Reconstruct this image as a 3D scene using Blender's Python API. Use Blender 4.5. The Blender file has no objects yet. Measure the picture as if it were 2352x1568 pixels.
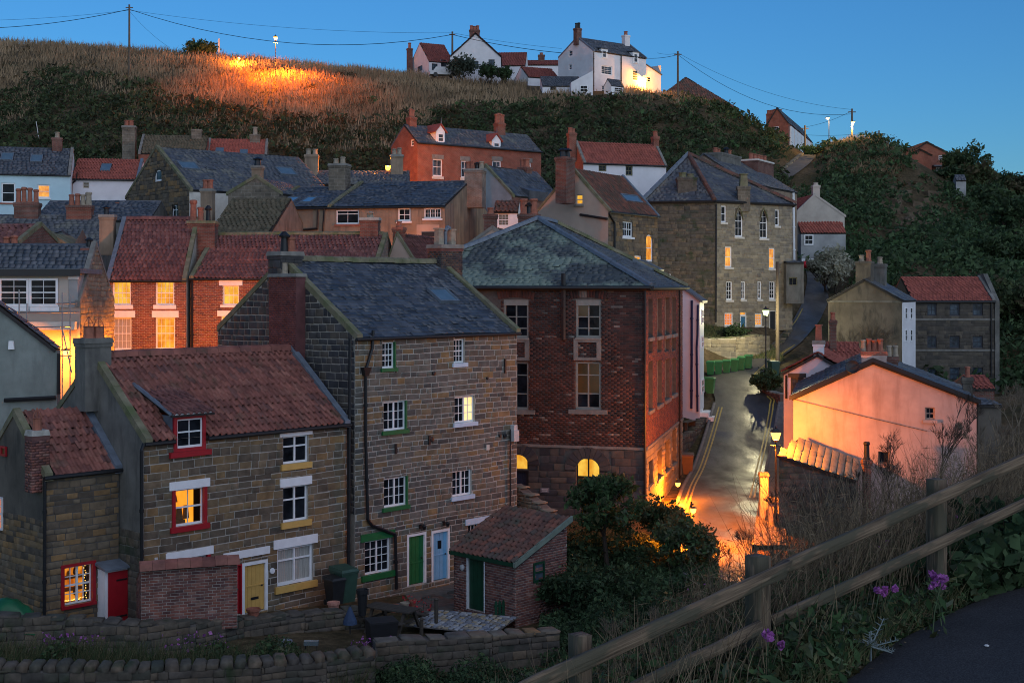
import bpy, math, random
import numpy as np
from mathutils import Vector, Matrix
random.seed(11)
rng = np.random.default_rng(11)
S = bpy.context.scene
COL = S.collection
R = math.radians

# ---------------------------------------------------------------- camera, sky, sun, exposure
F, CX, VH = 3000.0, 1176.0, 660.0          # focal length, principal column and horizon row in 2352-wide picture units
cd = bpy.data.cameras.new('camera')
cam = bpy.data.objects.new('camera', cd)
COL.objects.link(cam)
cam.location = (0, 0, 0)
cam.rotation_euler = (R(90), 0, 0)
cd.sensor_width = 36
cd.lens = 36 * F / 2352
cd.shift_y = -(784 - VH) / 2352
cd.clip_start = .1
cd.clip_end = 5000
S.camera = cam

SUN_EL, SUN_AZ = 6.0, 155.0                 # low twilight glow behind the camera, a little to its right
wd = bpy.data.worlds.new('World')
S.world = wd
wd.use_nodes = True
wn = wd.node_tree.nodes
sky = wn.new('ShaderNodeTexSky')
sky.sky_type = 'NISHITA'
sky.sun_disc = False
sky.sun_elevation = R(SUN_EL)
sky.sun_rotation = R(SUN_AZ)
sky.ozone_density = 5.5
sky.dust_density = 0
wd.node_tree.links.new(sky.outputs[0], wn['Background'].inputs[0])
wn['Background'].inputs[1].default_value = .116
sl = bpy.data.lights.new('sun', 'SUN')
sl.energy = .95
sl.angle = R(110)
sl.color = (.96, .96, 1)
so = bpy.data.objects.new('sun', sl)
COL.objects.link(so)
so.rotation_euler = Vector((-math.sin(R(SUN_AZ)), -math.cos(R(SUN_AZ)), -math.tan(R(24)))).to_track_quat('-Z', 'Y').to_euler()
vs = S.view_settings
vs.view_transform = 'Standard'
vs.look = 'None'
vs.exposure = .7
vs.gamma = 1
S.cycles.max_bounces = 5
S.cycles.diffuse_bounces = 2
S.cycles.glossy_bounces = 2
S.cycles.sample_clamp_indirect = 3
S.cycles.use_denoising = True
S.cycles.filter_width = 1.0

# ---------------------------------------------------------------- materials
def newmat(name):
    m = bpy.data.materials.new(name)
    m.use_nodes = True
    nt = m.node_tree
    return m, nt, nt.nodes['Principled BSDF']

def nd(nt, t, **kw):
    n = nt.nodes.new(t)
    for k, v in kw.items():
        setattr(n, k, v)
    return n

def ramp(nt, cols, fac, pos=None):
    r = nd(nt, 'ShaderNodeValToRGB')
    e = r.color_ramp.elements
    while len(e) < len(cols):
        e.new(.5)
    for i, c in enumerate(cols):
        e[i].position = pos[i] if pos else i / (len(cols) - 1)
        e[i].color = (*c, 1)
    nt.links.new(fac, r.inputs[0])
    return r.outputs[0]

def wnoise(nt, scale, detail=4, stretch=(1, 1, 1), rough=.6):
    g = nd(nt, 'ShaderNodeNewGeometry')
    mp = nd(nt, 'ShaderNodeMapping')
    mp.inputs['Scale'].default_value = stretch
    nt.links.new(g.outputs['Position'], mp.inputs[0])
    n = nd(nt, 'ShaderNodeTexNoise')
    n.inputs['Scale'].default_value = scale
    n.inputs['Detail'].default_value = detail
    n.inputs['Roughness'].default_value = rough
    nt.links.new(mp.outputs[0], n.inputs['Vector'])
    return n.outputs['Fac']

def mul(nt, a, b, f=1.0):
    m = nd(nt, 'ShaderNodeMix', data_type='RGBA', blend_type='MULTIPLY')
    m.inputs[0].default_value = f
    nt.links.new(a, m.inputs[6])
    nt.links.new(b, m.inputs[7])
    return m.outputs[2]

def mixc(nt, a, b, fac):
    m = nd(nt, 'ShaderNodeMix', data_type='RGBA')
    nt.links.new(fac, m.inputs[0])
    nt.links.new(a, m.inputs[6])
    nt.links.new(b, m.inputs[7])
    return m.outputs[2]

def rgb(nt, c):
    n = nd(nt, 'ShaderNodeRGB')
    n.outputs[0].default_value = (*c, 1)
    return n.outputs[0]

def bump(nt, p, h, dist, strength=.6):
    b = nd(nt, 'ShaderNodeBump')
    b.inputs['Strength'].default_value = strength
    b.inputs['Distance'].default_value = dist
    nt.links.new(h, b.inputs['Height'])
    nt.links.new(b.outputs[0], p.inputs['Normal'])

def rndval(nt):
    at = nd(nt, 'ShaderNodeAttribute', attribute_name='rnd')
    oi = nd(nt, 'ShaderNodeObjectInfo')
    a = nd(nt, 'ShaderNodeMath', operation='ADD')
    nt.links.new(at.outputs['Fac'], a.inputs[0])
    nt.links.new(oi.outputs['Random'], a.inputs[1])
    fr = nd(nt, 'ShaderNodeMath', operation='FRACT')
    nt.links.new(a.outputs[0], fr.inputs[0])
    return fr.outputs[0]

def M_piece(name, cols, rough=.85, ns=6, lo=.55, hi=1.25, big=None, pos=None, spec=.3):
    """stones, bricks, tiles, leaves: a colour of its own for each piece, and weathering over it"""
    m, nt, p = newmat(name)
    c = ramp(nt, cols, rndval(nt), pos)
    n = ramp(nt, [(lo,) * 3, (hi,) * 3], wnoise(nt, ns), [.25, .75])
    c = mul(nt, c, n)
    if big:
        bc, bs, b0, b1 = big
        f = ramp(nt, [(0, 0, 0), (1, 1, 1)], wnoise(nt, bs, 5), [b0, b1])
        c = mixc(nt, c, rgb(nt, bc), f)
    nt.links.new(c, p.inputs['Base Color'])
    p.inputs['Roughness'].default_value = rough
    p.inputs['Specular IOR Level'].default_value = spec
    return m

def M_plain(name, col, rough=.7, var=.25, ns=4, bmp=0, spec=.4, stain=None, stretch=(1, 1, 1), metal=0):
    m, nt, p = newmat(name)
    n = ramp(nt, [(1 - var,) * 3, (1 + var * .6,) * 3], wnoise(nt, ns, 6, stretch), [.3, .7])
    c = mul(nt, rgb(nt, col), n)
    if stain:
        sc, ss, s0, s1, st = stain
        f = ramp(nt, [(0, 0, 0), (1, 1, 1)], wnoise(nt, ss, 6, st), [s0, s1])
        c = mixc(nt, c, rgb(nt, sc), f)
    nt.links.new(c, p.inputs['Base Color'])
    p.inputs['Roughness'].default_value = rough
    p.inputs['Specular IOR Level'].default_value = spec
    p.inputs['Metallic'].default_value = metal
    if bmp:
        bump(nt, p, wnoise(nt, ns * 5, 4), bmp)
    return m

def M_brick(name, c1, c2, mortar, bw=.24, bh=.08, ms=.012, dirt=.5, rough=.85):
    """walls too far away to tell the pieces apart"""
    m, nt, p = newmat(name)
    tc = nd(nt, 'ShaderNodeTexCoord')
    sp = nd(nt, 'ShaderNodeSeparateXYZ')
    nt.links.new(tc.outputs['Object'], sp.inputs[0])
    ad = nd(nt, 'ShaderNodeMath', operation='ADD')
    nt.links.new(sp.outputs[0], ad.inputs[0])
    nt.links.new(sp.outputs[1], ad.inputs[1])
    cb = nd(nt, 'ShaderNodeCombineXYZ')
    nt.links.new(ad.outputs[0], cb.inputs[0])
    nt.links.new(sp.outputs[2], cb.inputs[1])
    b = nd(nt, 'ShaderNodeTexBrick')
    b.inputs['Scale'].default_value = 1
    b.inputs['Brick Width'].default_value = bw
    b.inputs['Row Height'].default_value = bh
    b.inputs['Mortar Size'].default_value = ms
    b.inputs['Color1'].default_value = (*c1, 1)
    b.inputs['Color2'].default_value = (*c2, 1)
    b.inputs['Mortar'].default_value = (*mortar, 1)
    nt.links.new(cb.outputs[0], b.inputs['Vector'])
    n = ramp(nt, [(dirt,) * 3, (1.2,) * 3], wnoise(nt, 1.5, 7), [.3, .7])
    nt.links.new(mul(nt, b.outputs[0], n), p.inputs['Base Color'])
    p.inputs['Roughness'].default_value = rough
    p.inputs['Specular IOR Level'].default_value = .25
    bump(nt, p, b.outputs[1], -.02)
    return m

def M_emit(name, col, strength, col2=None, ns=3, spec=True):
    m, nt, p = newmat(name)
    p.inputs['Base Color'].default_value = (.05, .03, .01, 1)
    p.inputs['Roughness'].default_value = .15
    p.inputs['Emission Strength'].default_value = strength
    if col2:
        c = ramp(nt, [col2, col], wnoise(nt, ns, 3, (1, 1, .6)), [.35, .65])
        nt.links.new(c, p.inputs['Emission Color'])
    else:
        p.inputs['Emission Color'].default_value = (*col, 1)
    return m

def M_lamp(name, col, strength):
    """glowing lantern glass that lets the bulb's light out"""
    m, nt, p = newmat(name)
    e = nd(nt, 'ShaderNodeEmission')
    e.inputs[0].default_value = (*col, 1); e.inputs[1].default_value = strength
    t = nd(nt, 'ShaderNodeBsdfTransparent')
    a = nd(nt, 'ShaderNodeAddShader')
    nt.links.new(e.outputs[0], a.inputs[0]); nt.links.new(t.outputs[0], a.inputs[1])
    nt.links.new(a.outputs[0], nt.nodes['Material Output'].inputs[0])
    return m

def M_glass(name, tint=(.012, .014, .018), var=.6):
    m, nt, p = newmat(name)
    n = ramp(nt, [(1 - var,) * 3, (1 + var,) * 3], wnoise(nt, 1.6, 3), [.35, .65])
    nt.links.new(mul(nt, rgb(nt, tint), n), p.inputs['Base Color'])
    p.inputs['Roughness'].default_value = .06
    p.inputs['Specular IOR Level'].default_value = .08
    bump(nt, p, wnoise(nt, 3, 2), .01, .3)
    return m

def M_clear(name):
    m, nt, p = newmat(name)
    g = nd(nt, 'ShaderNodeBsdfGlossy')
    g.inputs['Roughness'].default_value = .05
    t = nd(nt, 'ShaderNodeBsdfTransparent')
    mx = nd(nt, 'ShaderNodeMixShader')
    mx.inputs[0].default_value = .07
    nt.links.new(t.outputs[0], mx.inputs[1])
    nt.links.new(g.outputs[0], mx.inputs[2])
    nt.links.new(mx.outputs[0], nt.nodes['Material Output'].inputs[0])
    return m

STONE = M_piece('sandstone_piece', [(.075, .06, .045), (.15, .115, .08), (.21, .14, .07), (.11, .09, .065), (.18, .14, .095), (.25, .15, .065), (.085, .07, .055), (.17, .125, .08)], ns=3.5, lo=.55, hi=1.3, big=((.055, .048, .04), .6, .56, .85))
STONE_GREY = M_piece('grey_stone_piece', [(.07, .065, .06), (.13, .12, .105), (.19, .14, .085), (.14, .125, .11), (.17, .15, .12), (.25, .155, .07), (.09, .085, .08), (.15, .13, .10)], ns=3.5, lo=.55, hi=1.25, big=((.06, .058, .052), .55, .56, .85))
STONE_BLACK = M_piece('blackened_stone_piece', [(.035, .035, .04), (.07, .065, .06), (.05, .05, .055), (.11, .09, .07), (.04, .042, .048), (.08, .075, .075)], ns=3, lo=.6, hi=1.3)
STONE_PALE = M_piece('pale_sandstone_piece', [(.20, .17, .12), (.27, .23, .16), (.23, .20, .15), (.17, .15, .12), (.30, .25, .17)], ns=2.5, lo=.65, hi=1.2)
STONE_WALL = M_piece('mossy_wall_stone', [(.065, .06, .052), (.12, .10, .075), (.085, .075, .065), (.15, .115, .08), (.10, .085, .065), (.06, .066, .052)], ns=4, lo=.5, hi=1.3, big=((.03, .045, .02), 1.2, .55, .7))
MORTAR = M_plain('mortar', (.38, .355, .31), .9, .3, 6, .006)
MORTAR_DARK = M_plain('dark_mortar', (.10, .09, .08), .9, .35, 5, .006)
MORTAR_PALE = M_plain('pale_mortar', (.33, .30, .25), .9, .3, 5, .006)
BRICK = M_piece('red_brick_piece', [(.17, .055, .04), (.23, .075, .045), (.12, .045, .04), (.20, .065, .04), (.27, .10, .06), (.15, .06, .05)], ns=5, lo=.6, hi=1.2)
BRICK_OLD = M_piece('old_brick_piece', [(.16, .065, .055), (.22, .085, .06), (.10, .05, .05), (.20, .075, .055), (.25, .14, .11), (.13, .06, .055), (.17, .08, .07)], ns=3, lo=.55, hi=1.3)
BRICK_HALL = M_piece('dark_red_brick_piece', [(.055, .026, .023), (.085, .034, .028), (.036, .023, .022), (.07, .031, .026), (.105, .044, .034), (.03, .024, .025), (.078, .034, .028), (.19, .165, .145)], ns=1.2, lo=.45, hi=1.3, pos=[0, .15, .3, .45, .6, .78, .94, .98])
BRICK_TER = M_piece('terrace_brick_piece', [(.20, .065, .045), (.27, .09, .055), (.15, .05, .045), (.23, .075, .05), (.11, .05, .05), (.29, .11, .07)], ns=3, lo=.65, hi=1.2)
TILE = M_piece('clay_pantile', [(.20, .075, .06), (.27, .10, .075), (.155, .06, .05), (.23, .085, .065), (.29, .12, .09), (.13, .06, .055)], rough=.75, ns=2.5, lo=.55, hi=1.25, big=((.055, .06, .035), .9, .56, .78))
TILE_PURPLE = M_piece('dark_clay_pantile', [(.13, .055, .05), (.18, .072, .062), (.10, .045, .045), (.155, .062, .056), (.22, .10, .085)], rough=.7, ns=3, lo=.6, hi=1.25, big=((.20, .15, .15), 2.3, .62, .8))
TILE_RED = M_piece('red_pantile', [(.27, .075, .055), (.32, .09, .065), (.23, .065, .05), (.29, .085, .06)], rough=.75, ns=1.5, lo=.7, hi=1.2)
TILE_HILL = M_piece('dark_red_tile', [(.17, .05, .042), (.21, .06, .048), (.14, .045, .04)], rough=.8, ns=1, lo=.7, hi=1.2)
TILE_BROWN = M_piece('brown_weathered_tile', [(.15, .07, .05), (.20, .085, .06), (.11, .06, .05), (.24, .09, .06), (.10, .07, .06), (.17, .08, .06)], rough=.8, ns=3, lo=.5, hi=1.3, big=((.06, .06, .045), 1.5, .5, .7))
TILE_MOSS = M_piece('moss_covered_tile', [(.10, .085, .055), (.13, .105, .07), (.08, .075, .05)], rough=.9, ns=2)
SLATE = M_piece('blue_slate', [(.03, .04, .055), (.07, .08, .10), (.04, .05, .07), (.10, .105, .12), (.032, .038, .052), (.075, .08, .095)], rough=.5, ns=2, lo=.55, hi=1.35, big=((.17, .17, .17), 1.7, .64, .85), spec=.5)
SLATE_LICHEN = M_piece('lichen_slate', [(.05, .06, .07), (.07, .08, .085), (.06, .07, .075), (.09, .10, .10)], rough=.6, ns=3, lo=.6, hi=1.25, big=((.17, .21, .175), .42, .43, .52), spec=.4)
SLATE_WORN = M_piece('worn_slate', [(.055, .065, .08), (.08, .085, .10), (.065, .07, .085), (.10, .105, .11)], rough=.55, ns=2.5, lo=.6, hi=1.3, big=((.17, .165, .14), .8, .52, .7), spec=.45)
UNDER = M_plain('roof_underlay', (.03, .028, .027), .9)
WHITE = M_plain('white_paint', (.76, .77, .78), .5, .1, 3)
WHITE_DULL = M_plain('dull_white_paint', (.5, .5, .5), .6, .2, 3)
DULLFRAME = M_plain('dull_cream_frame', (.26, .25, .22), .6, .2, 3)
CREAM = M_plain('cream_paint', (.55, .52, .46), .6, .15, 3)
REDP = M_plain('red_paint', (.34, .012, .02), .4, .15, 4)
GREENP = M_plain('green_paint', (.012, .13, .04), .45, .2, 4)
GREEND = M_plain('dark_green_paint', (.008, .05, .025), .45, .2, 4)
YELLOWP = M_plain('yellow_ochre_paint', (.60, .36, .10), .5, .12, 4)
BLUEP = M_plain('pale_blue_paint', (.17, .40, .62), .5, .12, 4)
BLUEPALE = M_plain('very_pale_blue_paint', (.50, .62, .74), .55, .12, 4)
BLACK = M_plain('black_iron', (.012, .012, .014), .45, .2, 6)
BLACKP = M_plain('black_plastic', (.015, .016, .018), .5, .2, 6)
LEAD = M_plain('lead_flashing', (.13, .155, .19), .5, .3, 4, 0, .5)
COPING = M_plain('coping_stone', (.19, .17, .11), .9, .4, 2.5, .01, .3, ((.10, .12, .05), 1.5, .45, .7, (1, 1, 1)))
COPING_GREY = M_plain('grey_coping_stone', (.20, .19, .17), .9, .35, 2.5, .01)
RENDER_GREY = M_plain('grey_render', (.15, .145, .13), .9, .35, 1.2, .006, .3, ((.07, .068, .062), 1.3, .5, .75, (2, 2, .5)))
RENDER_GREEN = M_plain('grey_green_render', (.22, .25, .23), .9, .25, 1.0, .006, .3, ((.14, .16, .15), 1.3, .5, .75, (2, 2, .5)))
RENDER_TAN = M_plain('tan_render', (.27, .20, .14), .9, .3, .9, .006, .3, ((.13, .10, .08), .8, .48, .72, (3, 3, .3)))
RENDER_PINK = M_plain('pink_render', (.47, .34, .30), .85, .2, 1.1, .004, .3, ((.26, .17, .145), 1.0, .5, .8, (2, 2, .35)))
RENDER_BUFF = M_plain('buff_render', (.40, .31, .25), .9, .15, .8, .004, .3)
RENDER_CREAM = M_plain('cream_render', (.42, .38, .33), .9, .2, .8, .004, .3)
RENDER_PALE = M_plain('pale_grey_render', (.30, .31, .31), .9, .25, .8, .004, .3)
RENDER_DARK = M_plain('brown_grey_render', (.12, .105, .085), .9, .4, .7, .006, .3, ((.05, .047, .042), 1.2, .5, .7, (2, 2, .6)))
WHITEWASH = M_plain('whitewashed_render', (.66, .65, .67), .8, .12, .8, .004, .3)
BLUEWASH = M_plain('pale_blue_render', (.45, .62, .68), .8, .1, .8, .004, .3)
LILAC = M_plain('pinkish_white_render', (.60, .53, .56), .8, .12, .8, .004, .3)
BRICKFAR = M_brick('far_red_brick', (.26, .07, .045), (.21, .06, .04), (.24, .15, .11), dirt=.75)
BRICKFAR2 = M_brick('far_brown_brick', (.16, .06, .045), (.20, .08, .06), (.17, .14, .12))
STONEFAR = M_brick('far_stone_courses', (.20, .165, .125), (.14, .12, .095), (.23, .20, .16), .5, .24, .02)
STONEDARKFAR = M_brick('far_dark_stone_courses', (.085, .075, .06), (.06, .055, .048), (.11, .10, .085), .5, .22, .018)
BRICKPALE = M_brick('pale_brick', (.26, .16, .12), (.30, .20, .15), (.30, .27, .23))
POT = M_plain('terracotta', (.30, .11, .07), .8, .3, 6)
POT_BUFF = M_plain('buff_clay', (.30, .25, .19), .8, .3, 6)
WOOD = None
GLASS = M_glass('dark_window_glass')
GLASS_BLUE = M_glass('sky_window_glass', (.05, .07, .09))
CURTAIN = M_plain('net_curtain', (.42, .40, .36), .9, .25, 3, 0, .2, None, (9, 9, .3))
ROOFGLASS = M_plain('skylight_glass', (.10, .15, .19), .12, .2, 2, 0, .9)
CLEAR = M_clear('clear_window_glass')
LIT_AMBER = M_emit('amber_lit_window', (1, .47, .05), .66, (.62, .17, .01), 2.6)
LIT_YELLOW = M_emit('yellow_lit_window', (1, .60, .08), .62, (.75, .30, .02), 2.4)
LIT_ORANGE = M_emit('orange_lit_window', (1, .27, .02), .65, (.7, .12, .006), 2)
LIT_WHITE = M_emit('warm_white_lit_window', (1, .78, .40), .8, (1, .6, .2), 2)
LIT_DIM = M_emit('dimly_lit_window', (.35, .12, .04), .05, (.02, .012, .01), 1.5)
LAMP_ORANGE = M_lamp('sodium_lamp_glass', (1, .40, .05), 1.7)
LAMP_WHITE = M_lamp('white_lamp_glass', (.80, 1, .38), 1.1)
LAMP_WARM = M_lamp('warm_lamp_glass', (1, .62, .2), 2)

# ---------------------------------------------------------------- mesh helpers
def W(u, v, Y):
    return Vector(((u - CX) / F * Y, Y, (VH - v) / F * Y))

def tag(o, label=None, cat=None, group=None, kind=None):
    if label: o['label'] = label
    if cat: o['category'] = cat
    if group: o['group'] = group
    if kind: o['kind'] = kind
    return o

def empty(name, loc=(0, 0, 0), rz=0, parent=None):
    o = bpy.data.objects.new(name, None)
    COL.objects.link(o)
    o.location = loc
    o.rotation_euler = (0, 0, rz)
    o.empty_display_size = .2
    if parent: o.parent = parent
    return o

def thing(name, label, cat, loc=(0, 0, 0), rz=0, group=None):
    return tag(empty(name, loc, rz), label, cat, group)

def link(name, me, parent=None, M=None):
    o = bpy.data.objects.new(name, me)
    COL.objects.link(o)
    if parent: o.parent = parent
    if M is not None: o.matrix_basis = M
    return o

class MB:
    def __init__(s):
        s.v = []; s.f = []; s.r = []
    def quad(s, *p):
        n = len(s.v)
        s.v += [tuple(q) for q in p]
        s.f.append(tuple(range(n, n + len(p))))
        return s
    def hexa(s, p):                       # 4 bottom points counter-clockwise, 4 top points
        n = len(s.v)
        s.v += [tuple(q) for q in p]
        for a in ((3, 2, 1, 0), (4, 5, 6, 7), (0, 1, 5, 4), (1, 2, 6, 5), (2, 3, 7, 6), (3, 0, 4, 7)):
            s.f.append(tuple(n + i for i in a))
        return s
    def box(s, x0, x1, y0, y1, z0, z1, tx=0, ty=0):
        return s.hexa([(x0, y0, z0), (x1, y0, z0), (x1, y1, z0), (x0, y1, z0),
                       (x0 + tx, y0 + ty, z1), (x1 - tx, y0 + ty, z1), (x1 - tx, y1 - ty, z1), (x0 + tx, y1 - ty, z1)])
    def prism(s, pts, vec):
        vec = Vector(vec)
        a = [Vector(p) for p in pts]
        b = [p + vec for p in a]
        n = len(s.v); k = len(a)
        s.v += [tuple(p) for p in a + b]
        s.f.append(tuple(n + i for i in reversed(range(k))))
        s.f.append(tuple(n + k + i for i in range(k)))
        for i in range(k):
            j = (i + 1) % k
            s.f.append((n + i, n + j, n + k + j, n + k + i))
        return s
    def tube(s, p, q, r0, r1=None, n=6, cap=True):
        p, q = Vector(p), Vector(q)
        r1 = r0 if r1 is None else r1
        d = q - p
        if d.length < 1e-6: return s
        d.normalize()
        a = d.orthogonal().normalized()
        b = d.cross(a)
        k = len(s.v)
        for c, r in ((p, r0), (q, r1)):
            for i in range(n):
                t = 2 * math.pi * i / n
                s.v.append(tuple(c + (a * math.cos(t) + b * math.sin(t)) * r))
        for i in range(n):
            j = (i + 1) % n
            s.f.append((k + i, k + j, k + n + j, k + n + i))
        if cap:
            s.f.append(tuple(k + i for i in reversed(range(n))))
            s.f.append(tuple(k + n + i for i in range(n)))
        return s
    def path(s, pts, r, n=5, r1=None):
        m = len(pts) - 1
        for i in range(m):
            ra = r + ((r1 if r1 is not None else r) - r) * i / m
            rb = r + ((r1 if r1 is not None else r) - r) * (i + 1) / m
            s.tube(pts[i], pts[i + 1], ra, rb, n)
        return s
    def lathe(s, prof, n=10, c=(0, 0, 0)):
        k = len(s.v)
        for r, z in prof:
            for i in range(n):
                t = 2 * math.pi * i / n
                s.v.append((c[0] + r * math.cos(t), c[1] + r * math.sin(t), c[2] + z))
        for a in range(len(prof) - 1):
            for i in range(n):
                j = (i + 1) % n
                s.f.append((k + a * n + i, k + a * n + j, k + (a + 1) * n + j, k + (a + 1) * n + i))
        s.f.append(tuple(k + i for i in reversed(range(n))))
        s.f.append(tuple(k + (len(prof) - 1) * n + i for i in range(n)))
        return s
    def mesh(s, name, mat, smooth=False, rnd=False):
        me = bpy.data.meshes.new(name)
        me.from_pydata(s.v, [], s.f)
        if mat: me.materials.append(mat)
        if smooth:
            me.polygons.foreach_set('use_smooth', [True] * len(me.polygons))
        return me
    def build(s, name, mat, parent=None, M=None, smooth=False):
        return link(name, s.mesh(name, mat, smooth), parent, M)

def quadmesh(name, V, Q, mat, rnd=None, smooth=False):
    """V (n,3), Q (m,4 or 3) numpy; rnd per face"""
    me = bpy.data.meshes.new(name)
    m, k = Q.shape
    me.vertices.add(len(V))
    me.vertices.foreach_set('co', np.ascontiguousarray(V, np.float32).ravel())
    me.loops.add(m * k)
    me.loops.foreach_set('vertex_index', np.ascontiguousarray(Q, np.int32).ravel())
    me.polygons.add(m)
    me.polygons.foreach_set('loop_start', np.arange(0, m * k, k, dtype=np.int32))
    if rnd is not None:
        at = me.attributes.new('rnd', 'FLOAT', 'FACE')
        at.data.foreach_set('value', np.asarray(rnd, np.float32))
    if smooth:
        me.polygons.foreach_set('use_smooth', np.ones(m, bool))
    me.materials.append(mat)
    me.update(calc_edges=True)
    me.validate()
    return me

# unit pieces: x along the course 0..1, y up 0..1, z out 0..1
def p_stone(i=.07, j=.05, seed=0):
    r = np.random.default_rng(seed)
    o = np.array([[0, 0], [1, 0], [1, 1], [0, 1]], float)
    q = np.array([[i, i * 1.6], [1 - i, i * 1.6], [1 - i, 1 - i * 1.6], [i, 1 - i * 1.6]]) + r.uniform(-j, j, (4, 2)) * .6
    z0 = np.full((4, 1), -.6); z1 = np.full((4, 1), .45); z2 = 1 + r.uniform(-.25, .15, (4, 1))
    o2 = o + r.uniform(-j, j, (4, 2)) * .4
    V = np.vstack([np.hstack([o2, z0]), np.hstack([o2, z1]), np.hstack([q, z2])])
    Q = []
    for k in range(4):
        l = (k + 1) % 4
        Q += [(k, l, 4 + l, 4 + k), (4 + k, 4 + l, 8 + l, 8 + k)]
    Q.append((8, 9, 10, 11))
    return V, np.array(Q)

def p_brick():
    V = np.array([[0, 0, -.5], [1, 0, -.5], [1, 1, -.5], [0, 1, -.5], [.01, .03, 1], [.99, .03, 1], [.99, .97, 1], [.01, .97, 1]], float)
    return V, np.array([(0, 1, 5, 4), (1, 2, 6, 5), (2, 3, 7, 6), (3, 0, 4, 7), (4, 5, 6, 7)])

def p_slate(seed=0):
    r = np.random.default_rng(seed)
    a, b = r.uniform(-.06, .06, 2)
    V = np.array([[0, a, 0], [1, b, 0], [1, 1.15, -.3], [0, 1.15, -.3], [0, a, 1], [1, b, 1 + r.uniform(-.2, .2)], [1, 1.15, .15], [0, 1.15, .15]], float)
    return V, np.array([(0, 1, 5, 4), (1, 2, 6, 5), (3, 0, 4, 7), (4, 5, 6, 7)])

def p_pantile(seed=0):
    r = np.random.default_rng(seed)
    xs = [-.04, .12, .3, .5, .7, .88, 1.06]
    zs = [.55, 1.0, .85, .2, -.05, .15, .5]
    V = []
    for x, z in zip(xs, zs):
        V.append((x, 0, z + .4)); V.append((x, 1.12, z)); V.append((x, 0, z - .3))
    dy = r.uniform(-.06, .06)
    V = np.array(V, float)
    V[:, 1] += np.where(V[:, 1] < .5, dy, 0)
    Q = []
    for k in range(6):
        a, b = 3 * k, 3 * k + 3
        Q += [(a, b, b + 1, a + 1), (a + 2, b + 2, b, a)]
    return V, np.array(Q)

PROTO = {'stone': [p_stone(.07, .05, s) for s in range(5)], 'brick': [p_brick()],
         'slate': [p_slate(s) for s in range(4)], 'tile': [p_pantile(s) for s in range(3)]}
PM = {}
def proto_mesh(kind, i, mat):
    k = (kind, i, mat.name)
    if k not in PM:
        V, Q = PROTO[kind][i]
        PM[k] = quadmesh(kind, V, Q, mat)
    return PM[k]

def cut(p, hs):
    out = [p]
    for (a, b, c, d) in hs:                       # x0, z0, x1, z1
        nx = []
        for (x0, y0, x1, y1) in out:
            if x1 <= a or x0 >= c or y1 <= b or y0 >= d:
                nx.append((x0, y0, x1, y1)); continue
            if x0 < a: nx.append((x0, y0, a, y1))
            if x1 > c: nx.append((c, y0, x1, y1))
            m0, m1 = max(x0, a), min(x1, c)
            if y0 < b: nx.append((m0, y0, m1, b))
            if y1 > d: nx.append((m0, d, m1, y1))
        out = nx
    return out

def span(poly, y):
    xs = []
    n = len(poly)
    for i in range(n):
        (x0, y0), (x1, y1) = poly[i], poly[(i + 1) % n]
        if (y0 - y) * (y1 - y) <= 0 and y0 != y1:
            xs.append(x0 + (x1 - x0) * (y - y0) / (y1 - y0))
    return (min(xs), max(xs)) if len(xs) > 1 else None

def courses(poly, y0, y1, ch, pw, holes=(), jit=.45, hj=.26, gap=.012, dep=(.02, .035), bond=False, inset=0):
    out = []
    y = y0; row = 0
    while y < y1 - ch * .35:
        h = min(ch * random.uniform(1 - hj, 1 + hj), y1 - y)
        sp = span(poly, min(max(y + h * .5, y0 + 1e-4), y1 - 1e-4))
        if sp:
            a, b = sp[0] + inset, sp[1] - inset
            x = a - (pw * .5 if row % 2 else 0) if bond else a - random.random() * pw * .8
            while x < b:
                w = pw * (random.uniform(1 - jit, 1 + jit) if jit else 1)
                for (p, q, r_, s_) in cut((max(x, a), y, min(x + w, b), y + h), holes):
                    if r_ - p > .04 + gap and s_ - q > ch * .22:
                        wob = (.022 * math.sin(p * 1.3 + q * .9) + random.uniform(-.008, .008)) if jit and not bond else 0
                        out.append((p + gap / 2, q + gap / 2 + wob, r_ - p - gap, s_ - q - gap, random.uniform(*dep)))
                x += w
        y += h; row += 1
    return out

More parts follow.
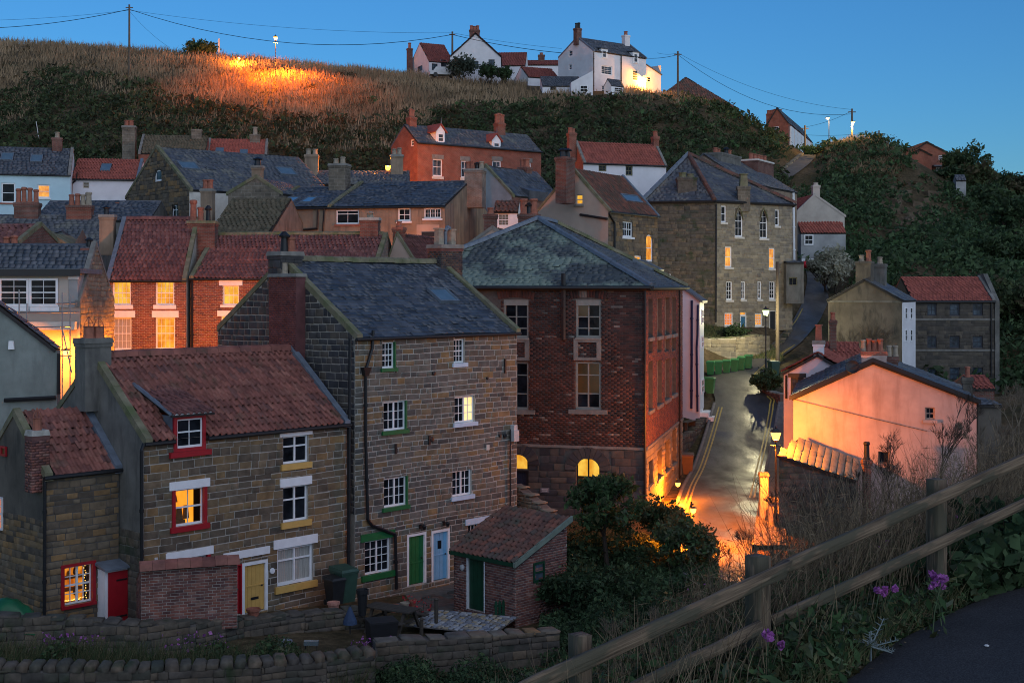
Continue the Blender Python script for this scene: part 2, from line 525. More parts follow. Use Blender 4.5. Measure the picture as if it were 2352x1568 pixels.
NOBJ = [0]
def emit(root, RM, name, kind, plist, O, ex, ey, en, mat, cap=300, owner=None):
    """pieces laid on a plane: the largest in view as objects of their own, the rest as one part"""
    if not plist: return
    P = np.array(plist)
    lift = len(plist[0]) > 5
    O, ex, ey, en = (np.array(q, float) for q in (O, ex, ey, en))
    if cap and len(P) > cap:
        c = O + np.outer(P[:, 0] + P[:, 2] / 2, ex) + np.outer(P[:, 1] + P[:, 3] / 2, ey)
        m = np.array(RM)
        cw = c @ m[:3, :3].T + m[:3, 3]
        u = CX + F * cw[:, 0] / cw[:, 1]; v = VH - F * cw[:, 2] / cw[:, 1]
        inside = (u > 0) & (u < 2352) & (v > 0) & (v < 1568)
        size = P[:, 2] * P[:, 3] / (cw ** 2).sum(1) * np.where(inside, 1, .001)
        P = P[np.argsort(-size)]
    nO = min(cap, len(P))
    pr = PROTO[kind]
    for row in P[:nO]:
        x, y, w, h, d = row[:5]
        o = bpy.data.objects.new(name, proto_mesh(kind, random.randrange(len(pr)), mat))
        COL.objects.link(o)
        o.parent = root
        p = O + ex * x + ey * y + (en * row[5] if lift else 0)
        a, b, c = ex * w, ey * h, en * d
        o.matrix_basis = Matrix(((a[0], b[0], c[0], p[0]), (a[1], b[1], c[1], p[1]), (a[2], b[2], c[2], p[2]), (0, 0, 0, 1)))
    NOBJ[0] += nO
    Rr = P[nO:]
    if len(Rr):
        pick = rng.integers(0, len(pr), len(Rr))
        Vs, Qs, rs = [], [], []
        base = 0
        for i, (V, Q) in enumerate(pr):
            G = Rr[pick == i]
            if not len(G): continue
            A = V[None, :, 0] * G[:, None, 2] + G[:, None, 0]
            B = V[None, :, 1] * G[:, None, 3] + G[:, None, 1]
            C = V[None, :, 2] * G[:, None, 4] + (G[:, None, 5] if lift else 0)
            X = O + A[..., None] * ex + B[..., None] * ey + C[..., None] * en
            k = len(V)
            Vs.append(X.reshape(-1, 3))
            Qs.append((Q[None] + (np.arange(len(G)) * k)[:, None, None] + base).reshape(-1, 4))
            rs.append(np.repeat(rng.random(len(G)), len(Q)))
            base += k * len(G)
        me = quadmesh(name, np.vstack(Vs), np.vstack(Qs), mat, np.concatenate(rs))
        o = link(name, me, root)
        o['kind'] = 'stuff'

def clip_poly(rect, poly):
    """a rectangle clipped by a convex counter-clockwise polygon"""
    out = [(rect[0], rect[1]), (rect[2], rect[1]), (rect[2], rect[3]), (rect[0], rect[3])]
    n = len(poly)
    for i in range(n):
        (ax, ay), (bx, by) = poly[i], poly[(i + 1) % n]
        def ins(p): return (bx - ax) * (p[1] - ay) - (by - ay) * (p[0] - ax) >= -1e-9
        new = []
        for k in range(len(out)):
            p, q = out[k], out[(k + 1) % len(out)]
            pi, qi = ins(p), ins(q)
            if pi: new.append(p)
            if pi != qi:
                d1 = (bx - ax) * (p[1] - ay) - (by - ay) * (p[0] - ax)
                d2 = (bx - ax) * (q[1] - ay) - (by - ay) * (q[0] - ax)
                t = d1 / (d1 - d2)
                new.append((p[0] + (q[0] - p[0]) * t, p[1] + (q[1] - p[1]) * t))
        out = new
        if len(out) < 3: return []
    return out

# ---------------------------------------------------------------- building kit
class Fr:
    """a plane of a building: origin, right, up, outward, and its outline"""
    def __init__(s, H, O, ex, ey, poly=None):
        s.H = H
        s.O = Vector(O); s.ex = Vector(ex).normalized(); s.ey = Vector(ey).normalized()
        s.en = s.ex.cross(s.ey)
        s.poly = poly or []
        s.holes = []
        s.nostone = []
    def hit(s, u, v, off=0):
        Mi = s.H.Mi
        c = Mi @ Vector((0, 0, 0))
        d = Mi.to_3x3() @ Vector(((u - CX) / F, 1, (VH - v) / F))
        t = ((s.O + s.en * off - c).dot(s.en)) / d.dot(s.en)
        p = c + d * t - s.O
        return p.dot(s.ex), p.dot(s.ey)
    def rect(s, u0, v0, u1, v1, off=0):
        vm = (v0 + v1) / 2
        p0 = s.hit(u0, vm, off)[0]; p1 = s.hit(u1, vm, off)[0]
        q1 = min(s.hit(u0, v0, off)[1], s.hit(u1, v0, off)[1])
        q0 = max(s.hit(u0, v1, off)[1], s.hit(u1, v1, off)[1])
        if q0 >= q1:
            q1 = s.hit((u0 + u1) / 2, v0, off)[1]; q0 = s.hit((u0 + u1) / 2, v1, off)[1]
        return min(p0, p1), q0, max(p0, p1), q1
    def M(s, p, q, off=0):
        o = s.O + s.ex * p + s.ey * q + s.en * off
        x, y, z = s.ex, -s.en, s.ey
        return Matrix(((x[0], y[0], z[0], o[0]), (x[1], y[1], z[1], o[1]), (x[2], y[2], z[2], o[2]), (0, 0, 0, 1)))
    def pt(s, p, q, off=0):
        return s.O + s.ex * p + s.ey * q + s.en * off

class House:
    def __init__(s, name, label, cat, u, v, Y, a, h, uR=None, w=None, dep=6, rise=2.5, ry=None, hb=None, group=None):
        """u, v, Y: where the left end of the front eaves is seen and how far away it is; a: turn of the front; h: wall height"""
        P = W(u, v, Y)
        s.a = R(a)
        O = P - Vector((0, 0, h))
        s.M = Matrix.Translation(O) @ Matrix.Rotation(s.a, 4, 'Z')
        s.Mi = s.M.inverted()
        s.root = thing(name, label, cat, O, s.a, group)
        s.h = h
        if w is None:
            t = (uR - CX) / F
            w = (t * O.y - O.x) / (math.cos(s.a) - t * math.sin(s.a))
        s.w, s.dep, s.rise = w, dep, rise
        s.ry = dep / 2 if ry is None else ry
        s.hb = h if hb is None else hb
        s.F = Fr(s, (0, 0, 0), (1, 0, 0), (0, 0, 1), [(0, 0), (w, 0), (w, h), (0, h)])
        s.L = Fr(s, (0, 0, 0), (0, -1, 0), (0, 0, 1), [(-dep, 0), (0, 0), (0, h), (-s.ry, h + rise), (-dep, s.hb)])
        s.Rt = Fr(s, (w, 0, 0), (0, 1, 0), (0, 0, 1), [(0, 0), (dep, 0), (dep, s.hb), (s.ry, h + rise), (0, h)])
        s.B = Fr(s, (w, dep, 0), (-1, 0, 0), (0, 0, 1), [(0, 0), (w, 0), (w, s.hb), (0, s.hb)])
        s.walls = {}
    def face(s, A, B, z0, z1):
        A, B = Vector((*A, z0)), Vector((*B, z0))
        L = (B - A).length
        return Fr(s, A, (B - A), (0, 0, 1), [(0, 0), (L, 0), (L, z1 - z0), (0, z1 - z0)])
    def wall(s, fr, mat, z0=None, z1=None, reveal=.2):
        """one wall face with its openings cut out and their reveals"""
        mb = s.walls.setdefault(mat.name, (MB(), mat))[0]
        poly = fr.poly
        xs = [p[0] for p in poly]; ys = [p[1] for p in poly]
        X = {min(xs), max(xs)}; Yv = {min(ys) if z0 is None else z0, max(ys) if z1 is None else z1}
        lo, hi = min(Yv), max(Yv)
        for (a, b, c, d) in fr.holes:
            X |= {a, c}; Yv |= {min(max(b, lo), hi), min(max(d, lo), hi)}
        X = sorted(X); Yv = sorted(Yv)
        for i in range(len(X) - 1):
            for j in range(len(Yv) - 1):
                cx, cy = (X[i] + X[i + 1]) / 2, (Yv[j] + Yv[j + 1]) / 2
                if any(a < cx < c and b < cy < d for a, b, c, d in fr.holes): continue
                pg = clip_poly((X[i], Yv[j], X[i + 1], Yv[j + 1]), poly)
                if len(pg) > 2:
                    mb.quad(*[fr.pt(p, q) for p, q in pg])
        for (a, b, c, d) in fr.holes:
            if (b + d) / 2 < lo or (b + d) / 2 > hi: continue
            r = -reveal
            mb.quad(fr.pt(a, b), fr.pt(a, d), fr.pt(a, d, r), fr.pt(a, b, r))
            mb.quad(fr.pt(c, d), fr.pt(c, b), fr.pt(c, b, r), fr.pt(c, d, r))
            mb.quad(fr.pt(a, d), fr.pt(c, d), fr.pt(c, d, r), fr.pt(a, d, r))
            mb.quad(fr.pt(c, b), fr.pt(a, b), fr.pt(a, b, r), fr.pt(c, b, r))
        return fr
    def finish(s):
        for mb, mat in s.walls.values():
            mb.build('wall', mat, s.root)
        s.walls = {}
    def masonry(s, fr, mat, kind='stone', ch=.2, pw=.42, cap=300, z0=None, z1=None, name=None, inset=0, **k):
        ys = [p[1] for p in fr.poly]
        a = min(ys) if z0 is None else z0
        b = max(ys) if z1 is None else z1
        pl = courses(fr.poly, a, b, ch, pw, [(x0, y0, x1, y1) for x0, y0, x1, y1 in fr.holes] + fr.nostone, inset=inset, **k)
        emit(s.root, s.M, name or kind, kind, pl, fr.O, fr.ex, fr.ey, fr.en, mat, cap)
    def roof(s, A, B, C, D, kind='slate', mat=None, ch=.22, pw=.3, cap=300, thick=.12, dep=None, holes=(), inset=0, edge=None, gap=None):
        """A, B along the eaves, C, D along the ridge, seen from outside: left-right, right-left"""
        A, B, C, D = (Vector(q) for q in (A, B, C, D))
        ex = (B - A).normalized()
        en = ex.cross((D - A) if (D - A).length > (C - A).length * .01 else (C - A)).normalized()
        ey = en.cross(ex)
        def p2(q): return ((q - A).dot(ex), (q - A).dot(ey))
        poly = [p2(A), p2(B), p2(C)] + ([p2(D)] if (D - C).length > 1e-3 else [])
        fr = Fr(s, A, ex, ey, poly)
        pts = [A, B, C] + ([D] if (D - C).length > 1e-3 else [])
        slabs = [pts]
        if gap:
            x0, x1, t1 = gap
            up_ = poly[2][1]
            q_ = lambda x, y: A + ex * x + ey * y
            W1_ = poly[1][0]
            slabs = [[q_(0, 0), q_(x0, 0), q_(x0, t1), q_(0, t1)], [q_(x1, 0), q_(W1_, 0), q_(W1_, t1), q_(x1, t1)], [q_(0, t1), q_(W1_, t1), q_(W1_, up_), q_(0, up_)]]
        for sp_ in slabs:
            MB().prism([p - en * (thick + .05) for p in sp_], en * thick).build('roof', edge or UNDER, s.root)
        top = max(p[1] for p in poly)
        dd = dep or {'slate': (.02, .04), 'tile': (.07, .085), 'brick': (.02, .03), 'stone': (.03, .05)}[kind]
        gp = {'slate': .014, 'tile': 0, 'brick': .01, 'stone': .015}[kind]
        jt = {'slate': .25, 'tile': 0, 'brick': 0, 'stone': .2}[kind]
        fr.spec = (kind, mat, ch, pw, cap, dd, gp, jt, inset, top)
        fr.holes = list(holes)
        return fr
    def cover(s, fr, name=None):
        kind, mat, ch, pw, cap, dd, gp, jt, inset, top = fr.spec
        pl = courses(fr.poly, 0, top, ch, pw, fr.holes, jit=jt, hj=.04 if kind != 'tile' else 0, gap=gp, dep=dd, bond=(kind == 'slate'), inset=inset)
        if kind == 'tile':
            pl = [p for p in pl if p[2] > pw * .4]
        ph = random.uniform(0, 6)
        if kind in ('tile', 'slate'):
            pl = [p + (.03 * math.sin(p[0] * .9 + ph) * math.sin(p[1] * .8 + ph * 2) - .012 + random.uniform(-.006, .01) + (random.uniform(.01, .03) if random.random() < .04 else 0),) for p in pl]
        emit(s.root, s.M, name or {'slate': 'slate', 'tile': 'tile', 'brick': 'tile', 'stone': 'stone_slab'}[kind], kind, pl, fr.O, fr.ex, fr.ey, fr.en, mat, cap)
    def gable(s, kind, mat, ch=.22, pw=.3, cap=300, ove=.12, ovg=.0, back=True, copL=None, copR=None, ridge=None, skip_cover=False, edge=None, gap=None):
        sl = s.rise / s.ry
        g0 = .22 if copL else -ovg
        g1 = s.w - .22 if copR else s.w + ovg
        A = (g0, -ove, s.h - ove * sl); B = (g1, -ove, s.h - ove * sl)
        Cc = (g1, s.ry, s.h + s.rise); D = (g0, s.ry, s.h + s.rise)
        up = Vector((0, 0, .1))
        fr = s.roof(Vector(A) + up, Vector(B) + up, Vector(Cc) + up, Vector(D) + up, kind, mat, ch, pw, cap, edge=edge, gap=gap)
        if not skip_cover: s.cover(fr)
        if back:
            sb = (s.rise + s.h - s.hb) / (s.dep - s.ry)
            pts = [Vector((g1, s.dep + ove, s.hb - ove * sb)), Vector((g0, s.dep + ove, s.hb - ove * sb)), Vector(D), Vector(Cc)]
            n = (pts[1] - pts[0]).cross(pts[2] - pts[1]).normalized()
            MB().prism([p + up - n * .1 for p in pts], n * .14).build('roof', mat, s.root)
        if ridge:
            s.ridge(D, Cc, ridge)
        for x, c in ((0, copL), (s.w, copR)):
            if c: s.verge(x, c, ove)
        return fr
    def ridge(s, p, q, mat, r=.13, seg=.42):
        p, q = Vector(p), Vector(q)
        d = q - p
        n = max(1, int(d.length / seg))
        ex = d.normalized()
        key = ('ridge', mat.name, r)
        if key not in PM:
            mb = MB()
            pr = [(-r * 1.1, -.09), (-r * .8, r * .45), (0, r * .8), (r * .8, r * .45), (r * 1.1, -.09)]
            k = [(0, y, z) for y, z in pr]
            mb.prism([(0.01, y, z) for y, z in pr], (.98, 0, 0))
            PM[key] = mb.mesh('ridge_tile', mat)
        side = ex.cross(Vector((0, 0, 1))).normalized() * -1
        upv = ex.cross(side)
        for i in range(n):
            o = p + d * (i / n) + Vector((0, 0, .17 + random.uniform(-.012, .012)))
            L = d.length / n
            link('ridge_tile', PM[key], s.root, Matrix(((ex[0] * L, side[0], upv[0], o[0]), (ex[1] * L, side[1], upv[1], o[1]), (ex[2] * L, side[2], upv[2], o[2]), (0, 0, 0, 1))))
    def verge(s, x, mat, ove=.12, wd=.26, seg=.75, lift=.16, name='coping_stone'):
        """coping stones along a gable"""
        sl = s.rise / s.ry
        x0 = x - .04 if x == 0 else x - wd + .04
        for (ya, za), (yb, zb) in (((-ove - .05, s.h - (ove + .05) * sl), (s.ry, s.h + s.rise)), ((s.dep, s.hb), (s.ry, s.h + s.rise))):
            a = Vector((x0, ya, za)); b = Vector((x0, yb, zb))
            n = max(1, int((b - a).length / seg))
            for i in range(n):
                p = a + (b - a) * ((i + .012) / n); q = a + (b - a) * ((i + .988) / n)
                l = lift + random.uniform(-.012, .012)
                mb = MB()
                mb.hexa([(x0, p.y, p.z), (x0 + wd, p.y, p.z), (x0 + wd, q.y, q.z), (x0, q.y, q.z),
                         (x0 + .015, p.y, p.z + l + .08), (x0 + wd - .015, p.y, p.z + l + .08), (x0 + wd - .015, q.y, q.z + l + .08), (x0 + .015, q.y, q.z + l + .08)] if yb > ya else
                        [(x0 + wd, p.y, p.z), (x0, p.y, p.z), (x0, q.y, q.z), (x0 + wd, q.y, q.z),
                         (x0 + wd - .015, p.y, p.z + l + .08), (x0 + .015, p.y, p.z + l + .08), (x0 + .015, q.y, q.z + l + .08), (x0 + wd - .015, q.y, q.z + l + .08)])
                mb.build(name, mat, s.root)
    def gutter(s, mat=BLACK, y=-.16, z=None, x0=-.05, x1=None, r=.065):
        z = s.h - .06 if z is None else z
        MB().tube((x0, y, z), (s.w + .05 if x1 is None else x1, y, z), r, n=7).build('gutter', mat, s.root)
    def pipe(s, fr, pix, r=.05, off=.09, mat=BLACK, name='drainpipe', hopper=None):
        mb = MB()
        pts = [fr.pt(*fr.hit(u, v, off), off) for u, v in pix]
        mb.path(pts, r, 6)
        for p, q in zip(pts, pts[1:]):
            d = q - p
            if abs(d.z) > .8 * d.length:
                k = int(d.length / 1.8)
                for i in range(k):
                    c = p + d * ((i + .5) / max(k, 1))
                    mb.tube(c - Vector((0, 0, .05)), c + Vector((0, 0, .05)), r * 1.35, n=6)
        if hopper is not None:
            p = pts[hopper]
            mb.hexa([(p.x - .08, p.y - .08, p.z - .2), (p.x + .08, p.y - .08, p.z - .2), (p.x + .08, p.y + .08, p.z - .2), (p.x - .08, p.y + .08, p.z - .2),
                     (p.x - .17, p.y - .12, p.z + .1), (p.x + .17, p.y - .12, p.z + .1), (p.x + .17, p.y + .1, p.z + .1), (p.x - .17, p.y + .1, p.z + .1)])
        return mb.build(name, mat, s.root)
    def slab(s, fr, px, mat, name='lintel', out=.06, inn=.02, h=None):
        a, b, c, d = fr.rect(*px)
        if h: 
            m = (b + d) / 2; b, d = m - h / 2, m + h / 2
        return MB().box(0, c - a, -out, inn, 0, d - b).build(name, mat, s.root, fr.M(a, b))
    def window(s, fr, px, nx=2, ny=2, panels=1, rails=(.5,), fm=None, gm=None, sill=None, lintel=None, surr=None, surr_thin=False, near=True,
               rec=.07, t=.055, bar=.022, lit=None, sillh=.13, sille=.1, linth=.24, linte=.12, arch=0, archk='round', archm=None, curtain=None, room=None, cut_hole=True, gms=None, deep=.2, name='window'):
        """a recessed window: frame with glazing bars, each pane, sill, lintel. px is the frame in the picture"""
        fm = fm or WHITE; gm = gm or GLASS
        a, b, c, d = px if len(px) == 4 and px[2] < 60 and False else fr.rect(*px)
        w, h = c - a, d - b
        if cut_hole: fr.holes.append((a, b, c, d))
        mb = MB()
        y0, y1 = rec, rec + .06
        mb.box(0, t, y0, y1, 0, h); mb.box(w - t, w, y0, y1, 0, h)
        mb.box(t, w - t, y0 + .001, y1 - .001, 0, t * 1.2); mb.box(t, w - t, y0 + .001, y1 - .001, h - t, h)
        pw = (w - 2 * t) / panels
        cells = []
        for i in range(panels):
            xa = t + i * pw; xb = xa + pw
            if i: mb.box(xa - .03, xa + .03, y0 - .01, y1 - .002, t * 1.2, h - t)
            edges = [t * 1.2] + [h * r for r in rails] + [h - t]
            for j in range(len(edges) - 1):
                za, zb = edges[j], edges[j + 1]
                if j: mb.box(xa + .002, xb - .002, y0 + .004, y1 - .006, za - .025, za + .025)
                n2 = ny if isinstance(ny, int) else ny[j]
                n1 = nx if isinstance(nx, int) else nx[j]
                for k in range(1, n1):
                    x = xa + (xb - xa) * k / n1
                    mb.box(x - bar / 2, x + bar / 2, y0 + .012, y1 - .012, za, zb)
                for k in range(1, n2):
                    z = za + (zb - za) * k / n2
                    mb.box(xa, xb, y0 + .016, y1 - .016, z - bar / 2, z + bar / 2)
                for k in range(n1):
                    for l in range(n2):
                        cells.append((xa + (xb - xa) * k / n1, xa + (xb - xa) * (k + 1) / n1, za + (zb - za) * l / n2, za + (zb - za) * (l + 1) / n2, i, j))
        mb2 = MB()
        if arch:
            N = 10
            for k in range(N):
                xa, xb = w * k / N, w * (k + 1) / N
                q0 = abs(2 * k / N - 1); q1 = abs(2 * (k + 1) / N - 1)
                f = (lambda q: math.sqrt(max(0, 1 - q * q))) if archk == 'round' else (lambda q: 1 - q ** 1.6)
                z0, z1 = h - arch + arch * f(q0), h - arch + arch * f(q1)
                mb2.prism([(xa, rec - .03, z0), (xb, rec - .03, z1), (xb, rec - .03, h + .003), (xa, rec - .03, h + .003)], (0, .12, 0))
        wn_ = mb.build(name, fm, s.root, fr.M(a, b))
        if arch: mb2.build('arch_head', archm or STONEFAR, wn_)
        yg = rec + .04
        if near:
            for (xa, xb, za, zb, i, j) in cells:
                m = gms(i, j) if gms else gm
                key = ('pane', m.name)
                if key not in PM:
                    PM[key] = MB().quad((0, 0, 0), (1, 0, 0), (1, 0, 1), (0, 0, 1)).mesh('pane', m)
                o = link('pane', PM[key], wn_)
                o.location = (xa, yg, za); o.scale = (xb - xa, 1, zb - za)
        else:
            MB().quad((t * .5, yg, t * .5), (w - t * .5, yg, t * .5), (w - t * .5, yg, h - t * .5), (t * .5, yg, h - t * .5)).build('pane', gm, wn_)
        if sill:
            MB().box(-sille, w + sille, -.1, rec + .02, -sillh, -.002).build('sill', sill, wn_)
        if lintel:
            MB().box(-linte, w + linte, -.055, rec + .01, h + .002, h + linth).build('lintel', lintel, wn_)
        if surr:
            q = .1
            mb = MB()
            if surr_thin:
                mb.box(w - .004, w + .05, -.03, rec + .002, -.002, h).build('surround', surr, wn_)
                surr = None
        if surr:
            mb = MB()
            mb.box(-.0, .06, -.045, rec + .03, 0, h).box(w - .06, w, -.045, rec + .03, 0, h) if False else mb.box(-q, .012, -.05, rec + .002, -.002, h + .0).box(w - .012, w + q, -.05, rec + .002, -.002, h).box(-q, w + q, -.052, rec + .002, h + .002, h + .09)
            mb.build('surround', surr, wn_)
        if curtain:
            n = 14
            for (xa, xb, za, zb, i, j) in ([cells[0]] if not near else []): pass
            mb = MB()
            for i in range(panels):
                xa = t + i * pw
                for (f0, f1) in curtain:
                    k0 = xa + pw * f0; k1 = xa + pw * f1
                    for k in range(n):
                        p0 = k0 + (k1 - k0) * k / n; p1 = k0 + (k1 - k0) * (k + 1) / n
                        yo = rec + .052 + (.012 if k % 2 else 0); yn = rec + .052 + (0 if k % 2 else .012)
                        mb.quad((p0, yo, t), (p1, yn, t), (p1, yn, h - t), (p0, yo, h - t))
            mb.build('curtain', CURTAIN, wn_)
        fr.last = (a, b, c, d)
        return wn_
    def door(s, fr, px, leaf, frame=None, planks=5, rail=None, flap=False, t=.09, rec=.08, knob=True, glass=None):
        a, b, c, d = fr.rect(*px)
        w, h = c - a, d - b
        fr.holes.append((a, b, c, d))
        frame = frame or WHITE
        mb = MB().box(0, t, -.01, .12, 0, h).box(w - t, w, -.01, .12, 0, h).box(t, w - t, -.009, .119, h - t, h)
        dr = mb.build('door', frame, s.root, fr.M(a, b))
        MB().box(t, w - t, rec, rec + .05, .02, h - t).build('leaf', leaf, dr)
        pw = (w - 2 * t) / planks
        for k in range(planks):
            MB().box(.004, pw - .004, -.012, .003, 0, h - t - .06).build('plank', leaf, dr, Matrix.Translation((t + k * pw, rec, .03)))
        if rail: MB().box(t, w - t, rec - .03, rec - .01, h * rail - .02, h * rail + .02).build('rail', leaf, dr)
        if flap: MB().box(w * .38, w * .68, rec - .025, rec - .01, h * .24, h * .29).build('letter_flap', BLACK, dr)
        if glass: MB().box(w * .4, w * .6, rec - .02, rec - .01, h * .62, h * .78).build('pane', GLASS, dr)
        if knob: MB().lathe([(.02, 0), (.035, .02), (.02, .05)], 8).build('knob', BLACK, dr, Matrix.Translation((w - t - .1, rec - .02, h * .5)) @ Matrix.Rotation(R(90), 4, 'X'))
        return dr
    def chimney(s, px, y, mat, pots=(), ratio=.8, drop=1.2, cap=.07, capm=None, bricks=None, capn=2, name='chimney', tilt=0):
        u0, v0, u1, v1 = px
        um = (u0 + u1) / 2
        fr = Fr(s, (0, y, 0), (1, 0, 0), (0, 0, 1))
        p, z1 = fr.hit(um, v0); _, z0 = fr.hit(um, v1)
        z0 -= drop
        Yw = (s.M @ Vector((p, y, z1))).y
        wv = (u1 - u0) / F * Yw
        # both visible sides add up to the width seen
        ang = s.a - math.atan2(um - CX, F) * -1
        k = abs(math.cos(ang)) + ratio * abs(math.sin(ang))
        wx = wv / k; wy = wx * ratio
        mb = MB()
        hc = .16
        mb.box(-wx / 2, wx / 2, -wy / 2, wy / 2, z0, z1 - hc)
        e = cap
        if capn >= 2:
            mb.box(-wx / 2 - e * .5, wx / 2 + e * .5, -wy / 2 - e * .5, wy / 2 + e * .5, z1 - hc - .12, z1 - hc + .001)
        ch = mb.build(name, mat, s.root, Matrix.Translation((p, y, 0)))
        MB().box(-wx / 2 - e, wx / 2 + e, -wy / 2 - e, wy / 2 + e, z1 - hc + .002, z1, .03, .03).build('cap', capm or mat, ch)
        if bricks:
            bm, kind, bh, bw = bricks
            for O, ex in (((-wx / 2, -wy / 2), (1, 0, 0)), ((-wx / 2, wy / 2), (0, -1, 0)), ((wx / 2, -wy / 2), (0, 1, 0))):
                L = wx if ex[0] else wy
                pl = courses([(0, z0), (L, z0), (L, z1 - hc - .12), (0, z1 - hc - .12)], z0, z1 - hc - .12, bh, bw, jit=.0 if kind == 'brick' else .3, hj=0 if kind == 'brick' else .15, bond=True, dep=(.01, .018))
                emit(ch, s.M, 'brick' if kind == 'brick' else 'stone', kind, pl, (O[0], O[1], 0), ex, (0, 0, 1), Vector(ex).cross(Vector((0, 0, 1))), bm, 0)
        for pt in pots:
            f, hh, r, pm = pt[:4]
            style = pt[4] if len(pt) > 4 else 'round'
            x = wx * (f - .5)
            mb = MB()
            if style == 'round':
                mb.lathe([(r * 1.15, 0), (r * 1.15, .06), (r * .95, .09), (r * .85, hh * .8), (r * 1.08, hh * .85), (r * 1.08, hh * .95), (r * .8, hh)], 10)
            elif style == 'square':
                mb.box(-r, r, -r, r, 0, hh, r * .15, r * .15).box(-r * 1.1, r * 1.1, -r * 1.1, r * 1.1, hh, hh + .06)
            elif style == 'cowl':
                mb.lathe([(r, 0), (r * .8, hh * .7)], 8).lathe([(r * 1.4, hh * .7), (r * 1.5, hh * .78), (r * .4, hh)], 8)
            elif style == 'hook':
                mb.tube((0, 0, 0), (0, 0, hh * .75), r * .8, n=8).tube((0, 0, hh * .75), (r * 1.9, 0, hh), r * .85, n=8).tube((r * .6, 0, hh * .95), (r * 2.4, 0, hh * .9), r * .9, n=8)
            elif style == 'wire':
                mb.lathe([(r * 1.1, 0), (r, .05), (r * .95, hh * .55), (r * 1.1, hh * .6), (r * .85, hh * .62)], 10)
                for t in range(6):
                    an = t * math.pi / 3
                    mb.path([(r * math.cos(an), r * math.sin(an), hh * .6), (r * .8 * math.cos(an), r * .8 * math.sin(an), hh * .8), (0, 0, hh * 1.1)], .012, 4)
            mb.build('pot', pm, ch, Matrix.Translation((x, random.uniform(-.03, .03), z1 - .005)), smooth=False)
        return ch
    def skylight(s, fr, px, gm=None, fm=None):
        a, b, c, d = fr.rect(*px)
        w, h = c - a, d - b
        mb = MB().box(0, .06, -.13, 0, 0, h).box(w - .06, w, -.13, 0, 0, h).box(.06, w - .06, -.129, 0, 0, .07).box(.06, w - .06, -.129, 0, h - .06, h)
        o = mb.build('skylight', fm or LEAD, s.root, fr.M(a, b))
        MB().quad((.05, -.1, .05), (w - .05, -.1, .05), (w - .05, -.1, h - .05), (.05, -.1, h - .05)).build('pane', gm or ROOFGLASS, o)
        return o
    def patch(s, fr, pts, mat, name, off=.02, thick=.03):
        """a panel fixed on a plane; pts are its corners in the plane"""
        return MB().prism([fr.pt(p, q, off - thick) for p, q in pts], fr.en * thick).build(name, mat, s.root)

def gable_front(s, rise, ax, kind=None, mat=None, ch=.25, pw=.3, cap=0, ove=.1, dep=None, verge=None, hl=None, edge=None, sides='LR'):
    """turns the gable to the front: ridge runs back from x = ax"""
    w, h, d = s.w, s.h, s.dep
    s.F.poly = [(0, 0), (w, 0), (w, h), (ax, h + rise), (0, h)]
    s.L.poly = [(-d, 0), (0, 0), (0, h), (-d, h)]
    s.Rt.poly = [(0, 0), (d, 0), (d, h), (0, h)]
    s.B.poly = [(0, 0), (w, 0), (w, h), (w - ax, h + rise), (0, h)]
    up = .1
    top = h + rise + up
    y0 = .2 if verge else -.12
    sr = rise / (w - ax); slp = rise / ax
    out = {}
    if 'R' in sides:
        A = (w + ove, y0, h - ove * sr + up); B = (w + ove, d, h - ove * sr + up); C = (ax, d, top); D = (ax, y0, top)
        fr = s.roof(A, B, C, D, kind, mat, ch, pw, cap, edge=edge); s.cover(fr); out['R'] = fr
    if 'L' in sides:
        A = (-ove, d, h - ove * slp + up); B = (-ove, y0, h - ove * slp + up); C = (ax, y0, top); D = (ax, d, top)
        fr = s.roof(A, B, C, D, kind, mat, ch, pw, cap, edge=edge); s.cover(fr); out['L'] = fr
    if verge:
        for (xa, za), (xb, zb) in (((-.15, h - .15 * slp), (ax, h + rise)), ((w + .15, h - .15 * sr), (ax, h + rise))):
            n = max(2, int(math.hypot(xb - xa, zb - za) / .8))
            for i in range(n):
                f0, f1 = (i + .01) / n, (i + .99) / n
                x0, z0, x1, z1 = xa + (xb - xa) * f0, za + (zb - za) * f0, xa + (xb - xa) * f1, za + (zb - za) * f1
                if x0 > x1: x0, z0, x1, z1 = x1, z1, x0, z0
                MB().hexa([(x0, -.05, z0), (x1, -.05, z1), (x1, .22, z1), (x0, .22, z0),
                           (x0, -.05, z0 + .24), (x1, -.05, z1 + .24), (x1, .22, z1 + .24), (x0, .22, z0 + .24)]).build('coping_stone', verge, s.root)
    return out
House.gable_front = gable_front

def plainwalls(s, F=None, L=None, Rr=None, B=None):
    for fr, m in ((s.F, F), (s.L, L), (s.Rt, Rr), (s.B, B)):
        if m: s.wall(fr, m)
    s.finish()
House.plain = plainwalls

# ================================================================ front row
# ---- tall four-storey stone house
T = House('stone_house', 'tall four-storey grey stone house with blue slate roof, green and blue doors side by side', 'house', 815, 775, 45, 46, 9.6, uR=1187, dep=8.4, rise=2.62, ry=4.2)
TF = T.F
T.window(TF, (878, 785, 906, 846), 3, 2, sill=GREENP, sillh=.12, surr=GREENP, surr_thin=True)
T.window(TF, (1042, 778, 1067, 834), 3, 2, sill=BLUEPALE, sillh=.15)
T.window(TF, (881, 919, 932, 990), 2, 3, panels=2, rails=(), sill=GREENP, sillh=.14, surr=GREENP, surr_thin=True)
T.window(TF, (1044, 908, 1090, 972), 2, 3, panels=2, rails=(), sill=BLUEPALE, sillh=.15, gms=lambda i, j: LIT_WHITE if i == 1 else GLASS)
T.window(TF, (882, 1092, 934, 1166), 2, 3, panels=2, rails=(), sill=GREENP, sillh=.14, surr=GREENP, surr_thin=True)
T.window(TF, (1039, 1076, 1083, 1141), 2, 3, panels=2, rails=(), sill=BLUEPALE, sillh=.15)
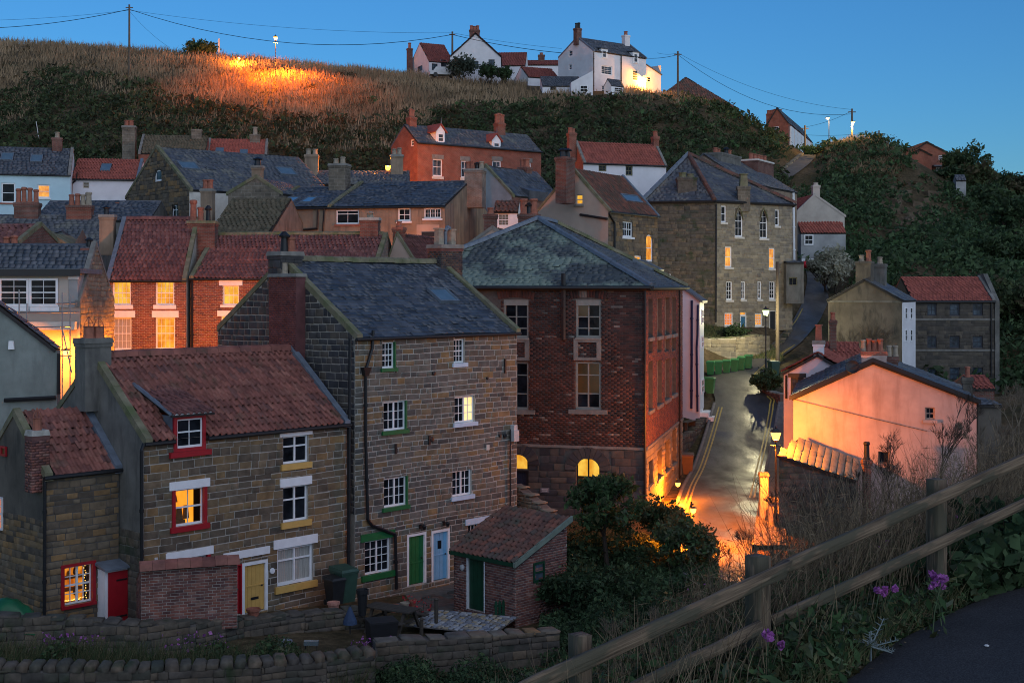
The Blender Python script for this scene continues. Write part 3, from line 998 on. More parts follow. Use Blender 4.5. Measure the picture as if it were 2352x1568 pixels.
T.window(TF, (838, 1233, 896, 1321), 2, 4, panels=2, rails=(), sill=GREENP, sillh=.2, sille=.18, lintel=GREENP, linth=.26, linte=.2)
T.window(TF, (1075, 1196, 1125, 1262), 3, 2, panels=2, rails=(), lintel=BLUEPALE, linth=.22, linte=.16)
T.door(TF, (935, 1220, 979, 1346), GREENP, WHITE, planks=4, rail=.42)
T.door(TF, (991, 1212, 1033, 1336), BLUEP, WHITE, planks=4, rail=.5, glass=True)
T.wall(TF, MORTAR)
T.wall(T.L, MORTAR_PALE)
T.wall(T.Rt, MORTAR)
T.wall(T.B, MORTAR)
T.finish()
T.masonry(TF, STONE_GREY, ch=.205, pw=.44, cap=230, dep=(.008, .022), gap=.032)
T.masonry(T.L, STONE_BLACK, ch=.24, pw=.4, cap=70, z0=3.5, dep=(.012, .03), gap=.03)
T.masonry(T.Rt, STONE_GREY, ch=.22, pw=.42, cap=0, z0=3.5, dep=(.012, .03))
TR = T.gable('slate', SLATE, ch=.2, pw=.32, cap=300, ove=.14, copL=COPING, copR=COPING, skip_cover=True)
sk = TR.rect(995, 667, 1038, 697)
TR.holes.append(sk)
T.cover(TR)
T.skylight(TR, (995, 667, 1038, 697))
T.ridge((.2, 4.2, T.h + T.rise), (T.w - .2, 4.2, T.h + T.rise), COPING, r=.15)
T.gutter()
T.pipe(TF, [(804, 778), (800, 1335)], r=.06)
T.pipe(T.L, [(799, 970), (793, 1330)], r=.05, off=.12)
T.pipe(TF, [(857, 758), (855, 800), (840, 850), (840, 1010), (845, 1193), (856, 1207), (908, 1227), (911, 1352)], r=.06, hopper=2)
T.pipe(TF, [(1172, 985), (1172, 1165)], r=.03, name='cable')
T.chimney((983, 562, 1062, 640), 4.2, BRICK_OLD, [(.2, .62, .15, POT_BUFF, 'square'), (.52, .75, .1, LEAD, 'hook'), (.82, .6, .13, POT_BUFF, 'square')], ratio=.7, drop=1.0, capm=COPING_GREY, bricks=(STONE_BLACK, 'brick', .085, .24))
T.chimney((617, 578, 694, 640), 4.2, STONE_BLACK, [(.45, .75, .15, BLACK, 'cowl'), (.75, .55, .17, POT)], ratio=.8, drop=1.2, capm=COPING_GREY, bricks=(STONE_BLACK, 'stone', .26, .36))
# brick flue built against the gable
a, b, c, d = T.L.rect(640, 636, 702, 800)
fl = MB().box(0, c - a, -.42, 0, -6, d - b).build('flue', M_plain('dark_red_painted_brick', (.12, .045, .045), .8, .3, 3, .006), T.root, T.L.M(a, b))
MB().box(-.06, c - a + .06, -.48, .05, d - b + .002, d - b + .12, .03, .03).build('cap', COPING_GREY, fl)
emit(fl, T.M, 'brick', 'brick', courses([(0, -2.5), (c - a, -2.5), (c - a, d - b), (0, d - b)], -2.5, d - b, .078, .23, jit=0, hj=0, bond=True, dep=(.006, .012)), (0, -.42, 0), (1, 0, 0), (0, 0, 1), (0, -1, 0), M_piece('painted_brick', [(.13, .045, .045), (.16, .055, .05), (.10, .04, .042)], ns=3), 0)
MB().lathe([(.13, 0), (.11, .08), (.1, .4), (.12, .42)], 10).build('pot', POT_BUFF, fl, Matrix.Translation((.65, -.2, d - b + .11)))
# small fittings on the front
for (u, v) in ((964, 1208), (1018, 1201)):
    p, q = TF.hit(u, v)
    o = MB().box(-.05, .05, -.06, 0, -.08, .08).tube((0, -.05, .05), (0, -.22, .1), .015).lathe([(.05, -.12), (.09, .0), (.03, .06)], 8, (0, -.24, .04)).build('wall_light', BLACK, T.root, TF.M(p, q))
for (u, v, r) in ((990, 1008, .1), (1158, 1000, .09), (995, 857, .08), (1118, 868, .05), (1147, 1000, .06)):
    p, q = TF.hit(u, v)
    MB().lathe([(r, 0), (r, .05), (r * .6, .06)], 10).build('vent', BLACK, T.root, TF.M(p, q, .01) @ Matrix.Rotation(R(90), 4, 'X'))
for (u, v, hgt) in ((1159, 840, .55), (908, 1030, .35), (985, 1010, .35)):
    p, q = TF.hit(u, v)
    MB().box(-.04, .04, -.06, 0, -hgt / 2, hgt / 2).build('iron_tie', BLACK, T.root, TF.M(p, q))
p, q = TF.hit(1176, 1000)
MB().box(-.14, .14, -.25, 0, -.2, .22).box(-.1, .1, -.2, 0, .22, .42).build('meter_box', WHITE_DULL, T.root, TF.M(p, q))
p, q = TF.hit(1119, 1027)
MB().box(-.08, .08, -.05, 0, -.1, .1).build('air_brick', CREAM, T.root, TF.M(p, q))

# ---- middle cottage with the red dormer
B_ = House('stone_house', 'stone cottage under a clay pantile roof with red dormer window and yellow plank door', 'house', 330, 1015, 39.2, 46, 6.35, uR=797, dep=6.1, rise=2.33, ry=3.05)
BF = B_.F
# lit room behind the red sash
B_.window(BF, (401, 1117, 468, 1210), 2, 1, sill=REDP, sillh=.17, sille=.17, surr=REDP, lintel=WHITE, linth=.26, linte=.2, gm=CLEAR, t=.05)
a, b, c, d = BF.last
w_, h_ = c - a, d - b
room = empty('lit_room', parent=B_.root); room.matrix_basis = BF.M(a, b)
MB().quad((-.1, .75, -.1), (w_ + .1, .75, -.1), (w_ + .1, .75, h_ + .1), (-.1, .75, h_ + .1)).build('glow_panel', M_emit('room_glow_panel', (1, .42, .04), .8, (1, .26, .012), 1.3), room)  # back panel glows itself in place of lamplight in the room
CH = M_plain('shadowy_chair', (.16, .09, .04), .7)
MB().box(w_ * .34, w_ * .58, .5, .58, h_ * .1, h_ * .42, .04).box(w_ * .04, w_ * .6, .4, .62, 0, h_ * .1).build('armchair', CH, room)
MB().box(w_ * .16, w_ * .5, .66, .72, h_ * .56, h_ * .76, .05).build('painting', M_plain('amber_print', (.35, .2, .06), .7), room)
MB().box(w_ * .62, w_ * .8, .5, .6, h_ * .1, h_ * .46, .04).build('chair_back', CH, room)
# top of the ground floor window behind the brick outhouse
B_.window(BF, (393, 1272, 476, 1350), 2, 1, panels=2, rails=(.7,), surr=REDP, lintel=WHITE, linth=.24, linte=.2, sill=REDP)
for px, lt, hh in (((650, 997, 708, 1066), .2, .17), ((650, 1111, 707, 1200), .34, .2)):
    B_.window(BF, px, 1, 1, panels=2, rails=(.62,), sill=YELLOWP, sillh=.2, sille=.1, lintel=WHITE, linth=lt - .06, linte=.14)
B_.window(BF, (637, 1246, 719, 1347), 1, 1, panels=2, rails=(.66,), sill=YELLOWP, sillh=.22, sille=.12, lintel=WHITE, linth=.3, linte=.16, t=.08, curtain=[(.02, .98)], gm=CLEAR)
a, b, c, d = BF.last
MB().quad((0, .6, 0), (c - a, .6, 0), (c - a, .6, d - b), (0, .6, d - b)).build('room_back', M_plain('dark_room', (.10, .07, .05), .9), B_.root, BF.M(a, b))
B_.door(BF, (556, 1283, 615, 1411), YELLOWP, WHITE, planks=5, rail=.52, flap=True, t=.1)
B_.slab(BF, (511, 1256, 618, 1284), WHITE, h=.24)
B_.door(BF, (519, 1294, 556, 1417), REDP, REDP, planks=4, t=.05)
p, q = BF.hit(624, 1310)
MB().lathe([(.1, 0), (.09, .03), (.02, .035)], 14).build('number_plate', WHITE, B_.root, BF.M(p, q, .03) @ Matrix.Rotation(R(90), 4, 'X'))
p, q = BF.hit(357, 1284)
MB().box(-.05, .05, -.06, 0, -.06, .06).build('alarm_box', WHITE_DULL, B_.root, BF.M(p, q))
# dormer front is cut through the eaves
a, b, c, d = BF.rect(398, 950, 471, 1038)
dx0, dx1, dz0, dz1 = a, c, b, d
BF.holes.append((dx0, dz0, dx1, B_.h))
B_.wall(BF, MORTAR)
BF.holes.pop()
B_.wall(B_.L, RENDER_GREY)
B_.wall(B_.Rt, MORTAR)
B_.wall(B_.B, MORTAR)
B_.finish()
BF.nostone.append((dx0, dz0 - .05, dx1, 99))
B_.masonry(BF, STONE, ch=.215, pw=.46, cap=270, dep=(.008, .026), gap=.026)
B_.masonry(B_.L, STONE_WALL, ch=.22, pw=.4, cap=30, z1=3.6, dep=(.012, .03))
yd = (dz1 - B_.h + .1) / (B_.rise / B_.ry)                     # how far back the dormer roof meets the slope
Ld = math.hypot(yd, yd * B_.rise / B_.ry)
BR = B_.gable('tile', TILE, ch=.31, pw=.235, cap=300, ove=.13, copL=COPING, copR=LEAD, skip_cover=True, gap=(dx0 - .24, dx1 - .2, Ld + .1))
k_, m_, c_, w_, n_, d_, g_, j_, i_, t_ = BR.spec
BR.spec = (k_, m_, c_, w_, n_, (.095, .11), g_, j_, i_, t_)
BR.holes.append((dx0 - .22, -.3, dx1 - .22, Ld + .15))
B_.cover(BR)
B_.ridge((.2, 3.05, B_.h + B_.rise), (B_.w - .2, 3.05, B_.h + B_.rise), TILE, r=.16)
B_.gutter(x1=dx0 - .02)
B_.gutter(x0=dx1 + .02)
B_.pipe(BF, [(331, 1018), (325, 1035), (326, 1310)], r=.055, off=.1)
dorm = empty('dormer', (0, 0, 0), parent=B_.root)
mb = MB()
mb.prism([(dx0, .02, dz0), (dx0, yd + .35, dz1), (dx0, .02, dz1)], (.07, 0, 0)).prism([(dx1 - .07, .02, dz0), (dx1 - .07, yd + .35, dz1), (dx1 - .07, .02, dz1)], (.07, 0, 0))
mb.build('cheek', LEAD, dorm)
mb = MB().box(dx0, dx0 + .11, -.06, .06, dz0, dz1).box(dx1 - .11, dx1, -.06, .06, dz0, dz1).box(dx0 + .11, dx1 - .11, -.058, .058, dz0, dz0 + .1).box(dx0 + .11, dx1 - .11, -.058, .058, dz1 - .1, dz1)
mb.build('surround', REDP, dorm)
MB().box(dx0 - .16, dx1 + .16, -.14, .03, dz0 - .17, dz0 - .003).build('sill', REDP, dorm)
MB().box(dx0 - .12, dx1 + .12, -.2, .05, dz1 + .002, dz1 + .09).build('fascia', WHITE, dorm)
fd = Fr(B_, (dx0 + .11, .0, dz0 + .1), (1, 0, 0), (0, 0, 1))
class _P: pass
ww, wh = dx1 - dx0 - .22, dz1 - dz0 - .2
mb = MB().box(0, .05, 0, .05, 0, wh).box(ww - .05, ww, 0, .05, 0, wh).box(.05, ww - .05, .001, .049, 0, .07).box(.05, ww - .05, .001, .049, wh - .05, wh).box(.05, ww - .05, -.004, .046, wh * .52, wh * .57).box(ww / 2 - .012, ww / 2 + .012, .01, .04, .07, wh - .05)
sash = mb.build('sash', WHITE, dorm, fd.M(0, 0))
B_.window  # (sash panes are laid straight into the dormer)
for (x0, x1) in ((.05, ww / 2), (ww / 2, ww - .05)):
    for (z0, z1) in ((.07, wh * .52), (wh * .57, wh - .05)):
        o = link('pane', PM[('pane', GLASS.name)], dorm, fd.M(x0, z0, -.03))
        o.scale = (x1 - x0, 1, z1 - z0)
# dormer roof: a small pantiled slope that rises gently to meet the main roof
e0 = dz1 + .08
rise_d = .52
yb = yd + .55
fr = B_.roof((dx0 - .2, -.26, e0), (dx1 + .2, -.26, e0), (dx1 + .12, yb + .5, e0 + rise_d + .25), (dx0 - .12, yb + .5, e0 + rise_d + .25), 'tile', TILE_PURPLE, .3, .2, 0, thick=.05)
B_.cover(fr)
MB().path([(dx0 - .15, -.2, e0 - .02), (dx0 - .2, yb + .4, e0 + rise_d + .3)], .07, 5).build('lead_roll', LEAD, dorm)
B_.chimney((174, 776, 254, 862), 3.05, RENDER_GREY, [(.34, .62, .17, POT, 'wire'), (.72, .6, .17, POT, 'wire')], ratio=.75, drop=1.1, capm=RENDER_GREY, cap=.06)

# ---- low shop cottage at the left
A_ = House('stone_house', 'low stone shop cottage with red pantile roof and string lights in its red framed window', 'house', 100, 1092, 38.4, 46, 4.75, uR=273, dep=3.82, rise=1.62, ry=1.91)
AF = A_.F
A_.window(AF, (146, 1293, 212, 1391), 2, 2, panels=2, rails=(.5,), gm=CLEAR, surr=REDP, sill=REDP, sillh=.1, t=.04)
a, b, c, d = AF.last
w_, h_ = c - a, d - b
room = empty('shop_display', parent=A_.root); room.matrix_basis = AF.M(a, b)
MB().quad((-.1, .8, -.1), (w_ + .1, .8, -.1), (w_ + .1, .8, h_ + .1), (-.1, .8, h_ + .1)).build('glow_panel', M_emit('shop_wall_glow', (1, .36, .03), .55, (.5, .10, .006), 4), room)  # this panel emits the glow that lamps in the shop would cast
rr = random.Random(4)
for k in range(9):
    x = rr.uniform(.05, .8) * w_; z = rr.uniform(.05, .8) * h_
    MB().lathe([(.03, 0), (.06, .05), (.05, .14), (.02, .2)], 7, (x, rr.uniform(.35, .7), z)).build('ornament', [CH, REDP, M_plain('brown_ornament', (.10, .04, .02)), YELLOWP][k % 4], room)
MB().box(0, w_, .3, .7, h_ * .3, h_ * .32).box(0, w_, .3, .7, h_ * .62, h_ * .64).build('shelf', CH, room)
BULB = M_emit('fairy_light', (1, .55, .12), 2.2)
mb = MB()
for k in range(34):
    f = k / 33
    x = w_ * (.04 + .9 * min(1, f * 1.5) + rr.uniform(-.02, .02)); z = h_ * (.06 + rr.uniform(0, .04)) if f < .6 else h_ * (.06 + .88 * (f - .6) / .4)
    if f >= .6: x = w_ * (.92 + rr.uniform(-.05, .02)) - .16 * w_ * (f - .6)
    mb.lathe([(.006, -.014), (.014, 0), (.006, .014)], 6, (x, .2 + rr.uniform(-.03, .03), z))
mb.build('string_lights', BULB, room)
AF.holes.append(AF.rect(216, 1293, 281, 1427))
# porch: a narrow lean-to box with the red door in front and a white cheek
pa, pb, pc, pd = AF.rect(222, 1296, 281, 1430)
AF.holes.pop()
A_.wall(AF, MORTAR_DARK)
A_.wall(A_.L, RENDER_DARK)
A_.wall(A_.B, MORTAR_DARK)
A_.wall(A_.Rt, MORTAR_DARK)
A_.finish()
A_.masonry(AF, STONE, ch=.2, pw=.42, cap=200, dep=(.01, .035), gap=.03)
A_.masonry(A_.L, STONE, ch=.19, pw=.4, cap=100, z1=3.4, dep=(.015, .035))
A_.gable('tile', TILE, ch=.3, pw=.24, cap=250, ove=.13, copL=COPING, copR=LEAD)
A_.gutter()
A_.pipe(AF, [(103, 1095), (102, 1416)], r=.05)
porch = empty('porch', parent=A_.root)
px0, px1 = pa + .02, pc - .02
zt = pd
MB().box(px0, px1, -.47, -.41, 0, zt).box(px0, px0 + .06, -.41, 0, 0, zt).box(px1 - .06, px1, -.41, 0, 0, zt).build('surround', WHITE, porch)
lf = MB().box(px0 + .09, px1 - .09, -.51, -.472, .05, zt - .06).build('door', REDP, porch)
for z in (.3, zt - .35):
    MB().box(px0 + .35, px1 - .12, -.53, -.512, z, z + .05).build('hinge', BLACK, lf)
MB().hexa([(px0 - .1, -.64, zt + .01), (px1 + .1, -.64, zt + .01), (px1 + .1, .0, zt + .13), (px0 - .1, .0, zt + .13), (px0 - .1, -.64, zt + .07), (px1 + .1, -.64, zt + .07), (px1 + .1, .0, zt + .22), (px0 - .1, .0, zt + .22)]).build('roof', LEAD, porch)
A_.chimney((59, 987, 112, 1066), .3, BRICK_OLD, [(.5, .6, .13, POT, 'wire')], ratio=.8, drop=.8, capm=MORTAR, bricks=(BRICK_OLD, 'brick', .08, .22), cap=.02)
A_.window(A_.L, (6, 1023, 18, 1048), 1, 1, rails=(), gm=LIT_DIM, fm=REDP, cut_hole=False, rec=-.08)
A_.window(A_.L, (-30, 1132, 9, 1217), 2, 2, gm=LIT_ORANGE, cut_hole=False, rec=-.08)

# ---- brick outhouse with rounded clay coping in front of the red dormer cottage
O1 = House('brick_outhouse', 'low red brick outhouse with rounded clay coping in front of the yellow door', 'outhouse', 324, 1308, 37.2, 20, 1.9, uR=545, dep=1.7, rise=.01, ry=1.6)
O1.F.poly = [(0, 0), (O1.w, 0), (O1.w, 1.9), (0, 1.9)]
O1.L.poly = [(-1.7, 0), (0, 0), (0, 1.9), (-1.7, 1.2)]
O1.Rt.poly = [(0, 0), (1.7, 0), (1.7, 1.2), (0, 1.9)]
O1.plain(MORTAR, MORTAR, MORTAR)
O1.masonry(O1.F, BRICK_OLD, 'brick', ch=.083, pw=.235, cap=240, jit=0, hj=0, bond=True, dep=(.006, .016))
O1.masonry(O1.L, BRICK_OLD, 'brick', ch=.083, pw=.235, cap=60, jit=0, hj=0, bond=True, dep=(.006, .016))
O1.ridge((-.05, .02, 1.82), (O1.w + .05, .02, 1.82), TILE, r=.2, seg=.33)
fr = O1.roof((O1.w, 1.75, 1.22), (0, 1.75, 1.22), (0, .1, 1.92), (O1.w, .1, 1.92), 'tile', TILE, .3, .22, 0)
O1.cover(fr)

# ---- brick shed with pantile roof and green door
C_ = House('brick_shed', 'small brick shed with mossy pantile lean-to roof and dark green door', 'shed', 1043, 1262, 43.9, -44, 2.15, uR=1185, dep=2.45, rise=1.0, ry=2.4)
CF = C_.F
C_.door(CF, (1072, 1277, 1114, 1407), GREEND, WHITE, planks=4, t=.05, knob=False)
C_.window(C_.Rt, (1224, 1287, 1249, 1338), 1, 1, fm=GREEND, t=.06, gm=GLASS_BLUE, cut_hole=False, rec=-.05)
C_.F.poly = [(0, 0), (C_.w, 0), (C_.w, C_.h), (0, C_.h)]
C_.Rt.poly = [(0, 0), (2.45, 0), (2.45, C_.h + 1.0), (0, C_.h)]
C_.L.poly = [(-2.45, 0), (0, 0), (0, C_.h), (-2.45, C_.h + 1.0)]
C_.B.poly = [(0, 0), (C_.w, 0), (C_.w, C_.h + 1), (0, C_.h + 1)]
C_.plain(MORTAR, MORTAR, MORTAR, MORTAR)
C_.masonry(CF, BRICK_OLD, 'brick', ch=.083, pw=.235, cap=150, jit=0, hj=0, bond=True, dep=(.006, .016))
C_.masonry(C_.Rt, BRICK_OLD, 'brick', ch=.083, pw=.235, cap=150, jit=0, hj=0, bond=True, dep=(.006, .016))
fr = C_.roof((-.1, -.16, C_.h), (C_.w + .12, -.16, C_.h), (C_.w + .12, 2.55, C_.h + 1.12), (-.1, 2.55, C_.h + 1.12), 'tile', TILE_BROWN, .27, .22, 200)
C_.cover(fr)
MB().hexa([(C_.w + .06, -.2, C_.h - .14), (C_.w + .15, -.2, C_.h - .14), (C_.w + .15, 2.6, C_.h + 1.0), (C_.w + .06, 2.6, C_.h + 1.0), (C_.w + .06, -.2, C_.h + .02), (C_.w + .15, -.2, C_.h + .02), (C_.w + .15, 2.6, C_.h + 1.18), (C_.w + .06, 2.6, C_.h + 1.18)]).build('bargeboard', M_plain('weathered_grey_green_board', (.16, .20, .16)), C_.root)
MB().box(-.05, C_.w + .05, -.2, -.14, C_.h - .12, C_.h + .0).build('fascia', GREEND, C_.root)
p, q = CF.hit(1063, 1302)
MB().lathe([(.1, 0), (.1, .05), (.04, .08)], 12).build('wall_disc', WHITE_DULL, C_.root, CF.M(p, q, .0) @ Matrix.Rotation(R(90), 4, 'X'))

# ---- brick hall with a hipped lichen-covered slate roof
D_ = House('brick_hall', 'large dark red brick hall with tall sash windows and hipped lichen-stained slate roof', 'building', 861, 657.2, 60.05, -14.1, 10.4, w=12.54, dep=13.5, rise=3.3, ry=6.3)
DF, DR = D_.F, D_.Rt
zst = DF.hit(1400, 1030)[1]                                         # top of the stone storey
D_.window(DF, (1323, 688, 1380, 776), 1, 1, panels=2, rails=(.25, .55), fm=DULLFRAME, t=.09, gms=lambda i, j: LIT_DIM if (i == 0 and j == 2) else GLASS, sill=DULLFRAME, sillh=.08, sille=.02)
w1 = DF.last
D_.window(DF, (1322, 830, 1380, 941), 1, 1, panels=2, rails=(.33, .72), fm=DULLFRAME, t=.09, gms=lambda i, j: LIT_DIM if j > 0 else GLASS, sill=COPING_GREY, sillh=.2, sille=.3)
D_.window(DF, (1157, 688, 1214, 776), 1, 1, panels=2, rails=(.25, .55), fm=DULLFRAME, t=.09, sill=DULLFRAME, sillh=.08, sille=.02)
w2 = DF.last
D_.window(DF, (1157, 830, 1214, 941), 1, 1, panels=2, rails=(.33, .72), fm=DULLFRAME, t=.09, sill=COPING_GREY, sillh=.2, sille=.3)
for (a, b, c, d) in (w1, w2):
    MB().box(0, c - a, .02, .16, 0, .26).build('blind', DULLFRAME, D_.root, DF.M(a, d - .26))
    # brick arch over the head: the bricks stand on end
    n = 13
    for k in range(n):
        f0 = k / n
        x = a - .22 + (c - a + .44) * f0
        zz = d - .02 + .12 * (1 - (2 * (f0 + .5 / n) - 1) ** 2)
        o = link('brick', proto_mesh('brick', 0, BRICK_HALL), D_.root)
        tilt = (f0 + .5 / n - .5) * .5
        ex = Vector((math.cos(tilt), 0, -math.sin(tilt))); ey = Vector((math.sin(tilt), 0, math.cos(tilt))); en = Vector((0, -1, 0))
        wv = (c - a + .44) / n * .92
        A2 = ex * wv; B2 = ey * .36; C2 = en * .05
        P2 = DF.pt(x, zz)
        o.matrix_basis = Matrix(((A2[0], B2[0], C2[0], P2[0]), (A2[1], B2[1], C2[1], P2[1]), (A2[2], B2[2], C2[2], P2[2]), (0, 0, 0, 1)))
    DF.nostone.append((a - .24, d - .03, c + .24, d + .46))
for uu in (1322, 1157):
    a, b, c, d = DF.rect(uu - 4, 777, uu + 59, 828)
    MB().box(0, .2, -.07, .05, 0, d - b).box(c - a - .2, c - a, -.07, .05, 0, d - b).box(.2, c - a - .2, -.068, .05, 0, .14).box(.2, c - a - .2, -.068, .05, d - b - .16, d - b).build('stone_panel', COPING_GREY, D_.root, DF.M(a, b))
# lit arched openings of the stone storey
D_.window(DF, (1323, 1051, 1378, 1168), 1, 1, panels=2, rails=(.62,), fm=BLACK, t=.06, gms=lambda i, j: LIT_YELLOW if j == 1 else LIT_DIM, rec=.15)
w3 = DF.last
D_.door(DF, (1170, 1078, 1214, 1200), M_plain('navy_door', (.02, .025, .05), .5), BLACK, planks=4, rec=.12)
dd = DF.last if hasattr(DF, 'last') else None
a, b, c, d = DF.rect(1170, 1043, 1214, 1077)
DF.holes.append((a, b, c, d))
fan = MB().box(0, .07, .06, .12, 0, d - b).box(c - a - .07, c - a, .06, .12, 0, d - b).build('fanlight', BLACK, D_.root, DF.M(a, b))
MB().quad((0, .1, 0), (c - a, .1, 0), (c - a, .1, d - b), (0, .1, d - b)).build('pane', LIT_YELLOW, fan)
w4 = (a, b, c, d)
for (a, b, c, d) in (w3, w4):
    # voussoirs around the round head, and the stone filling above the curve
    r = (c - a) / 2; cx = (a + c) / 2; cz = d - r
    mb = MB()
    N = 12
    for k in range(N):
        t0, t1 = math.pi * k / N, math.pi * (k + 1) / N
        x0, x1 = cx + r * math.cos(t0), cx + r * math.cos(t1)
        pts = [DF.pt(x0, cz + r * math.sin(t0), .03), DF.pt(x0, d + .01, .03), DF.pt(x1, d + .01, .03), DF.pt(x1, cz + r * math.sin(t1), .03)]
        mb.prism(pts, DF.en * -.2)
    mb.build('spandrel', STONEDARKFAR, D_.root)
    N = 11
    for k in range(N):
        t0, t1 = math.pi * (k + .04) / N, math.pi * (k + .96) / N
        pts = [DF.pt(cx + q * math.cos(t), cz + q * math.sin(t), .02) for q, t in ((r, t0), (r + .5, t0), (r + .5, t1), (r, t1))]
        MB().prism(pts, DF.en * .05).build('voussoir', STONE_BLACK, D_.root)
    DF.nostone.append((a - .5, cz, c + .5, d + .5))
# right side: four columns of narrow openings
cols = ((1489, 1499), (1509, 1520), (1527, 1538), (1543, 1553))
for k, (u0, u1) in enumerate(cols):
    f = k / 3
    for v0, v1 in ((686 - 4 * f, 776 - 8 * f), (780 - 5 * f, 812 - 5 * f), (828 - 8 * f, 944 - 36 * f), (1052 - 70 * f, 1118 - 48 * f)):
        hgt = v1 - v0
        lit = v0 > 950
        D_.window(DR, (u0, v0, u1, v1), 1, 1, rails=(.5,), near=False, fm=DULLFRAME if not lit else BLACK, sill=COPING_GREY if hgt > 60 else None, sillh=.16, gm=GLASS, rec=.2)
D_.wall(DF, MORTAR_DARK, reveal=.28)
D_.wall(DR, MORTAR_DARK, reveal=.28)
D_.wall(D_.L, MORTAR_DARK); D_.wall(D_.B, MORTAR_DARK)
D_.Rt.poly = [(0, 0), (D_.dep, 0), (D_.dep, D_.h), (0, D_.h)]
D_.L.poly = [(-D_.dep, 0), (0, 0), (0, D_.h), (-D_.dep, D_.h)]
D_.walls = {}
for fr in (DF, DR, D_.L, D_.B): D_.wall(fr, MORTAR_DARK, reveal=.28)
D_.finish()
xv = DF.hit(1150, 800)[0]
DFv = Fr(D_, DF.O, DF.ex, DF.ey, [(xv, 0), (D_.w, 0), (D_.w, D_.h), (xv, D_.h)])
DFv.holes = DF.holes; DFv.nostone = DF.nostone
D_.masonry(DFv, BRICK_HALL, 'brick', ch=.095, pw=.27, cap=200, z0=zst, jit=0, hj=0, bond=True, dep=(.006, .02), gap=.014)
D_.masonry(DFv, STONE_BLACK, 'stone', ch=.28, pw=.6, cap=150, z1=zst - .01, dep=(.02, .04), gap=.02)
D_.masonry(DR, BRICK_TER, 'brick', ch=.095, pw=.27, cap=90, z0=zst, jit=0, hj=0, bond=True, dep=(.006, .018), gap=.014)
D_.masonry(DR, STONE_PALE, 'stone', ch=.3, pw=.55, cap=150, z1=zst - .01, dep=(.02, .05), gap=.02)
MB().box(-.02, D_.w + .05, -.07, .0, zst - .02, zst + .1).box(D_.w - .0, D_.w + .07, .0, D_.dep, zst - .02, zst + .1).build('string_course', COPING_GREY, D_.root)
e = .25
hz, tz = D_.h - .05, D_.h + D_.rise
ap1 = Vector((6.27, 6.27, tz)); ap2 = Vector((6.27, 10.4, tz))
q0, q1, q2, q3 = Vector((-e, -e, hz)), Vector((D_.w + e, -e, hz)), Vector((D_.w + e, D_.dep + e, hz)), Vector((-e, D_.dep + e, hz))
fr = D_.roof(q0, q1, ap1, ap1, 'slate', SLATE_LICHEN, .2, .34, 200); D_.cover(fr)
fr = D_.roof(q1, q2, ap2, ap1, 'slate', SLATE_WORN, .2, .34, 100); D_.skylight(fr, (1478, 602, 1500, 622)); D_.cover(fr)
fr = D_.roof(q3, q0, ap1, ap2, 'slate', SLATE, .25, .4, 0); D_.cover(fr)
fr = D_.roof(q2, q3, ap2, ap2, 'slate', SLATE, .25, .4, 0); D_.cover(fr)
for p, q in ((q0, ap1), (q1, ap1), (q2, ap2), (q3, ap2), (ap1, ap2)):
    D_.ridge(p - Vector((0, 0, .06)), q - Vector((0, 0, .06)), LEAD if p is not q2 else COPING, r=.12, seg=.6)
MB().tube((-e, -e - .08, hz - .02), (D_.w + e, -e - .08, hz - .02), .09, n=7).tube((D_.w + e + .06, -e, hz - .02), (D_.w + e + .06, D_.dep + e, hz - .02), .08, n=7).build('gutter', BLACK, D_.root)
D_.pipe(DF, [(1294, 628), (1294, 780)], r=.11, off=.13, name='soil_pipe')
D_.pipe(DF, [(1481, 662), (1481, 1180)], r=.055, off=.08)
D_.pipe(DR, [(1561, 660), (1561, 1100)], r=.05, off=.08)
p, q = DF.hit(1252, 1125)
pl = MB().box(-.2, .2, -.06, 0, -.11, .11).build('plaque', M_plain('grey_plaque', (.16, .16, .18)), D_.root, DF.M(p, q))
MB().box(-.14, .14, -.068, -.055, .02, .055).box(-.12, .12, -.068, -.055, -.04, -.005).build('lettering', WHITE_DULL, pl)

# ================================================================ terrace behind the front row
G_ = House('brick_cottage', 'red brick cottage with four tall white sash windows under purple-red pantiles', 'house', 245, 643, 70, 3, 8, uR=428, dep=7, rise=3.35, ry=3.5)
GF = G_.F
lo = dict(nx=4, ny=2, near=True, bar=.018, t=.07, sill=WHITE, sillh=.22, sille=.12)
G_.window(GF, (259, 645, 301, 700), gm=LIT_YELLOW, **lo)
G_.window(GF, (358, 645, 400, 700), gms=lambda i, j: LIT_YELLOW if j == 1 else LIT_AMBER, **lo)
G_.window(GF, (259, 729, 302, 803), gm=CLEAR, curtain=[(.0, 1)], lintel=WHITE, linth=.36, linte=.2, **lo)
a, b, c, d = GF.last
MB().quad((0, .5, 0), (c - a, .5, 0), (c - a, .5, d - b), (0, .5, d - b)).build('room_back', LIT_DIM, G_.root, GF.M(a, b))
G_.window(GF, (358, 729, 402, 802), gms=lambda i, j: LIT_AMBER, lintel=WHITE, linth=.36, linte=.2, **lo)
G_.plain(MORTAR, MORTAR, MORTAR, MORTAR)
G_.masonry(GF, BRICK_TER, 'brick', ch=.09, pw=.25, cap=250, z0=3, jit=0, hj=0, bond=True, dep=(.006, .015))
G_.gable('tile', TILE_PURPLE, ch=.3, pw=.23, cap=300, ove=.12, copL=LEAD, copR=COPING, ridge=TILE_PURPLE)
G_.gutter(r=.05)
G_.pipe(GF, [(236, 648), (240, 660), (242, 690), (243, 800)], mat=WHITE_DULL, r=.05)
G_.chimney((432, 508, 500, 572), 3.4, BRICKFAR2, [(.15, 1.2, .2, POT), (.42, .8, .18, POT), (.7, .9, .14, BLACK, 'cowl')], ratio=.7, drop=1, capm=COPING)
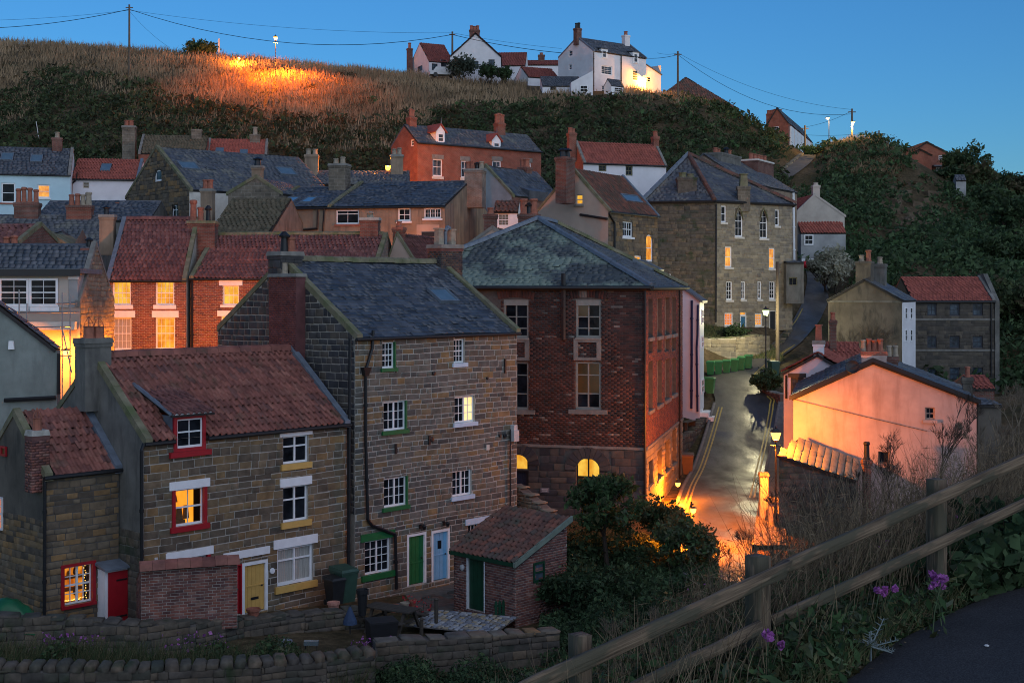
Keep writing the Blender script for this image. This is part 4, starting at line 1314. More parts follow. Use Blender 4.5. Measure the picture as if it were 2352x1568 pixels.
G_.chimney((229, 493, 266, 545), 3.4, RENDER_TAN, [(.4, .5, .16, BLACK, 'cowl')], ratio=.8, drop=1, capm=COPING_GREY)

Hc = House('brick_cottage', 'long low red brick cottage with lit window below mossy red pantiles', 'house', 438, 639, 70.6, -5, 7.8, uR=858, dep=8, rise=2.4, ry=4)
HF = Hc.F
for px in ((512, 656, 549, 700), (508, 726, 541, 780)):
    Hc.window(HF, px, 3, 1, gm=LIT_YELLOW, sill=WHITE, sillh=.14, sille=.12, lintel=WHITE, linth=.3, linte=.2, bar=.02)
Hc.plain(MORTAR, MORTAR, None, MORTAR)
Hc.wall(Hc.Rt, BRICKPALE); Hc.finish()
HFc = Fr(Hc, HF.O, HF.ex, HF.ey, [(0, 3), (5.2, 3), (5.2, Hc.h), (0, Hc.h)]); HFc.holes = HF.holes
Hc.masonry(HFc, BRICK_TER, 'brick', ch=.09, pw=.25, cap=150, z0=3, jit=0, hj=0, bond=True, dep=(.006, .015))
Hc.gable('tile', TILE_PURPLE, ch=.3, pw=.23, cap=300, ove=.12, copL=COPING, copR=COPING, ridge=COPING)
Hc.gutter(r=.05)
Hc.pipe(HF, [(441, 642), (441, 812)], r=.06)
Hc.chimney((827, 500, 874, 552), 4, BRICKFAR2, [(.5, .35, .2, POT_BUFF, 'cowl')], ratio=.8, drop=1, capm=MORTAR)

# small gabled cottage beyond its end
G2 = House('rendered_cottage', 'narrow cream gabled cottage with brick chimney beyond the mossy pantiled terrace', 'cottage', 893, 596, 74, -18, 5, uR=946, dep=6, rise=1.35, group=None)
G2.gable_front(1.35, G2.w * .35, 'tile', TILE_PURPLE, .3, .25, 0, verge=COPING)
G2.plain(RENDER_BUFF, RENDER_BUFF, RENDER_BUFF)
G2.chimney((902, 522, 931, 560), .5, BRICKFAR, [(.5, .35, .16, POT)], ratio=.8, drop=.9, capm=POT)

# dormered house at the left
I_ = House('stone_house', 'house with flat-roofed white dormer and scaffold poles glowing orange at the left', 'house', -90, 700, 58, 3, 6.5, uR=184, dep=6, rise=2.7, ry=2.7)
I_.plain(RENDER_BUFF, RENDER_BUFF, RENDER_TAN, RENDER_BUFF)
I_.masonry(I_.Rt, STONE_PALE, 'stone', ch=.22, pw=.4, cap=120, z0=2, dep=(.01, .05))
I_.gable('slate', SLATE, .25, .3, 0, ove=.05, copR=COPING_GREY)
dm = empty('dormer', parent=I_.root)
a, b, c, d = I_.F.rect(-60, 628, 184, 706)
MB().box(a, c - .5, -.05, 3.2, b, d).build('wall', RENDER_CREAM, dm)
MB().hexa([(c - .5, -.03, b), (c - .1, -.03, b), (c - .1, 2.6, b), (c - .5, 2.6, b), (c - .5, -.03, d), (c - .1, -.03, d), (c - .1, 2.6, d), (c - .5, 2.6, d)]).build('cheek', RENDER_PALE, dm)
MB().box(a - .1, c + .1, -.35, 3.4, d + .002, d + .22).build('roof', LEAD, dm)
MB().box(a - .1, c + .1, -.38, -.351, d - .12, d + .2).build('fascia', BLACK, dm)
MB().box(c - .5, c - .05, -.09, -.04, d - .25, d + .0).build('bargeboard', WHITE, dm)
I_.window(I_.F, (0, 639, 68, 704), 2, 2, rails=(.5,), cut_hole=False, rec=-.14, t=.1, sill=WHITE, sillh=.2, sille=.05)
I_.window(I_.F, (69, 639, 135, 704), 2, 2, rails=(.5,), cut_hole=False, rec=-.14, t=.1, sill=WHITE, sillh=.2, sille=.05)
MB().box(.2, I_.w - .1, -.5, -.05, I_.h - 1.1, I_.h - .75).build('signboard', CREAM, I_.root)
I_.chimney((188, 570, 221, 612), 2.7, BRICK_OLD, [(.5, .5, .14, BLACK, 'cowl')], ratio=.8, drop=1.2)
sc = thing('scaffolding', 'grey metal scaffold poles standing before the orange-lit wall', 'scaffolding', W(100, 850, 55.5))
iv = sc.matrix_world
def scp(pts, r=.03): 
    o0 = W(100, 850, 55.5)
    MB().path([W(u, v, Y) - o0 for u, v, Y in pts], r, 6).build('pole', M_STEEL, sc)
M_STEEL = M_plain('galvanised_steel', (.35, .35, .36), .4, .2, 5, 0, .5, None, (1, 1, 1), .7)
for u, v0, v1, Y in ((44, 665, 745, 56.5), (62, 697, 737, 56.5), (143, 672, 885, 55.5), (161, 677, 855, 56.5)):
    scp([(u, v0, Y), (u, v1 + 45, Y)])
for p in ([(18, 719, 55.5), (182, 716, 55.5)], [(57, 752, 55.5), (163, 750, 55.5)], [(144, 759, 55.4), (165, 856, 55.4)], [(130, 697, 55.5), (177, 697, 55.5)], [(140, 817, 55.5), (165, 817, 56.8)]):
    scp(p)

J_ = House('rendered_house', 'grey-green rendered gable with a black corner pipe at the left edge', 'house', -140, 806, 46, 5, 6, uR=131, dep=.5, rise=1.9)
J_.gable_front(1.75, J_.w * .45, 'slate', SLATE, .25, .3, 0, ove=.03)
J_.plain(RENDER_GREEN, None, RENDER_GREEN)
J_.pipe(J_.F, [(135, 812), (134, 905)], r=.07)
p, q = J_.F.hit(27, 793)
MB().box(-.1, .1, -.1, 0, -.14, .16, .02).build('light_fitting', WHITE, J_.root, J_.F.M(p, q))
J_.pipe(J_.F, [(10, 919), (128, 913)], r=.08, name='gutter')

# ================================================================ roofs behind the left terrace
def H2(name, label, u, v, Y, a, h, uR, dep, rise, wall, kind, mat, ch=.28, pw=.35, cap=0, ry=None, L=None, Rr=None, cat='house', **k):
    s = House(name, label, cat, u, v, Y, a, h, uR=uR, dep=dep, rise=rise, ry=ry)
    s.k = (wall, kind, mat, ch, pw, cap, L or wall, Rr or wall, k)
    return s
def fin(s):
    wall, kind, mat, ch, pw, cap, L, Rr, k = s.k
    sk = k.pop('sky', ())
    s.plain(wall, L, Rr, wall)
    fr = s.gable(kind, mat, ch, pw, cap, skip_cover=True, **k)
    for px in sk:
        s.skylight(fr, px)
        a, b, c, d = fr.rect(*px)
        fr.holes.append((a, b, c, d))
    s.cover(fr)
    return fr

X2 = H2('slate_roofed_house', 'house with broad worn blue slate roof behind the dormered house', -70, 604, 78, 5, 4.5, 222, 8, 3.0, BRICKPALE, 'slate', SLATE_WORN, ry=4, Rr=RENDER_GREY)
fin(X2)
X2.chimney((34, 466, 93, 502), 4, BRICKFAR2, [(.12, .9, .17, POT), (.35, 1.0, .17, POT), (.6, .95, .17, POT), (.85, .85, .17, POT)], ratio=.5, drop=1)
X2.chimney((154, 472, 214, 512), 4, BRICKFAR, [(.15, .7, .17, POT), (.4, .75, .17, POT), (.62, .7, .17, POT_BUFF), (.85, .85, .2, POT_BUFF)], ratio=.5, drop=1, capm=BRICKFAR2)
X4 = H2('brick_outshot', 'small pale brick outshot with a black waste pipe under slates', 49, 543, 71, 4, 5, 113, 5, .35, BRICKPALE, 'slate', SLATE, Rr=RENDER_GREEN)
fin(X4); X4.gutter(r=.06)
X4.pipe(X4.F, [(82, 535), (80, 560), (77, 570), (74, 612)], r=.07)
X5 = H2('rendered_outshot', 'narrow grey rendered lean-to beside the pale brick outshot', 113, 565, 71.5, 4, 5, 168, 4, 1.0, RENDER_GREY, 'slate', SLATE)
X5.F.poly = [(0, 0), (X5.w, 0), (X5.w, X5.h - .2), (0, X5.h + .75)]
X5.plain(RENDER_GREY, RENDER_GREY, RENDER_GREY)
MB().hexa([(-.1, -.15, X5.h + .72), (X5.w + .1, -.15, X5.h - .25), (X5.w + .1, 4, X5.h - .25), (-.1, 4, X5.h + .72), (-.1, -.15, X5.h + .86), (X5.w + .1, -.15, X5.h - .1), (X5.w + .1, 4, X5.h - .1), (-.1, 4, X5.h + .86)]).build('roof', COPING, X5.root)
X6 = H2('brick_gable_house', 'brown brick gabled house with stone coping at the far left edge', -60, 560, 66, -4, 5, 46, 5, 1.0, BRICKFAR2, 'tile', TILE_PURPLE, copR=COPING)
X6.k = X6.k
fin(X6)
X6.chimney((2, 575, 46, 612), -.6, RENDER_TAN, [(.25, .7, .18, POT), (.75, .75, .18, POT)], ratio=.7, drop=2.5, capm=COPING_GREY)
X3 = H2('slate_roofed_house', 'low house with smooth dark slates below the white cottage with one skylight', 78, 506, 88, 3, 4, 345, 7, 1.45, RENDER_GREY, 'slate', SLATE)
fin(X3)
X3.chimney((262, 478, 276, 510), 3, BRICKFAR, [(.5, .4, .15, POT)], ratio=.8)

K_ = H2('rendered_cottage', 'pale blue rendered cottage with slate roof, two skylights and one glowing window', -60, 398, 106, 15, 7, 162, 7, 2.45, BLUEWASH, 'slate', SLATE, sky=((2, 353, 31, 370), (70, 357, 98, 374)), copR=COPING_GREY, cap=0)
K_.window(K_.F, (3, 420, 35, 466), 1, 1, t=.1, sill=POT, near=False)
K_.window(K_.F, (86, 424, 115, 455), 1, 1, gm=LIT_AMBER, t=.09, sill=WHITE, near=False)
fin(K_); K_.gutter()
K_.chimney((120, 317, 143, 360), 3.4, BRICKFAR2, [(.5, .5, .2, POT_BUFF)], ratio=.8)
L_ = H2('rendered_cottage', 'white rendered cottage with red pantile roof and one small skylight', 164, 411, 110, 9, 5.5, 318, 6.5, 1.9, WHITEWASH, 'tile', TILE_RED, .3, .25, ry=3.2, sky=((232, 378, 255, 394),), copR=LEAD)
L_.window(L_.F, (190, 418, 205, 433), 1, 1, near=False, fm=CREAM, gm=LIT_DIM)
fin(L_); L_.gutter()
L_.pipe(L_.F, [(178, 395), (176, 412), (165, 422), (164, 460)], r=.08)
M1 = H2('stone_house', 'old house with mossy tiled roof and tall stone chimney below the hillside', 318, 352, 128, 8, 6, 472, 6, 2.0, BRICKFAR, 'tile', TILE_MOSS, .32, .3, copL=COPING_GREY)
fin(M1)
M1.chimney((281, 290, 313, 372), 2.8, STONEFAR, [(.3, .6, .25, POT), (.65, .6, .25, POT)], ratio=.8, drop=3, capm=COPING_GREY)
M1.chimney((440, 298, 464, 332), 2.8, STONEFAR, [], ratio=.8, drop=1.4)
M2 = H2('stone_house', 'house with bright red tiled roof and two skylights below the hillside', 474, 362, 131, 8, 6, 612, 6, 2.1, STONEFAR, 'tile', TILE_RED, .32, .3, copL=COPING_GREY, copR=COPING_GREY, sky=((495, 341, 514, 354), (551, 345, 569, 357)))
fin(M2)
M2.chimney((574, 310, 598, 338), 2.8, STONEFAR, [(.5, .8, .25, POT_BUFF)], ratio=.8, drop=1.4)

N_ = House('stone_building', 'broad stone gabled building with round window and long worn slate roof', 'building', 290, 455, 100.3, -50, 6, uR=435, dep=12, rise=3.4)
N_.window(N_.F, (355, 389, 371, 418), 1, 1, rails=(), near=False, t=.12, arch=.5, archm=STONEDARKFAR, gm=GLASS_BLUE)
for px in ((354, 474, 367, 502), (395, 470, 409, 500)):
    N_.window(N_.F, px, 2, 1, rails=(.6,), near=False, t=.07, arch=.45, archm=STONEDARKFAR)
N_.F.poly = []
o = N_.gable_front(3.4, N_.w * .5, 'slate', SLATE_WORN, .3, .4, 150, verge=COPING)
N_.plain(STONEDARKFAR, STONEDARKFAR, CREAM, STONEDARKFAR)
N_.masonry(N_.F, STONE, 'stone', ch=.3, pw=.6, cap=150, z0=2.5, dep=(.01, .04), gap=.02)
for px in ((413, 373, 452, 391), (639, 386, 675, 404)):
    N_.skylight(o['R'], px)
Oh = House('stone_cottage', 'small stone gable with pale coping poking above the mossy tile roof', 'cottage', 524, 447, 90, -15, 4, uR=642, dep=5, rise=1.15)
Oh.gable_front(1.1, Oh.w * .55, 'slate', SLATE_WORN, .3, .4, 0, verge=COPING)
Oh.plain(STONEFAR, STONEFAR, STONEFAR)
Oh.chimney((578, 381, 606, 420), .6, RENDER_TAN, [(.5, .6, .25, BLACK, 'cowl')], ratio=.8, drop=1, capm=COPING_GREY)
X1 = H2('tile_roofed_house', 'house with steep brown mossy tile roof between the stone gable and tan house', 482, 535, 80, -6, 4, 622, 9, 2.3, RENDER_GREY, 'tile', TILE_MOSS, .32, .3, ry=4.5)
fin(X1)
X1.chimney((461, 434, 494, 506), 3, RENDER_TAN, [(.3, .6, .2, POT), (.7, .6, .2, POT)], ratio=.8, drop=2.5, capm=COPING_GREY)

# ================================================================ tan rendered slate row in the centre
P2 = H2('rendered_house', 'long tan rendered house with slate roof, broad streaked gable and three white windows', 755, 476.6, 86.7, -12, 8, 1022, 13, 2.05, RENDER_TAN, 'slate', SLATE, .28, .4, 250, copL=COPING)
P2.window(P2.F, (772, 482, 824, 515), 2, 1, rails=(.72,), sill=POT, near=False, t=.08)
P2.window(P2.F, (914, 478, 943, 508), 2, 1, rails=(.5,), near=False, t=.09, sill=WHITE)
P2.window(P2.F, (974, 478, 1013, 502), 2, 2, panels=3, rails=(), near=False, t=.08, sill=WHITE)
P2.window(P2.F, (973, 543, 996, 592), 1, 1, near=False, t=.12, fm=LIT_AMBER if False else WHITE, gm=GLASS, lintel=BLACK, linth=.3)
fin(P2); P2.gutter()
P2.pipe(P2.F, [(745, 480), (742, 530), (735, 560)], r=.07)
P2.chimney((1067, 389, 1116, 432), 6.5, BRICKPALE, [(.1, .55, .2, POT), (.35, .6, .2, POT), (.6, .5, .16, BLACK, 'cowl'), (.85, .55, .18, POT_BUFF)], ratio=.9, drop=1.4, capm=COPING_GREY)
P2.patch(P2.F, [P2.F.hit(*q) for q in ((957, 546), (1009, 546), (1009, 516), (957, 516))], RENDER_BUFF, 'render_patch', .012, .03)
P1 = H2('rendered_house', 'shorter tan slate-roofed house with two small skylights at the row end', 606, 478.6, 87.65, -12, 8, 755, 12, 1.75, RENDER_TAN, 'slate', SLATE, .28, .4, 60, copL=COPING, sky=((656, 455, 681, 467), (698, 455, 722, 467)), L=RENDER_TAN)
fin(P1); P1.gutter()
P1.pipe(P1.F, [(624, 482), (624, 560)], r=.07)
P1.pipe(P1.F, [(730, 482), (729, 525), (697, 528)], r=.07)
P1.chimney((755, 377, 805, 428), 5.5, STONEFAR, [(.3, .4, .2, POT_BUFF), (.7, .5, .2, POT_BUFF)], ratio=.9, drop=1.4, capm=COPING_GREY)
S1 = H2('slate_roofed_house', 'house whose dull slate roof carries the glowing wall lamp', 722, 424, 106, 4, 4, 940, 7, 1.35, RENDER_TAN, 'slate', SLATE_WORN)
fin(S1)
S1.chimney((897, 356, 926, 402), 3, RENDER_TAN, [(.3, .5, .2, POT_BUFF), (.7, .6, .2, POT_BUFF)], ratio=.8, drop=1.4, capm=COPING_GREY)
S1.chimney((700, 356, 732, 390), 3, RENDER_TAN, [(.25, .5, .22, POT_BUFF), (.75, .5, .22, POT_BUFF)], ratio=.8, drop=1.4)

# red brick villa
R_ = H2('brick_house', 'orange-red brick house with slate roof and two white dormers', 959, 327, 118, 36, 5.5, 1243, 4.6, 1.75, BRICKFAR, 'slate', SLATE_WORN, .3, .4, 80)
for px in ((994, 365, 1016, 406), (1059, 369, 1077, 409), (1131, 369, 1151, 400), (1205, 373, 1220, 404)):
    R_.window(R_.F, px, 2, 1, rails=(.55,), near=False, t=.1, gm=GLASS_BLUE, sill=CREAM, sillh=.25, lintel=COPING_GREY, linth=.4)
R_.window(R_.L, (943, 320, 950, 337), 1, 1, near=False, t=.1, gm=GLASS_BLUE)
fr = fin(R_); R_.gutter(r=.09)
for (u0, v0, u1, v1) in ((1002, 301, 1022, 331), (1130, 322, 1150, 350)):
    d0 = Fr(R_, (0, .15, 0), (1, 0, 0), (0, 0, 1))
    a, b, c, d = d0.rect(u0, v0, u1, v1)
    dd_ = empty('dormer', parent=R_.root)
    MB().box(a, c, .15, 1.9, b - .6, d).prism([(a, .15, d), (c, .15, d), ((a + c) / 2, .15, d + .55)], (0, 2.2, 0)).build('wall', WHITE, dd_)
    m2 = MB()
    m2.hexa([(a - .2, 0, d - .15), ((a + c) / 2, 0, d + .62), ((a + c) / 2, 2.4, d + .62), (a - .2, 2.4, d - .15), (a - .2, 0, d - .03), ((a + c) / 2, 0, d + .74), ((a + c) / 2, 2.4, d + .74), (a - .2, 2.4, d - .03)])
    m2.hexa([((a + c) / 2, 0, d + .62), (c + .2, 0, d - .15), (c + .2, 2.4, d - .15), ((a + c) / 2, 2.4, d + .62), ((a + c) / 2, 0, d + .74), (c + .2, 0, d - .03), (c + .2, 2.4, d - .03), ((a + c) / 2, 2.4, d + .74)])
    m2.build('roof', TILE_RED, dd_)
    MB().tube(((a + c) / 2, .05, d + .7), ((a + c) / 2, .05, d + 1.3), .05, .01).build('finial', LEAD, dd_)
    R_.window(Fr(R_, (0, .14, 0), (1, 0, 0), (0, 0, 1)), (u0 + 3, v0 + 5, u1 - 3, v1 - 3), 1, 1, near=False, t=.1, gm=GLASS_BLUE, cut_hole=False, rec=-.06)
R_.chimney((933, 270, 957, 302), 2.3, BRICKFAR, [(.4, .8, .2, POT), (.65, .7, .2, POT)], ratio=.8, drop=1.2)
R_.chimney((1134, 284, 1161, 322), 2.3, BRICKFAR, [(.1, .9, .2, POT), (.37, 1.0, .2, POT), (.63, .95, .2, POT), (.9, .9, .2, POT)], ratio=.8, drop=1.2)

T2 = H2('rendered_cottage', 'white cottage with red pantile roof and orange-lit brick gable', 1340, 374, 112, 20, 4.5, 1530, 3.8, 1.9, WHITEWASH, 'tile', TILE_RED, .32, .27, 120, ry=1.8, L=BRICKFAR, copL=COPING_GREY, copR=COPING_GREY)
for px in ((1375, 379, 1393, 394), (1437, 381, 1453, 404)):
    T2.window(T2.F, px, 2, 1, near=False, t=.09, fm=COPING)
fin(T2); T2.gutter()
T2.chimney((1302, 306, 1324, 338), 1.8, BRICKFAR, [(.3, .5, .2, POT), (.7, .4, .2, POT)], ratio=.9, drop=1.2)
T2.chimney((1496, 314, 1514, 336), 1.8, BRICKFAR, [(.5, .5, .22, POT)], ratio=.9, drop=1)

# grey gabled cottage
Q_ = House('rendered_cottage', 'grey rendered gable with mossy coping and dark slate roof with a flat dormer', 'cottage', 1056, 455, 100.8, -35, 8, uR=1175, dep=7, rise=2.3)
o = Q_.gable_front(2.3, Q_.w * .5, 'slate', SLATE, .3, .4, 60, verge=COPING)
Q_.plain(RENDER_PALE, RENDER_PALE, BRICKFAR2)
MB().hexa([(Q_.w - 1.3, 2.2, Q_.h + .3), (Q_.w + .1, 2.2, Q_.h - .2), (Q_.w + .1, 4.6, Q_.h - .2), (Q_.w - 1.3, 4.6, Q_.h + .3), (Q_.w - 1.6, 2.1, Q_.h + 1.1), (Q_.w + .2, 2.1, Q_.h + .5), (Q_.w + .2, 4.7, Q_.h + .5), (Q_.w - 1.6, 4.7, Q_.h + 1.1)]).build('dormer', SLATE, Q_.root)
Q_.chimney((1189, 385, 1222, 420), 5.5, BRICKFAR2, [(.3, .7, .25, POT), (.7, .7, .25, POT)], ratio=.8)
Q2 = H2('rendered_bay', 'small white bay with many-paned window below the grey gable', 1134, 487, 90, -4, 5, 1190, 3, .75, WHITE, 'tile', TILE_BROWN, .3, .3)
Q2.window(Q2.F, (1143, 490, 1170, 520), 3, 2, near=False, t=.09, gm=LIT_DIM)
fin(Q2)
V2 = House('rendered_cottage', 'low cream gable with brick chimney just behind the hall roof', 'cottage', 1062, 576, 77, -10, 4, uR=1200, dep=6, rise=1.25)
V2.gable_front(1.25, V2.w * .5, 'tile', TILE_BROWN, .3, .3, 0, verge=COPING_GREY)
V2.plain(RENDER_BUFF, RENDER_BUFF, RENDER_BUFF)
V2.chimney((1111, 492, 1142, 540), .5, BRICKFAR2, [(.5, .4, .2, POT)], ratio=.8, drop=1)
V2.chimney((1190, 492, 1240, 540), 3, BRICKFAR2, [(.25, .95, .24, POT), (.75, .95, .24, POT), (.5, .7, .2, BLACK, 'cowl')], ratio=.7, drop=2)

U_ = House('rendered_house', 'buff rendered gable with one bright window beside a stone front and brown tile roof', 'house', 1397, 485, 80, 57, 8.2, uR=1510, dep=5.2, rise=2.6, ry=2.5)
U_.window(U_.L, (1323, 447, 1338, 470), 1, 1, gm=LIT_YELLOW, near=False, t=.05, fm=CREAM, sill=COPING_GREY)
U_.window(U_.F, (1430, 508, 1453, 545), 2, 1, panels=2, near=True, t=.08, sill=WHITE)
U_.window(U_.F, (1484, 538, 1500, 601), 1, 1, gm=LIT_AMBER, near=False, t=.1, arch=.55, archm=STONEFAR)
U_.window(U_.F, (1457, 586, 1474, 607), 2, 1, gm=LIT_AMBER, near=False, t=.1)
U_.window(U_.F, (1430, 586, 1446, 607), 1, 1, gm=LIT_DIM, near=False, t=.1)
U_.wall(U_.F, MORTAR_DARK); U_.wall(U_.L, RENDER_PINK if False else RENDER_BUFF); U_.wall(U_.B, MORTAR); U_.wall(U_.Rt, MORTAR); U_.finish()
U_.masonry(U_.F, STONE, 'stone', ch=.25, pw=.5, cap=150, z0=2, dep=(.012, .035))
fr = U_.gable('tile', TILE_BROWN, .3, .26, 200, ove=.1, copL=COPING, copR=LEAD, skip_cover=True)
U_.skylight(fr, (1432, 448, 1466, 467)); fr.holes.append(fr.rect(1432, 448, 1466, 467)); U_.cover(fr)
U_.gutter()
U_.pipe(U_.L, [(1332, 493), (1395, 503)], r=.08)
U_.pipe(U_.F, [(1399, 490), (1412, 512), (1412, 570)], r=.06)
U_.chimney((1276, 362, 1321, 408), 2.4, BRICKFAR2, [(.2, .55, .2, BLACK, 'cowl'), (.65, .6, .22, BLACK, 'cowl')], ratio=.7, drop=1.6)

# ================================================================ large chapel house with pyramid slate roof
E_ = House('stone_building', 'large five-storey sandstone building with pyramid slate roof and two pointed windows', 'building', 1480, 464, 101, 0, 10, w=1, dep=1)
def loc(u, v, Y): 
    q = E_.Mi @ W(u, v, Y); return q
Lp, Cp, Rp = loc(1480, 464, 101), loc(1642, 462, 100), loc(1820, 470, 104.2)
BRp, BLp = loc(1790, 480, 113), loc(1500, 480, 113)
zt = E_.h
eF = E_.face((Cp.x, Cp.y), (Rp.x, Rp.y), 0, zt)
eL = E_.face((Lp.x, Lp.y), (Cp.x, Cp.y), 0, zt)
wk = dict(near=False, t=.09, sill=CREAM, sillh=.16)
for px in ((1656, 472, 1668, 511), (1780, 481, 1790, 519)):
    E_.window(eF, px, 1, 1, **wk)
for px in ((1688, 478, 1706, 544), (1745, 482, 1763, 548)):
    E_.window(eF, px, 2, 2, rails=(.55,), arch=.9, archk='point', archm=STONEFAR, **wk)
    a, b, c, d = eF.last
    mb = MB(); N = 8
    for k in range(N):
        q0, q1 = abs(2 * k / N - 1), abs(2 * (k + 1) / N - 1)
        f = lambda q: d - .9 + .9 * (1 - q ** 1.6)
        x0, x1 = a + (c - a) * k / N, a + (c - a) * (k + 1) / N
        mb.prism([eF.pt(x0, f(q0) + .02, .0), eF.pt(x1, f(q1) + .02, .0), eF.pt(x1, f(q1) + .2, .0), eF.pt(x0, f(q0) + .2, .0)], eF.en * .1)
    mb.build('hood_mould', COPING, E_.root)
for px in ((1665, 566, 1681, 614), (1766, 569, 1780, 617)):
    E_.window(eF, px, 1, 1, gm=LIT_AMBER, **wk)
for px in ((1668, 646, 1682, 689), (1702, 646, 1712, 688), (1740, 646, 1749, 687), (1767, 646, 1780, 687)):
    E_.window(eF, px, 2, 2, **wk)
for px in ((1664, 718, 1684, 749), (1734, 719, 1751, 749)):
    E_.window(eF, px, 3, 2, gm=LIT_AMBER if px[0] > 1700 else LIT_ORANGE, **wk)
E_.door(eF, (1700, 725, 1714, 757), M_plain('blue_door', (.04, .16, .28), .5), WHITE, planks=2, t=.07)
E_.window(eF, (1700, 716, 1714, 724.5), 1, 1, rails=(), gm=LIT_AMBER, near=False, t=.05)
E_.door(eF, (1767, 713, 1783, 757), BLACK, CREAM, planks=2, t=.07)
E_.wall(eF, MORTAR_PALE); E_.wall(eL, MORTAR_DARK)
for A, B in (((Rp.x, Rp.y), (BRp.x, BRp.y)), ((BRp.x, BRp.y), (BLp.x, BLp.y)), ((BLp.x, BLp.y), (Lp.x, Lp.y))):
    E_.wall(E_.face(A, B, 0, zt), MORTAR)
E_.finish()
E_.masonry(eF, STONE_PALE, 'stone', ch=.26, pw=.55, cap=170, dep=(.01, .03))
E_.masonry(eL, STONE_WALL, 'stone', ch=.28, pw=.6, cap=130, dep=(.012, .04), gap=.022)
ap1, ap2 = loc(1581, 356, 106), loc(1592, 356, 108)
def ov(p, c, e=.3):
    q = Vector((p.x - c.x, p.y - c.y, 0)).normalized() * e
    return Vector((p.x + q.x, p.y + q.y, zt - .02))
cc = (Lp + Cp + Rp + BRp + BLp) / 5
oL, oC, oR, oBR, oBL = (ov(p, cc) for p in (Lp, Cp, Rp, BRp, BLp))
for A, B, cp in ((oL, oC, 60), (oC, oR, 160), (oR, oBR, 0), (oBR, oBL, 0), (oBL, oL, 0)):
    E_.cover(E_.roof(A, B, ap1, ap1, 'slate', SLATE_WORN, .3, .42, cp))
E_.ridge(oC, ap1, TILE_BROWN, r=.16, seg=.5); E_.ridge(oR, ap1, TILE_BROWN, r=.16, seg=.5); E_.ridge(oL, ap1, LEAD, r=.16, seg=.5)
MB().path([oL, oC, oR], .08, 6).build('gutter', BLACK, E_.root)
E_.pipe(eF, [(1645, 468), (1644, 740)], r=.07)
yl = (Lp.y + Cp.y) / 2 + 1.2
E_.chimney((1553, 408, 1600, 460), yl, STONE_WALL, [(.3, .4, .3, COPING), (.7, .3, .3, COPING)], ratio=.7, drop=.8)
E_.chimney((1692, 428, 1723, 462), Cp.y + 1.6, STONEFAR, [(.5, .9, .3, COPING, 'square')], ratio=.6, drop=.8)

V_ = H2('slate_roofed_house', 'slate-roofed terrace with very wide chimney stacks behind the sandstone building', 1716, 420, 112, 60, 8, 1830, 8, 2.6, RENDER_TAN, 'slate', SLATE_WORN, .3, .4, ry=4)
V_.window(V_.F, (1795, 447, 1806, 470), 1, 1, near=False, t=.1)
V_.window(V_.F, (1812, 560, 1820, 600), 1, 1, near=False, t=.1)
fin(V_)
V_.pipe(V_.F, [(1822, 443), (1824, 600)], r=.12, mat=WHITE)
V_.chimney((1616, 356, 1702, 396), 4, RENDER_GREY, [(.15, .5, .22, POT), (.3, .45, .22, POT), (.7, .8, .22, BLACK, 'cowl'), (.85, .6, .22, POT)], ratio=.35, drop=1.5)
V_.chimney((1704, 370, 1777, 404), 3.4, BRICKFAR2, [(.1, .6, .22, POT), (.3, .6, .22, POT), (.5, .6, .22, POT), (.7, .6, .22, POT), (.9, .65, .22, POT)], ratio=.35, drop=1.5, capm=CREAM)

# low stone wing and white outbuilding right of it
EW = H2('rendered_outbuilding', 'grey rendered outbuilding with small dark window right of the sandstone building', 1806, 604, 103, 6, 3.2, 1846, 4, .15, RENDER_GREY, 'slate', SLATE, cat='outbuilding')
EW.window(EW.F, (1812, 637, 1831, 656), 2, 1, rails=(), near=False, fm=COPING)
fin(EW)
W_ = House('rendered_house', 'cream gabled house with red tiled lean-to at the top of the lane', 'house', 1822, 497, 132, 4, 5.2, uR=1940, dep=8, rise=2.1)
W_.gable_front(2.1, W_.w * .42, 'tile', TILE_RED, .35, .35, 0, verge=RENDER_CREAM)
W_.window(W_.F, (1847, 538, 1867, 564), 2, 1, near=False, t=.12, sill=CREAM)
W_.plain(RENDER_CREAM, RENDER_CREAM, RENDER_CREAM)
a, b, c, d = W_.F.rect(1832, 509, 1934, 536)
fr = W_.roof((a, -1.2, b), (c, -1.2, b), (c, .05, d), (a, .05, d), 'tile', TILE_RED, .3, .3, 0); W_.cover(fr)
MB().box(a, c, -1.15, -.02, W_.h - 5, b - .14).build('lean_to', RENDER_PALE, W_.root)
W_.window(Fr(W_, (0, -1.15, 0), (1, 0, 0), (0, 0, 1)), (1847, 539, 1868, 563), 2, 1, near=False, t=.1, cut_hole=False, rec=-.06)
MB().box(.55, 2.6, -1.2, -1.14, .0, .9).build('garage_door', WHITE, W_.root)
W_.chimney((1864, 426, 1883, 456), 1.2, RENDER_CREAM, [(.5, .3, .25, RENDER_CREAM)], ratio=.8, drop=1)
W_.chimney((1832, 470, 1855, 492), 3, BRICKFAR2, [(.3, .4, .25, POT), (.7, .4, .25, POT)], ratio=.8, drop=2)

